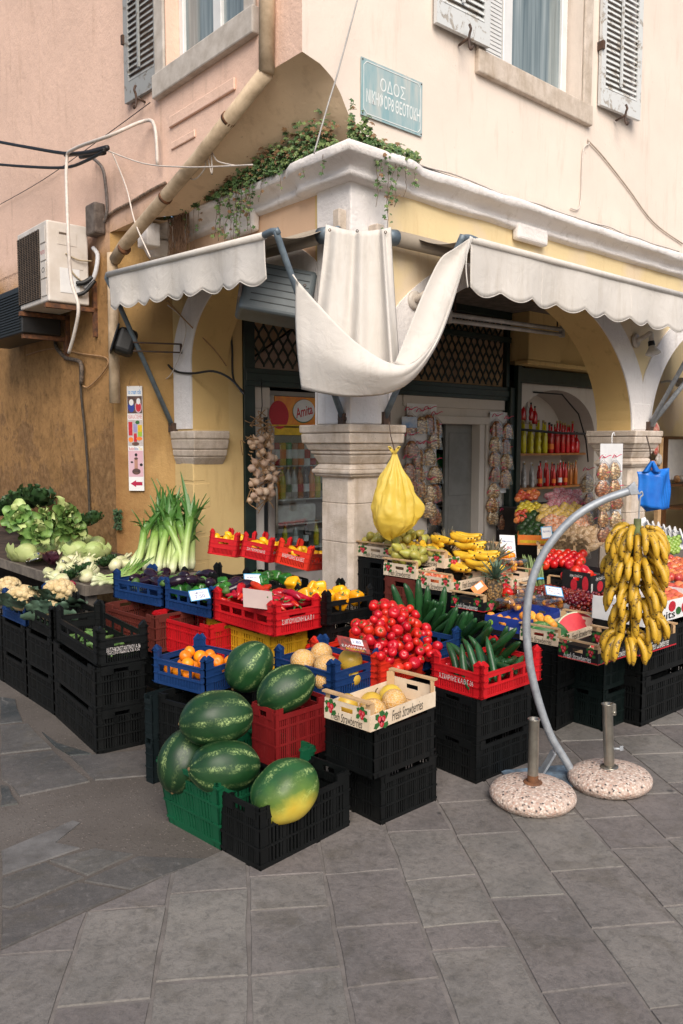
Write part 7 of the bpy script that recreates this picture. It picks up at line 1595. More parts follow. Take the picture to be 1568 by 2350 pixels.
for sg in (-1, 1): mb = MB(); mb.grid(lambda u, v: DY(905+sg*(3+9*math.sin(PI*v))+(u-.5)*6, 1040-16*math.sin(PI*v*.9), 5.60)-o0, 3, 8); mb.build('handle', YBAGM, t, solid=.002)
mb = MB(); mb.tube([DY(893,968,5.6)-o0, DY(897,1000,5.61)-o0, DY(906,1034,5.62)-o0, DY(911,1028,5.62)-o0], .004, 6); mb.build('wire', IRON, t)
t = thing('bag_bundle', 'bundle of bright blue carrier bags hanging beside the right pillar', 'bag', DY(1497, 1060, 7.2)); o0 = t.location; BLB = pm('blue_film', (0.012,0.17,0.62), (0.010,0.12,0.50), 8, .35, .25, 20, dist=.01)
for k in range(5):
    mb = MB(); dy = .012*k; dx = (k-2)*2.0
    def lf_(u, v):
        x = 1470+dx*2+(60-6*v)*u+6*v+2*math.sin(7*v+k); y = 1082+(80+3*k)*v+4*u*(2-k)
        return DY(x, y, 7.2+dy-.02*math.sin(PI*u)+.006*math.sin(12*u+k)) - o0
    mb.grid(lf_, 14, 12); mb.build('bag_sheet', BLB, t, solid=.003)
for (x0, w_) in ((1482,16),(1508,18)):
    mb = MB(); mb.grid(lambda u, v: DY(x0+w_*(u-.5)*(1-.5*v)+(1497-x0)*v, 1084-26*v, 7.19-.03*math.sin(PI*u)) - o0, 8, 8); mb.build('handle', BLB, t, solid=.003)
mb = MB(); mb.tube([DY(1484,1000,7.18)-o0, DY(1492,1030,7.19)-o0, DY(1494,1062,7.2)-o0], .006, 6); mb.build('wire', IRON, t)
# ================================================================ SHOP: FRIDGE, BOTTLES, HANGING BAGS
def bottle_mesh(kind, m, capm, labm=None):
    mb = MB(); P = {'slim': [(.001,0),(.034,0),(.036,.02),(.036,.24),(.03,.285),(.014,.33),(.013,.40),(.001,.40)], 'wave': [(.001,0),(.036,0)]+[(.036+.006*math.sin(i*1.5), .02+i*.025) for i in range(10)]+[(.016,.30),(.014,.40),(.001,.40)],
         'flask': [(.001,0),(.045,0),(.048,.03),(.046,.16),(.03,.20),(.013,.23),(.013,.27),(.001,.27)], 'pet': [(.001,0),(.034,.0),(.037,.02),(.035,.09),(.037,.13),(.036,.20),(.022,.26),(.013,.285),(.013,.30),(.001,.30)], 'can': [(.001,0),(.028,0),(.033,.012),(.033,.185),(.027,.20),(.001,.20)], 'jar': [(.001,0),(.07,0),(.07,.27),(.066,.28),(.001,.28)]}[kind]
    mb.lathe(P, 16, closed=False); top = P[-1][1]
    if kind in ('slim','wave','flask','pet'):
        mb.cur = 1; mb.lathe([(.001,top+.002),(.0165,top+.002),(.0165,top+.035),(.001,top+.035)], 12, closed=False); mb.v = mb.v
    if labm: mb.cur = 2; mb.lathe([(.0375,.07),(.0375,.15)], 16, closed=False) if kind == 'pet' else mb.lathe([(P[3][0]+.002,.06),(P[3][0]+.002,.14)], 16, closed=False)
    return mb.build('bottle', [m, capm]+([labm] if labm else []), mesh_only=True)
def liq(name, c, r=.12): return pm(name, c, tuple(x*.8 for x in c), 9, r, 0, spec=.7)
LQY, LQR, LQC, LQA, LQO, LQD, LQG = liq('yellow_liqueur', (0.60,0.52,0.015)), liq('red_liqueur', (0.55,0.008,0.012)), liq('clear_spirit', (0.45,0.44,0.43)), liq('amber_liqueur', (0.42,0.13,0.02)), liq('orange_drink', (0.80,0.25,0.01)), liq('dark_cola', (0.03,0.012,0.008)), liq('green_can', (0.02,0.30,0.07))
CAPS = pm('gold_cap', (0.45,0.34,0.14), None, 9, .3, 0, metal=.5); CAPK = BLACKP; CAPR = INKR
BOT = dict(ys=bottle_mesh('slim', LQY, CAPS), yw=bottle_mesh('wave', LQY, CAPS), rs=bottle_mesh('slim', LQR, CAPS), rw=bottle_mesh('wave', LQR, CAPS), rl=bottle_mesh('slim', LQR, CAPK, INKO), cf=bottle_mesh('wave', LQC, CAPS), af=bottle_mesh('slim', LQA, CAPS), rf=bottle_mesh('flask', LQR, CAPK), cs=bottle_mesh('slim', LQC, PAPER), rp=bottle_mesh('slim', LQR, PAPER, PAPER))
mb = MB()
def curved_shelf(z):
    n = 16; f = [(5.13+2.0*i/n, 2.42-.10*math.sin(PI*i/n)) for i in range(n+1)]; mb.prism(f+[(7.13,2.86),(5.13,2.86)], .03, Matrix.Translation((0,0,z)))
curved_shelf(1.49); curved_shelf(1.0)
sh = on('bottle_shelf', 'curved orange-edged wooden shelves for liqueur bottles in the white alcove', 'shelf'); mb.build('shelf_boards', SHELFW, sh)
mb = MB(); mb.tube([lbb(1187,985,2.22), lbb(1290,994,2.16), lbb(1375,997,2.24)], .018, 8); mb.build('guard_rail', BLACKP, sh)
def brow(keys, z, k, off, lab, grp, dz=0):
    n = len(keys)
    for i, c in enumerate(keys):
        a = 5.2+1.78*i/(n-1); b = 2.42-.10*math.sin(PI*(a-5.13)/2.0)+.06+off*(i%2)
        inst('bottle', BOT[c], W(a, b, z), Euler((0,0,i)), lab[c[0]], 'bottle', grp+' '+lab[c[0]].split()[0], k*(1+.06*((i*7)%3-1)))
lt = dict(y='yellow liqueur bottle on the upper curved shelf', r='red liqueur bottle on the upper curved shelf', a='amber liqueur bottle on the upper curved shelf', c='clear spirit bottle on the upper curved shelf'); lo = {k: v.replace('upper', 'lower') for k, v in lt.items()}
brow(['ys','yw','ys','yw','ys','yw','yw','ys','yw','ys','ys','yw','rl','rl','rs','rw','rs','rw','rs','rs','rw','rs','rf','rf'], 1.52, 1.05, .09, lt, 'upper shelf'); brow(['ys','yw','ys','yw','ys','yw','rl','rs','rs','rw','rs','rs'], 1.52, 1.12, .05, {k: v.replace('bottle on', 'bottle in the back row of') for k, v in lt.items()}, 'upper back') if False else None
brow(['cf','cs','cf','cs','cf','cs','cf','cs','rl','rp','rs','rp','rl','rs','rp','rs','rl','rs','af','af','af','af'], 1.03, .82, .09, lo, 'lower shelf')
for i in range(9): inst('bottle', BOT['rf'] if i%3 else BOT['cf'], W(5.5+.1*i, 2.8, 1.96+.05*(i%2)), Euler((0,0,i)), 'dark bottle high at the back of the alcove', 'bottle', 'dark bottles at the back', .9)
mb = MB(); mb.tube([lbb(1225,900,2.28), lbb(1290,905,2.28), lbb(1328,950,2.28), lbb(1345,1010,2.28), lbb(1350,1060,2.28)], .012, 6); o = mb.build('cable', CBK); o.location = W(0,0); o.rotation_euler = (0,0,TH); tag(o, 'black cable curving down the white alcove beside the bottles', 'cable')
# ---- drinks fridge
fr = on('drinks_fridge', 'glass-fronted drinks fridge with an orange juice header behind the stone pillar', 'fridge'); f0, f1, fb = .97, 1.98, 2.40
FGY = pm('grey_fridge_plastic', (0.42,0.38,0.35), (0.36,0.32,0.3), 6, .4, .05); FWH = pm('fridge_liner', (0.66,0.64,0.62), None, 6, .5, 0)
mb = MB(); mb.box(f0, f0+.05, fb+.01, 3.0, .1, 2.22); mb.box(f1-.05, f1, fb+.01, 3.0, .1, 2.22); mb.box(f0+.05, f1-.05, fb+.05, 3.0, 2.17, 2.22); mb.box(f0+.05, f1-.05, 2.95, 3.0, .1, 2.17); mb.box(f0+.05, f1-.05, fb+.02, 2.95, .1, .25); mb.build('cabinet', FGY, fr)
mb = MB(); mb.box(f0-.06, f0-.005, fb-.01, fb+.1, 0, 2.24); mb.build('dark_side', BLACKP, fr); mb = MB(); mb.box(f0, f0+.085, fb-.02, fb+.008, .25, 2.17); mb.box(f1-.085, f1, fb-.02, fb+.008, .25, 1.78); mb.build('door_frame', FGY, fr, bev=.005)
mb = MB(); mb.box(f0+.09, f1, fb-.02, fb+.008, 1.86, 2.16)
def m_juice():
    s = NT('orange_juice_print'); k = s.ramp(s.noise(2.4, 4, .6, dist=1.2), [(.3, (0.62,0.10,0.008)), (.55, (0.80,0.30,0.015)), (.75, (0.80,0.45,0.06))]); return s.set(k, .25)
hd = mb.build('header_panel', m_juice(), fr); mb = MB(); mb.box(f0, f1, fb-.024, fb+.004, 1.845, 1.858); mb.box(f0+.085, f1-.0, fb-.018, fb+.006, 1.75, 1.83); mb.build('yellow_band', INKY, fr)
M = frame((1.45, fb-.0205, 2.01), (1,0,0), (0,0,1))
def oval(rx, ry, z, m, nm, cx=0, cy=0):
    mb = MB(); mb.prism([(cx+rx*math.cos(2*PI*i/28)*1.0, cy+ry*math.sin(2*PI*i/28)) for i in range(28)], .0006, M @ Matrix.Translation((0,0,z)) @ Matrix.Rotation(R(8), 4, 'Z')); mb.build(nm, m, hd)
oval(.155,.128,.0005,INKG,'green_oval'); oval(.150,.120,.0014,PAPER,'white_oval',.004,.004); oval(.13,.15,.0003,INKR,'red_fruit',-.34,-.0)
text('Amita', INKR, hd, M @ Matrix.Translation((0,0,.0026)) @ Matrix.Rotation(R(14), 4, 'Z'), width=.24, height=.11, shear=.25, bold=.015); text('ζή', SGW, hd, M @ Matrix.Translation((.25,-.0,.002)), width=.09, height=.09)
mb = MB()
for z in (1.42, 1.05, .78, .5): mb.box(f0+.06, f1-.06, fb+.05, 2.94, z-.012, z)
mb.build('wire_shelf', FWH, fr); mb = MB(); mb.box(f0+.052, f0+.058, fb+.05, 2.94, .25, 1.8); mb.box(f0+.06, f1-.06, 2.93, 2.945, .25, 1.8); mb.build('liner', FWH, fr)
mb = MB(); mb.box(f0+.09, f1-.09, fb-.008, fb-.004, .25, 1.745); mb.build('glass_door', GLASS, fr)
mb = MB(); mb.tube(sm([(f0+.06,fb-.02,1.22),(f0+.07,fb-.06,1.18),(f0+.075,fb-.06,.7)]), .018, 8); mb.build('door_handle', STEEL, fr)
led = bpy.data.materials.new('fridge_led'); led.use_nodes = True; led.node_tree.nodes['Principled BSDF'].inputs['Emission Color'].default_value = (.9,.95,1,1); led.node_tree.nodes['Principled BSDF'].inputs['Emission Strength'].default_value = 5.0
mb = MB()
for k in range(40): mb.box(f1-.10, f1-.092, fb+.045, fb+.05, .3+k*.036, .312+k*.036)
mb.build('led_strip', led, fr)
CANS = [bottle_mesh('can', m, m, l) for m, l in ((PAPER, INKR), (INKR, PAPER), (INKY, INKO), (LQG, PAPER), (pm('peach_can', (0.66,0.30,0.16), None, 9, .3, 0), PAPER), (INKO, PAPER))]; PETS = [bottle_mesh('pet', m, c, l) for m, c, l in ((LQD, CAPK, PAPER), (LQO, INKO, INKO), (LQY, INKO, INKY), (LQC, INKY, INKG), (LQC, INKY, PAPER), (LQA, INKR, INKR))]
for i in range(10): inst('drinks_can', CANS[i%6], W(f0+.12+.085*i, fb+.12, 1.42), Euler((0,0,i)), ['white and red can','red and white can','yellow can with an orange band','green can','peach-coloured can','orange can'][i%6]+' on the top shelf of the drinks fridge', 'can', f'fridge cans {i%6}', 1.25)
for i in range(10): inst('drinks_bottle', PETS[i%6], W(f0+.12+.083*i, fb+.12, 1.05), Euler((0,0,i)), ['dark cola bottle','orange drink bottle','yellow drink bottle','clear bottle with a green label','clear bottle with a white label','amber bottle with a red label'][i%6]+' on the second shelf of the drinks fridge', 'bottle', f'fridge bottles {i%6}', 1.08)
for i in range(5): inst('drinks_bottle', PETS[(i*2)%6], W(f0+.2+.15*i, fb+.16, .5), Euler((0,0,i)), ['dark cola bottle','yellow drink bottle','clear bottle with a white label'][i%3]+' on the bottom shelf of the drinks fridge', 'bottle', f'fridge low bottles {i%3}', .85)
mb = MB(); mb.box(0,.62,0,.28,0,.20); o = mb.build('wrapped_pack', pm('white_film_wrap', (0.6,0.58,0.55), (0.42,0.38,0.36), 7, .15, .4, 14, dist=.02), bev=.03, seg=3); o.location = W(f0+.13, fb+.09, .785); o.rotation_euler = (0,0,TH); tag(o, 'white film-wrapped pack on the third shelf of the drinks fridge', 'packet')
# ---- doorway: shelves inside
sh = on('shop_shelf', 'white-edged shelves with tins and packets seen through the doorway', 'shelf'); mb = MB()
for z in (1.25, .83, .4): mb.box(3.3, 4.3, 2.75, 3.2, z-.03, z)
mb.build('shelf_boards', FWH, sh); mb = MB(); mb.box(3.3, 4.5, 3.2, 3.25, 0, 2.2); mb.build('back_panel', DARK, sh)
JAR = bottle_mesh('jar', LQG, LQG, INKLB)
for i in range(5): inst('tin', JAR, W(3.55+.16*i, 2.85, 1.25), Euler((0,0,i)), 'tall green tin on the shelf inside the doorway', 'tin', 'green tins inside the doorway', 1.0)
def packet(loc, rz, m, label, grp, k=1.0, nm='packet'):
    if nm not in PKT: mb = MB(); ell(mb, .10, .035, .075, 14, 10, .25, seed=2.0); PKT[nm] = mb
    mb = PKT[nm]; me = mb.build(nm, m, mesh_only=True); inst(nm, me, loc, Euler((0,0,rz)), label, 'packet', grp, k)
PKT = {}
PKM = [pm(f'{n}_crinkled_film', c, c2, 22, .18, .5, 26, dist=.015) for n, c, c2 in (('white', (0.55,0.53,0.5), (0.3,0.25,0.2)), ('red', (0.45,0.05,0.04), (0.55,0.4,0.3)), ('brown', (0.30,0.14,0.06), (0.5,0.3,0.15)), ('blue', (0.10,0.2,0.35), (0.5,0.5,0.5)))]
for i in range(5): packet(W(3.5+.18*i, 2.85, .90), TH, PKM[(1,0,2,1,0)[i]], ['red','white','brown','red','white'][i]+' packet on the middle shelf inside the doorway', f'doorway middle {("red","white","brown","red","white")[i]}', 1.0)
for i in range(5): packet(W(3.5+.18*i, 2.85, .50), TH, PKM[(3,0,3,0,3)[i]], ['blue','white','blue','white','blue'][i]+' packet on the lowest shelf inside the doorway', f'doorway low {("blue","white")[i%2]}', 1.1)
# ---- tube lamp under the vault
t = on('tube_lamp', 'white fluorescent tube fitting fixed under the passage vault', 'lamp'); p0, p1 = lbb(1030,735,1.0), lbb(1290,768,1.0)
mb = MB(); mb.tube([p0, p1], .022, 10); mb.build('tube', FWH, t); mb = MB(); mb.tube([p0+Vector((0,.0,.06)), p1+Vector((0,.0,.06))], .025, 8); mb.build('batten', FWH, t)
mb = MB(); mb.bar(p0+Vector((0,0,.1)), p0+Vector((0,0,-.03)), .05, .05); mb.bar(p1+Vector((0,0,.1)), p1+Vector((0,0,-.03)), .05, .05); mb.build('end_caps', FWH, t); mb = MB(); mb.bar(p0+Vector((.1,0,.06)), p0+Vector((.1,0,.62)), .012, .012); mb.bar(p1+Vector((-.1,0,.06)), p1+Vector((-.1,0,.55)), .012, .012); mb.build('hangers', IRON, t)
# ---- bags of nuts
def m_nuts(name, c, c2, c3):
    s = NT(name); v = s.n('ShaderNodeTexVoronoi'); v.inputs['Scale'].default_value = 62; s.l(s.tc.outputs['Object'], v.inputs['Vector']); sep = s.n('ShaderNodeSeparateColor'); s.l(v.outputs['Color'], sep.inputs[0])
    k = s.ramp(sep.outputs[0], [(0, c), (.4, c2), (.75, c3), (.93, (0.05,0.12,0.03))], 'CONSTANT'); k = s.mix(s.ramp(v.outputs['Distance'], [(.3, 0), (.6, .75)]), k, (0.10,0.05,0.03)); s.bump(s.math('SUBTRACT', 1.0, v.outputs['Distance']), .6, .008); return s.set(k, .25, 0, .7)
NUTS = [m_nuts('mixed_nuts', (0.66,0.36,0.13), (0.55,0.22,0.07), (0.74,0.52,0.28)), m_nuts('dark_nuts', (0.34,0.10,0.04), (0.46,0.17,0.07), (0.58,0.3,0.14)), m_nuts('pale_nuts', (0.78,0.56,0.30), (0.68,0.42,0.18), (0.80,0.66,0.42))]
FILM = m_glass('cellophane', (0.96,0.95,0.94), .12, .08); RIB = pm('red_ribbon', (0.55,0.015,0.06), (0.66,0.06,0.16), 9, .4, 0)
def nut_parts(i):
    r = bpy.data.objects.new('nut_bag', None); COL.objects.link(r); rr = random.Random(i); mb = MB()
    def fn(u, v):
        a = 2*PI*u; w_ = .060*math.sin(PI*min(1, .12+v*.82))**.6*(1-.35*v); return (w_*math.cos(a)*(1+.08*n3((a,v*3,i))), w_*.62*math.sin(a), -.155+.15*v+.004*n3((a*2,v*6,i)))
    mb.grid(fn, 18, 12); mb.build('filling', NUTS[i%3], r)
    mb = MB()
    def f2(u, v):
        a = 2*PI*u; k = .064*(1-.35*max(0,min(1,v*1.3)))-.045*max(0, (v-.6)/.25 if v < .85 else 1-(v-.85)*3); return (max(.008,k)*math.cos(a)*(1+.12*math.sin(7*a)*v), max(.006,k*.62)*math.sin(a)*(1+.1*math.sin(5*a)*v), -.165+.24*v)
    mb.grid(f2, 24, 14); mb.build('film', FILM, r)
    mb = MB(); z = .045
    mb.tube([(.014*math.cos(2*PI*k/10), .012*math.sin(2*PI*k/10), z) for k in range(11)], .003, 5)
    for s_ in (-1, 1): mb.tube(sm([(0,-.014,z),(s_*.03,-.022,z+.02),(s_*.045,-.02,z-.01+.03*(s_ > 0))]), .0035, 5)
    mb.build('ribbon', RIB, r); return r
NP = []
def strip(lab, grp, spots, Yf, cardbox=None, k=1.0):
    for j, (px, py) in enumerate(spots):
        p = Yf(px, py)
        kk = (j*5+len(grp))%3
        while len(NP) < 3: NP.append(None)
        if NP[kk] is None: NP[kk] = nut_parts(kk); r = NP[kk]; r.location = p; r.rotation_euler = (0,0,R(20)); r.scale = (k*1.3,k,k*.95)
        else: r = dup(NP[kk], p, R(20+15*math.sin(j*2.3)), scale=(k*1.3,k,k*.95))
        tag(r, lab+[' with mixed nuts',' with dark nuts',' with pale nuts'][kk], 'bag of nuts', grp+[' mixed',' dark',' pale'][kk])
onb = lambda b: (lambda x, y: (lambda q: W(q[0], b, q[1]))(FB(x, y, b)))
strip('ribbon-tied clear bag left of the shop door', 'bags left of the door', [(942,952),(968,955),(985,950),(1000,962),(998,990),(945,1010),(962,1030),(985,1028),(940,1062),(962,1066),(998,1068),(945,1092),(966,1100),(985,1112),(1000,1110),(946,1130),(985,1148),(1000,1165)], onb(2.2), k=1.45)
strip('ribbon-tied clear bag right of the shop door', 'bags right of the door', [(1140,965),(1165,970),(1137,1000),(1160,1005),(1135,1035),(1162,1040),(1137,1070),(1160,1075),(1133,1108),(1158,1085),(1130,1140),(1132,1168),(1155,1180)], onb(2.2), k=1.4)
strip('ribbon-tied clear bag beside the right pillar', 'bags by the right pillar', [(1386,1062),(1412,1060),(1384,1100),(1412,1098),(1388,1135),(1414,1130),(1386,1170),(1414,1172),(1388,1205),(1418,1210)], onb(-.28), k=1.15)
strip('ribbon-tied clear bag hanging inside the arch, left of the right pillar', 'bags inside the arch', [(1348,1090),(1352,1130),(1346,1170),(1356,1205),(1340,1240)], onb(.9), k=1.45)
t = on('bag_card', 'white hanging card behind the nut bags on the right pillar', 'card'); a0, zt = FB(1378,1018,-.22); a1, zb = FB(1424,1195,-.22)
mb = MB(); mb.box(a0, a1, -.225, -.22, zb, zt); mb.build('board', PAPER, t); mb = MB(); mb.tube(sm([((a0+a1)/2,-.222,zt),((a0+a1)/2,-.222,zt+.08),((a0+a1)/2+.03,-.222,zt+.11),((a0+a1)/2+.05,-.222,zt+.08)]), .006, 6); mb.build('hook', PAPER, t)
for nm, (x0, y0, x1, y1) in (('white card behind the nut bags left of the door', (934,925,1000,1150)),('white card behind the nut bags right of the door', (1125,945,1172,1130))):
    t = on('bag_card', nm, 'card'); a0, zt = FB(x0,y0,2.262); a1, zb = FB(x1,y1,2.262); mb = MB(); mb.box(a0, a1, 2.26, 2.264, zb, zt); mb.build('board', PAPER, t)
p = onb(2.16)(940, 968); mb = MB(); mb.box(-.10,.10,-.004,.0,-.07,.06); o = mb.build('label', pm('blue_white_label', (0.12,0.25,0.5), (0.6,0.6,0.6), 6, .4, 0)); o.location = p; o.rotation_euler = (0,0,R(20)); tag(o, 'blue and white label on the top left nut bag', 'label')
# ---- garlic braids
M_GAR = pm('garlic_skin', (0.66,0.50,0.38), (0.55,0.36,0.24), 14, .55, .2, 30, rnd=.3); M_DRY = pm('dry_garlic_leaf', (0.42,0.26,0.13), (0.30,0.17,0.08), 20, .8, .2)
mb = MB(); mb.lathe([(.001,-.03),(.014,-.032),(.030,-.018),(.034,.0),(.028,.018),(.014,.032),(.007,.045),(.005,.06),(.001,.06)], 14, closed=False, wob=lambda t, f: 1+.07*math.cos(6*t)*(1-f)); GB0 = mb.build('bulb', M_GAR, mesh_only=True)
gb = thing('garlic_braid', 'long braid of dried garlic hanging on the green door post', 'garlic', onb(2.12)(598, 945)); o0 = gb.location; rr = random.Random(6)
for (px, py) in [(575,1015),(588,1012),(600,1008),(612,1000),(622,1008),(580,1024),(597,1022),(615,1020),(622,1026),(604,1036),(596,1042),(622,1050),(630,1052),(614,1045),(578,1075),(590,1085),(612,1080),(625,1075),(632,1086),(618,1095),(628,1100),(600,1100),(588,1105),(578,1110),(622,1118),(610,1128),(595,1128),(583,1138),(575,1148),(590,1146),(604,1140),(618,1140),(624,1132),(608,1062),(585,1060)]:
    o = bpy.data.objects.new('bulb', GB0); COL.objects.link(o); o.parent = gb; o.location = onb(2.12+rr.uniform(-.09,.02))(px, py)-o0; o.rotation_euler = (rr.uniform(-2.6,2.6), rr.uniform(-1,1), rr.uniform(0,6)); k = rr.uniform(.95,1.3); o.scale = (k,)*3
mb = MB()
for k in range(90):
    px, py = 600+rr.gauss(0,14), 950+k*2.3; q = onb(2.12+rr.uniform(-.05,.03))(px, py)-o0; mb.tube(sm([q, q+Vector((rr.uniform(-.05,.05), rr.uniform(-.04,.02), rr.uniform(-.05,.05))), q+Vector((rr.uniform(-.11,.11), rr.uniform(-.05,.02), rr.uniform(-.14,.06)))], 3), .005, 4, rs=None)
mb.build('dry_leaves', M_DRY, gb); mb = MB(); mb.tube([onb(2.12)(600,870)-o0, onb(2.12)(602,930)-o0, onb(2.12)(598,960)-o0], .005, 5); mb.build('string', CBK, gb)
# ---- stepped rack with fruit and packets below the bottles
rk = on('display_rack', 'dark stepped rack of fruit and packets below the bottle shelves', 'rack'); mb = MB()
for k, (b0, z) in enumerate(((1.25,.30),(1.65,.55),(2.0,.80))): mb.box(4.75, 7.2, b0, b0+.42, 0, z)
mb.build('steps', DARK, rk)
M_AVO = skin('avocado_skin', (0.03,0.075,0.02), (0.012,0.03,0.012), 22, .45, .4, 70, rnd=.4); AVO = pm_round('avocado', M_AVO, .045, 1, (1,1,1.3), False)
def heappx(mesh, n, x0, x1, y0, y1, Y0, Y1, lab, cat, nm, grp, k, rx=0.0, seed=1):
    rr = random.Random(seed)
    for i in range(n):
        t = (i+.5)/n; py = y1+(y0-y1)*t; f = (py-y0)/(y1-y0); px = x0+(x1-x0)*((i*.618+rx)%1); me = mesh if not isinstance(mesh, list) else mesh[i%len(mesh)]
        inst(nm, me, DY(px, py, Y1+(Y0-Y1)*(1-f)), Euler((rr.uniform(0,6),rr.uniform(0,6),0)), lab, cat, grp, k*rr.uniform(.9,1.1))
heappx(AVO, 34, 1192, 1278, 1182, 1235, 9.6, 9.0, 'dark green avocado in the heap below the bottles', 'avocado', 'avocado', 'avocados below the bottles', 1.15)
heappx(APPS, 13, 1190, 1240, 1155, 1176, 9.9, 9.6, 'yellow apple below the lower bottle shelf', 'apple', 'apple', 'yellow apples below the bottles', 1.25); heappx(RAPPS, 12, 1188, 1235, 1128, 1146, 10.1, 10.0, 'red apple behind the yellow ones below the bottles', 'apple', 'apple', 'red apples below the bottles', 1.25, seed=3); heappx(RAPPS, 9, 1186, 1206, 1172, 1196, 9.6, 9.4, 'red apple left of the avocados', 'apple', 'apple', 'red apples by the avocados', 1.1)
heappx(KIWS, 34, 1262, 1345, 1236, 1268, 8.9, 8.5, 'brown kiwi in the tray near the right pillar', 'kiwi', 'kiwi', 'kiwis near the right pillar', 1.35)
heappx(TOMS, 24, 1250, 1340, 1268, 1298, 8.3, 7.8, 'red tomato in the rear tray near the right pillar', 'tomato', 'tomato', 'tomatoes in the rear tray', 1.35)
SW = [pm(f'{n}_sweets_in_film', c, c2, 46, .15, .6, 40, dist=.02) for n, c, c2 in (('pink', (0.60,0.10,0.16), (0.66,0.5,0.5)), ('yellow', (0.70,0.46,0.06), (0.5,0.36,0.2)), ('orange', (0.70,0.20,0.05), (0.6,0.5,0.4)), ('beige', (0.55,0.40,0.24), (0.4,0.25,0.14)))]
PK = []
for i, m in enumerate(SW): mb = MB(); ell(mb, .085, .05, .06, 14, 10, .3, seed=i*3.1); PK.append(mb.build('packet', m, mesh_only=True))
for mi, n, x0, x1, y0, y1, Y0, Y1, lab in ((0,18,1262,1330,1130,1165,10.1,9.8,'pink-filled clear packet just below the bottle shelf'),(1,20,1240,1345,1165,1195,9.7,9.4,'yellow-filled clear packet in the middle of the packet heap'),(2,22,1250,1345,1190,1222,9.4,9.1,'orange-filled clear packet in the packet heap by the avocados'),(3,22,1290,1372,1215,1262,9.1,8.7,'beige-filled clear packet near the right pillar')):
    heappx(PK[mi], n, x0, x1, y0, y1, Y0, Y1, lab, 'packet', 'packet', f'packets {mi}', 1.0, seed=mi)
for k, (px, py, xr, Y, col, kind, lab) in enumerate(((1188,1250,1238,8.9,'orange','carton','orange printed carton below the avocados'),(1233,1275,1282,8.5,'cream','wood','tilted cream printed wooden box below the kiwis'))):
    p = DY(px, py, Y); place(kind, f'bk{k}', None, 0, -14, lab, BX, P=p, L=.40, Wd=.26, H=.13, colour=col)
for k, (px, py, Y, lab) in enumerate(((1250,1315,7.9,'black crate under the rear tomatoes'),(1300,1345,7.6,'black crate beside the rear tomatoes near the right pillar'))):
    p = DY(px, py, Y); place('deep', f'bt{k}', None, 0, 40, lab, SB, P=Vector((p.x-.1,p.y-.05,max(0,p.z-.25))), L=.5, Wd=.5, H=.3)
# ---- right edge: goods outside the next shop
heappx(PEAS, 26, 1494, 1572, 1345, 1392, 5.2, 4.8, 'blushed peach in the white carton at the right edge', 'peach', 'peach', 'peaches at the right edge', 1.15); heappx(RAPPS, 24, 1528, 1575, 1282, 1330, 5.9, 5.4, 'red and yellow nectarine at the right edge', 'nectarine', 'nectarine', 'nectarines at the right edge', 1.0, seed=5)
M_GRA = skin('grape_skin', (0.30,0.42,0.08), (0.2,0.32,0.06), 12, .3, 0, rnd=.3); GRA = pm_round('grape', M_GRA, .02, 1)
heappx(GRA, 30, 1522, 1560, 1232, 1270, 7.0, 6.8, 'green grape in the bunch at the right edge', 'grape', 'grape', 'green grapes at the right edge', 1.1)
for k in range(22):
    px, py = 1478+4.2*k, 1205+1.2*k+8*(k%3); p = DY(px, py, 8.0-.02*k); mb = MB(); mb.box(-.06,.06,-.008,.008,-.07,.07); o = mb.build('paper_packet', PAPER, bev=.004); o.location = p; o.rotation_euler = (R(-20), R((k*37)%30-15), R(30+(k*53)%40)); tag(o, 'white paper packet in the row right of the bananas', 'packet', 'white paper packets')
for k in range(2): place('deep', f'rs{k}', None, 0, 40, ['lower','upper'][k]+' black crate at the right edge under the peaches', SB, P=G(1500,1560,0)+Vector((.1,.15,.25*k)), L=.5, Wd=.4, H=.245)
t = on('shop_stand', 'wooden stand with a white printed board and packets, at the right edge behind the pillar', 'stand'); mb = MB()
a0, z1_ = FB(1530,1008,1.9); a1, z0_ = FB(1640,1095,1.9)
mb.box(a0, a0+1.6, 1.88, 1.9, z0_, z1_); mb.build('white_board', PAPER, t); mb = MB(); mb.box(a0-.08, a0-.01, 1.86, 2.0, 0, z1_+.02); mb.box(a0-.08, a0+1.7, 1.86, 2.0, z1_, z1_+.05)
for z in (1.0, .62): mb.box(a0-.05, a0+1.7, 1.6, 2.0, z-.03, z)
mb.build('wooden_frame', pm('dark_varnished_wood', (0.14,0.06,0.025), None, 9, .4, .1), t)
for k in range(10): packet(W(a0+.1+.14*k, 1.75, 1.08), TH+1, PKM[(2,0,1)[k%3]], ['brown','white','red'][k%3]+' packet on the stand at the right edge', f'stand {k%3}', .9)
t = on('wooden_post', 'pale wooden post standing in the gap right of the blue bags', 'post'); p = lbb(1508,1220,1.4); mb = MB(); mb.box(p.x-.05,p.x+.05,1.37,1.43,0,1.75); mb.build('post', WOOD, t)
t = on('security_camera', 'small white security camera on the yellow wall at the right edge', 'camera'); p = lbb(1545,880,2.25); mb = MB(); mb.box(p.x-.14,p.x+.1,1.95,2.15,p.z-.07,p.z+.08); mb.build('housing', FWH, t, bev=.02); mb = MB(); mb.box(p.x-.11,p.x+.07,1.945,1.951,p.z-.045,p.z+.055); mb.build('lens_window', BLACKP, t); mb = MB(); mb.tube(sm([(p.x-.15,2.1,p.z),(p.x-.3,2.2,p.z+.02),(p.x-.36,2.29,p.z)]), .02, 7); mb.build('arm', FWH, t)
t = on('packet_string', 'string of red and white snack packets hanging at the right pillar', 'packets'); rr = random.Random(8)
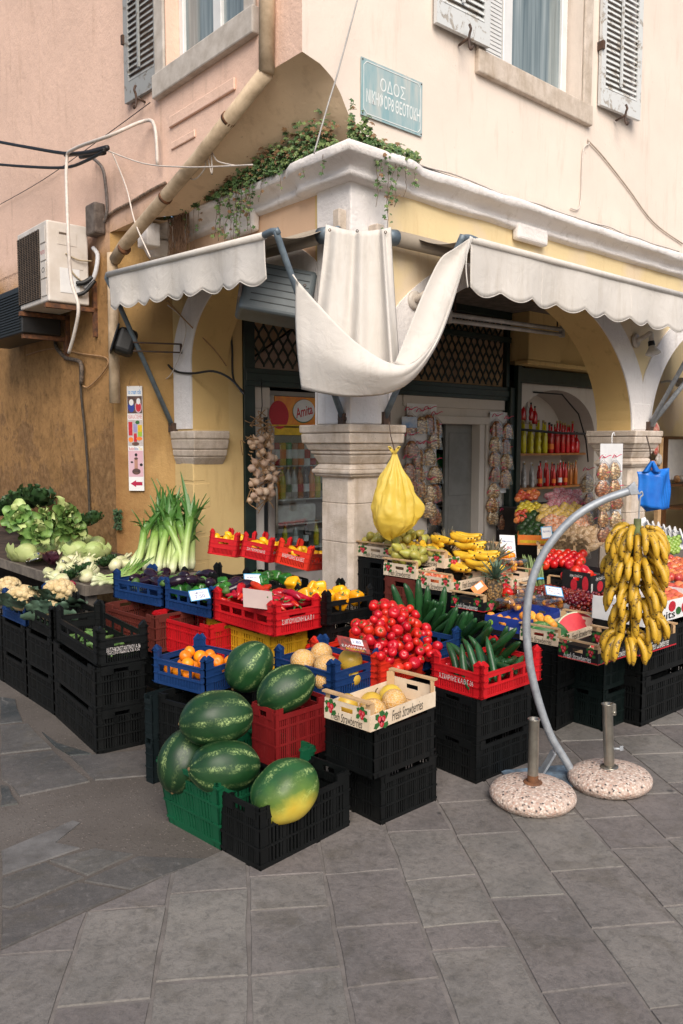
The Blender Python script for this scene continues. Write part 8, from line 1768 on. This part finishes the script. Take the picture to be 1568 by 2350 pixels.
for k, (px, py) in enumerate(((1500,965),(1506,985),(1498,1005),(1505,1030),(1512,1055),(1500,1070))):
    mb = MB(); ell(mb, .07, .03, .08, 12, 8, .3, c=tuple(lbb(px, py, .5)), seed=k); mb.build('snack_packet', PKM[1] if k%2 else PKM[0], t)
# ================================================================ THE VEGETABLE TABLE AND THE PLANTS
TZ = .55
t = on('market_table', 'worn wooden table of vegetables along the left wall', 'table'); OLDW = pm('wet_old_wood', (0.07,0.045,0.032), (0.03,0.02,0.015), 9, .85, .3, 30); OLDG = pm('weathered_plank', (0.20,0.17,0.14), (0.10,0.085,0.07), 11, .7, .3, 30)
mb = MB()
for k in range(5): a = -1.44+.205*k; mb.box(a, a+.198, 1.47, 9.5, TZ-.03, TZ-.002*(k%2))
mb.build('table_top', OLDW, t); mb = MB(); mb.box(-1.475, -1.442, 1.44, 9.5, TZ-.075, TZ+.006); mb.box(-1.44, -.43, 1.44, 1.468, TZ-.075, TZ+.006); mb.build('edge_board', OLDG, t)
for (a, b) in ((-1.38,1.55),(-.5,1.55),(-1.38,4.0),(-1.38,6.5)): mb = MB(); mb.box(a-.035, a+.035, b-.035, b+.035, 0, TZ-.03); mb.build('leg', OLDG, t)
def wallp(px, py, a): b, z = FA(px, py, a); return W(a, b, z)
def on_table(px, py, r=0.0): return G(px, py, TZ+r)
M_LET = pm('lettuce_leaf', (0.20,0.32,0.08), (0.07,0.16,0.035), 9, .5, .3, 30, rnd=.25); M_LETD = pm('dark_salad_leaf', (0.035,0.09,0.025), (0.018,0.045,0.015), 9, .5, .3, 30); M_CAB = pm('cabbage_leaf', (0.46,0.52,0.22), (0.30,0.40,0.13), 6, .5, .2, 20, rnd=.25); M_CAUL = pm('cauliflower_leaf', (0.10,0.17,0.11), (0.06,0.11,0.075), 8, .55, .2, 20); M_CURD = pm('cauliflower_curd', (0.66,0.52,0.30), (0.52,0.38,0.18), 20, .9, .8, 60, dist=.01)
def leaf(mb, M, L, w_, curl=.6, ruf=.02, seed=0.0, nu=8, nv=8, rib=None):
    def fn(u, v):
        x = (u-.5)*2*w_*math.sin(PI*min(1, .12+v*.80))**.7; a = curl*v; z = L*math.sin(a)/max(.2,curl) if curl else 0; y = L*v
        yy = L*(math.sin(curl*v)/curl if curl else v); zz = L*((1-math.cos(curl*v))/curl if curl else 0)
        k = abs(u-.5)*2; zz += ruf*k*math.sin(14*v+seed+6*(u > .5))+ruf*.6*k*math.sin(29*v+seed) + .25*w_*k*k
        return M @ Vector((x, yy, zz))
    mb.grid(fn, nu, nv)
def rosette(name, n, L, w_, mats, tilt0, tilt1, curl, ruf, seed, lying=False):
    mb = MB(); rr = random.Random(seed)
    for i in range(n):
        f = i/(n-1); az = i*2.4; tl = tilt0+(tilt1-tilt0)*f; mb.cur = 0 if (i%4 or len(mats) < 2) else 1
        M = Matrix.Rotation(az, 4, 'Z') @ Matrix.Rotation(R(tl), 4, 'X') @ Matrix.Translation((0, .01, 0)); leaf(mb, M, L*rr.uniform(.8,1.1)*(1-.3*f), w_*rr.uniform(.85,1.1), curl, ruf, rr.uniform(0,6))
    return mb.build(name, mats, mesh_only=True)
LET = [rosette('lettuce', 18, .22, .075, [M_LET, M_CAB], 8, 85, -.7, .02, i) for i in range(2)]
for k, (px, py, e, lab) in enumerate(((62,1208,(75,0,60),'romaine lettuce lying at the left of the lettuce heap'),(98,1196,(80,10,95),'romaine lettuce in the middle of the lettuce heap'),(145,1190,(85,0,75),'romaine lettuce with a pale rib at the back right of the heap'),(85,1228,(70,20,40),'limp romaine lettuce hanging over the table edge side of the heap'),(120,1222,(78,-10,110),'loose-leaf lettuce at the front of the lettuce heap'),(160,1212,(70,10,60),'dark green lettuce beside the ochre wall'),(45,1190,(80,0,20),'pale romaine lettuce behind the others at the left'))):
    inst('lettuce', LET[k%2], wallp(px, py, -.75-.08*(k%4)), Euler(tuple(R(x) for x in e)), lab, 'lettuce', 'lettuces on the table', .98)
DKG = rosette('greens', 26, .26, .07, [M_LETD], 10, 75, .5, .025, 4)
for k, (px, py, lab) in enumerate(((22,1172,'dark leafy greens at the far left of the table'),(58,1160,'bunch of dark beet greens behind the lettuces'),(82,1152,'dark leafy bunch against the ochre wall'),(190,1198,'dark salad bunch behind the cabbages'),(215,1190,'small dark artichoke bunch against the wall'))): inst('leafy_greens', DKG, wallp(px, py+10, -.70), Euler((R(15),R(-10),k)), lab, 'greens', 'dark leafy greens', 1.1 if k < 3 else .55)
mb = MB(); rr = random.Random(3)
for k in range(12): ell(mb, .04, .035, .035, 10, 8, .1, c=tuple(on_table(5+5*k, 1200+4*(k%3), .04)), seed=k)
tag(mb.build('beetroots', pm('beetroot_skin', (0.06,0.015,0.02), (0.03,0.01,0.012), 12, .7, .3)), 'heap of dark beetroots at the left end of the table', 'beetroot', kind='stuff')
def cabbage(i):
    mb = MB(); ell(mb, .068, .068, .062, 18, 12, .06, seed=i); rr = random.Random(i)
    for k in range(7):
        M = Matrix.Rotation(k*2.4+i, 4, 'Z') @ Matrix.Rotation(R(12+8*(k%3)), 4, 'X') @ Matrix.Translation((0,-.02,-.052)); leaf(mb, M @ Matrix.Rotation(R(-28),4,'X') @ Matrix.Translation((0,.03,-.02)), .15, .07, 1.7, .006, k)
    return mb.build('cabbage', [M_CAB], mesh_only=True)
CABS = [cabbage(i) for i in range(2)]
for k, (px, py, lab, sc_) in enumerate(((62,1262,'pale iceberg lettuce nearest the table edge at the left',1.2),(170,1248,'white cabbage against the plastic film',1.1),(182,1255,'green-white cabbage in the middle of the cabbage group',1.15),(215,1256,'rightmost loose cabbage beside the wall',1.15),(198,1235,'small cabbage at the back of the cabbage group',.95),(142,1240,'pale cabbage half wrapped in plastic film',1.0),(225,1240,'cabbage touching the dark salad',1.0))): inst('cabbage', CABS[k%2], on_table(px, py+6, .075), Euler((R(20*k%50-20), R(15), k)), lab, 'cabbage', 'cabbages on the table', sc_*1.2)
mb = MB(); o0 = on_table(95, 1275, .03)
mb.grid(lambda u, v: G(58+95*u+10*v, 1300-55*v-12*math.sin(PI*u), TZ+.05+.06*math.sin(PI*u)*math.sin(PI*v)+.03*n3((u*5,v*5,2))-.08*(v < .12)) - o0, 26, 20); pf = mb.build('plastic_film', m_glass('crumpled_film', (0.95,0.95,0.96), .2, 1.6)); pf.location = o0; tag(pf, 'crumpled clear plastic film over the cabbages at the table edge', 'plastic film')
RADI = rosette('radicchio', 14, .11, .05, [pm('radicchio_leaf', (0.07,0.015,0.03), (0.03,0.01,0.016), 8, .4, .2)], 20, 85, .9, .006, 9); inst('radicchio', RADI, on_table(122, 1298, .02), Euler((0,0,0)), 'dark purple radicchio at the front of the table', 'radicchio', None, 1.25)
M_BULB = pm('fennel_white', (0.66,0.62,0.42), (0.46,0.50,0.24), 7, .4, .1, rnd=.2)
def fennel(i):
    mb = MB(); mb.lathe([(.001,-.045),(.02,-.043),(.042,-.02),(.045,.0),(.036,.025),(.022,.045),(.014,.06)], 14, closed=False, wob=lambda t, f: 1+.12*math.cos(2*t+i)+.05*math.cos(5*t))
    for k in range(3): t_ = k*2.1+i; mb.tube([(.01*math.cos(t_),.01*math.sin(t_),.045),(.025*math.cos(t_),.025*math.sin(t_),.09+.01*k)], .009, 6)
    return mb.build('fennel', M_BULB, mesh_only=True)
FEN = [fennel(i) for i in range(3)]; rr = random.Random(2)
for k, (px, py) in enumerate(((112,1322),(127,1330),(140,1312),(148,1298),(163,1292),(158,1312),(180,1300),(195,1296),(172,1322),(140,1340),(205,1300),(212,1318),(198,1330),(275,1298),(265,1305),(288,1302))): inst('fennel', FEN[k%3], on_table(px, py-8, .045), Euler((R(rr.uniform(20,100)), R(rr.uniform(-40,40)), rr.uniform(0,6))), 'white fennel bulb in the heap on the table', 'fennel', 'fennel bulbs on the table', rr.uniform(1.0,1.35))
RAD = pm_round('radish', pm('radish_skin', (0.30,0.01,0.05), None, 9, .3, 0), .02, 1)
for k in range(8): inst('radish', RAD, on_table(140+4*k, 1338+3*(k%3), .03), Euler((k,0,0)), 'purple-red radish beside the spring onions', 'radish', 'radishes on the table', 1.1)
# spring onions and leeks: white shafts running into green leaves
def m_leek():
    s = NT('leek'); sx = s.n('ShaderNodeSeparateXYZ'); s.l(s.tc.outputs['Object'], sx.inputs[0])
    k = s.ramp(s.math('ADD', s.math('MULTIPLY', sx.outputs[2], 1.35), s.math('MULTIPLY', s.math('SUBTRACT', s.noise(6, 3), .5), .3)), [(.0, (0.62,0.64,0.42)), (.18, (0.46,0.56,0.22)), (.40, (0.20,0.34,0.07)), (.60, (0.05,0.15,0.025))])
    mp = s.n('ShaderNodeMapping'); mp.inputs['Scale'].default_value = (60,60,2); s.l(s.tc.outputs['Object'], mp.inputs[0]); n_ = s.noise(2, 3, .6, vec=mp.outputs[0]); k = s.mix(s.math('MULTIPLY', s.ramp(n_, [(.45,0),(.7,1)]), .3), k, (0.12,0.22,0.04)); s.bump(n_, .3, .004); return s.set(k, .4)
M_LEEK = m_leek()
def leekm(i, L=.40, r=.0155):
    mb = MB(); rr = random.Random(i); b = rr.uniform(.02,.09); c = lambda z: Vector((b*(z/L)**2, rr.uniform(-.0,.0), z))
    mb.tube([c(L*q/8) for q in range(9)], 1, 10, rs=[r*.8, r*1.15, r, r, r, r*1.02, r*1.05, r*1.1, r*1.05])
    for k in range(9):
        a = k*2.4; p = c(L*.9); h = rr.uniform(.16,.34); sp = rr.uniform(.02,.10); sd_ = Vector((-math.sin(a), math.cos(a), 0)); vs = []
        for q in range(6):
            t = q/5; w_ = .016*(1-t)**.7+.001; o = p+Vector((math.cos(a)*sp*t**1.6+r*.5*math.cos(a)*(1-t), math.sin(a)*sp*t**1.6+r*.5*math.sin(a)*(1-t), h*t-.08*t*t*(k%3 == 0)*2)); vs += [o-sd_*w_, o+Vector((math.cos(a)*.004, math.sin(a)*.004, 0)), o+sd_*w_]
        mb.add(vs, [(3*q,3*q+1,3*q+4,3*q+3) for q in range(5)]+[(3*q+1,3*q+2,3*q+5,3*q+4) for q in range(5)])
    return mb.build('leek', M_LEEK, mesh_only=True)
LEEK = [leekm(i) for i in range(5)]; rr = random.Random(7)
for k in range(19):
    f = k/18; bx, by = 300+138*f+rr.uniform(-6,6), 1306+6*math.sin(k*1.7)+4*f; tx, ty = 364+70*f+rr.uniform(-9,9), 1150+26*math.sin(k*2.3)
    p0 = on_table(bx, by, .01); pt = DY(tx, ty, p0.y+.38+.12*rr.random()); d = (pt-p0); L = d.length; q = Vector((0,0,1)).rotation_difference(d.normalized())
    o = inst('leek', LEEK[k%5], p0, Euler((0,0,0)), 'leek leaning upright against the yellow pier', 'leek', 'leeks against the pier', (2.0,2.0,L/.62)); o.rotation_euler = (q.to_matrix().to_4x4() @ Matrix.Rotation(rr.uniform(0,6.28), 4, 'Z')).to_euler()
SPR_ = leekm(11, .16, .010)
for k in range(16):
    p0 = on_table(196+rr.uniform(0,40), 1338+rr.uniform(-26,8), .02+.01*(k%3)); pt = on_table(300+rr.uniform(-10,20), 1312+rr.uniform(-10,10), .04); d = pt-p0; q = Vector((0,0,1)).rotation_difference(d.normalized()); o = inst('spring_onion', SPR_, p0, Euler((0,0,0)), 'spring onion with a white bulb at the table edge', 'spring onion', 'spring onions on the table', (1.5,1.5,d.length/.42)); o.rotation_euler = q.to_euler()
for k, (px, py) in enumerate(((160,1330),(205,1312),(180,1318),(240,1300),(255,1292))): inst('parsley', DKG, on_table(px, py, .03), Euler((0,0,k)), 'small bunch of green herbs among the fennel', 'herbs', 'herb bunches among the fennel', .38)
# cauliflowers in the two trays
def cauli(i):
    r = bpy.data.objects.new('cauliflower', None); COL.objects.link(r); mb = MB(); rr = random.Random(i)
    for k in range(60):
        th = math.acos(1-rr.random()*.95); ph = k*2.4; R_ = .075; ell(mb, .022, .022, .020, 8, 6, .2, c=(R_*math.sin(th)*math.cos(ph), R_*math.sin(th)*math.sin(ph), .9*R_*math.cos(th)), seed=k)
    ell(mb, .074, .074, .066, 16, 10); mb.build('head', M_CURD, r); mb = MB()
    for k in range(11):
        M = Matrix.Rotation(k*2.4, 4, 'Z') @ Matrix.Translation((0,.062,-.06)) @ Matrix.Rotation(R(12+28*(k%2)), 4, 'X'); leaf(mb, M, .145, .05, -.9 if k%2 else -.3, .010, k)
    mb.build('leaves', M_CAUL, r); return r
C0 = cauli(1)
for k, (px, py, z, e, lab, s_) in enumerate(((52,1376,.64,(-25,10,0),'yellowish cauliflower in the blue tray at the left edge',1.15),(138,1362,.66,(-20,15,2),'large creamy cauliflower in the black tray',1.2),(115,1405,.58,(-50,-10,1),'small cauliflower low at the front of the black tray',.85),(86,1382,.60,(-40,20,4),'half-hidden cauliflower between the two cauliflower trays',.95),(20,1350,.62,(0,0,3),'leafy cauliflower at the very left edge',1.0))):
    r = C0 if k == 0 else dup(C0, (0,0,0)); r.location = G(px, py, z); r.rotation_euler = tuple(R(x) for x in e); r.scale = (s_,)*3; tag(r, lab, 'cauliflower', 'cauliflowers in the trays')
# ---- ivy on the cornice
M_IVY = [pm('ivy_leaf', (0.085,0.16,0.045), (0.04,0.09,0.025), 9, .5, .1, rnd=.2), pm('young_ivy_leaf', (0.20,0.27,0.09), (0.12,0.18,0.05), 9, .5, .1), pm('reddish_ivy_leaf', (0.24,0.14,0.06), (0.16,0.08,0.035), 9, .6, .1)]
iv = on('ivy', 'green trailing ivy growing on the corner of the cornice', 'ivy'); rr = random.Random(5)
def edge_pt(s, e=.14): return Vector((-e, -s, 0)) if s < 0 else Vector((s, -e, 0))
mb = MB(); st = MB()
def ivyleaf(p, r, out_):
    out_ = Vector(out_).normalized(); t1 = out_.cross(Vector((0,0,1))).normalized(); t2 = t1.cross(out_); a0 = rr.uniform(-.7,.7)+PI; n_ = (out_+Vector((rr.uniform(-.6,.6),rr.uniform(-.6,.6),rr.uniform(-.3,.9)))).normalized(); t1 = n_.cross(Vector((.2,.1,1))).normalized(); t2 = n_.cross(t1)
    vs = [p]; rad = (1,.55,.85,.5,.75,.3,.75,.5,.85,.55)
    for k in range(10): a = a0+2*PI*k/10; vs.append(p+(t1*math.sin(a)+t2*math.cos(a))*r*rad[k]+n_*(.12*r if k%2 else -.1*r))
    mb.add(vs, [(0,k+1,(k+1)%10+1) for k in range(10)])
def dens(s): return max(0, 1-abs((s+.7)/(1.75 if s < -.7 else 1.4)))**.6
for k in range(4800):
    s = rr.uniform(-2.5, .55); h = dens(s)
    if rr.random() > h+.12: continue
    e = rr.uniform(.02,.20); z = ZC1+.03+abs(rr.gauss(0,.06))*(.5+1.4*h)*(.45 if s > .12 else 1)+.01; p = edge_pt(s, e) if abs(s) > .12 else Vector((-e*(s < 0)+.05*rr.random(), -e, 0)); p.z = z-.05*(e > .17)
    mb.cur = 2 if (rr.random() < .22 and z > ZC1+.10) or rr.random() < .06 else (1 if rr.random() < .35 else 0); ivyleaf(p, rr.uniform(.018,.036), (-.6,-.6,.4))
def trail(s, L, e=.20, n_=None, dz=0):
    p = edge_pt(s, e); p.z = ZC1+.02; pts = [p.copy()]; n_ = n_ or int(L/.02); cur = p.copy(); drift = rr.uniform(-.25,.25)
    for q in range(n_):
        cur = cur + Vector((rr.uniform(-.008,.008), rr.uniform(-.008,.008), -L/n_)) + (Vector((0,-drift*.02,0)) if s < 0 else Vector((drift*.02,0,0))); pts.append(cur.copy())
        if rr.random() < .75*(1-.5*q/n_): mb.cur = 0 if rr.random() < .6 else 1 if rr.random() < .6 else 2; ivyleaf(cur+Vector((rr.uniform(-.03,.03),rr.uniform(-.03,.03),0)), rr.uniform(.014,.030), (-.6,-.7,.2))
    st.tube(pts, .0025, 4)
for s, L in ((-2.2,.15),(-2.0,.22),(-1.75,.25),(-1.5,.30),(-1.4,.42),(-1.3,.55),(-1.2,.62),(-1.1,.50),(-1.0,.34),(-.95,.28),(-.8,.22),(-1.45,.35),(-1.25,.5),(-1.05,.55),(-.6,.2),(-.3,.16),(.1,.30),(.14,.42),(.2,.45),(.25,.6),(.28,.4),(.35,.3),(.45,.2),(-.05,.2),(-1.15,.6),(-1.22,.45),(-1.33,.35),(-1.08,.4)): trail(s, L)
tag(mb.build('ivy_leaves', M_IVY, iv), kind='stuff'); tag(st.build('ivy_stems', pm('ivy_stem', (0.13,0.08,0.05), None, 20, .8, .1), iv), kind='stuff')
t = on('dry_roots', 'hanging tuft of brown dried roots at the left end of the cornice', 'dried plant'); mb = MB()
for k in range(170):
    s = -2.14+rr.gauss(0,.075); p = Vector((-.16-rr.uniform(0,.06), -s, ZC1-.03)); L = rr.uniform(.35,.72); pts = [p]
    for q in range(6): p = p+Vector((rr.uniform(-.012,.012), rr.uniform(-.016,.016), -L/6)); pts.append(p)
    mb.tube(pts, .0022, 3, caps=False)
mb.build('roots', pm('dry_root', (0.24,0.14,0.08), (0.13,0.07,0.04), 30, .9, 0), t)
t = on('wall_fern', 'small dark green fern growing from the left wall above the leeks', 'plant'); mb = MB(); q0 = la(283,1180,-.36)
for k in range(160):
    p = q0+Vector((-.03-rr.uniform(0,.06), rr.gauss(0,.03), -rr.random()**1.0*.20+.05)); ivyleaf(p, rr.uniform(.012,.022), (-.8,-.4,.2))
mb.build('fronds', M_LETD, t)
t = on('wall_crack', 'dark hole in the broken plaster of the left wall', 'hole') if False else None
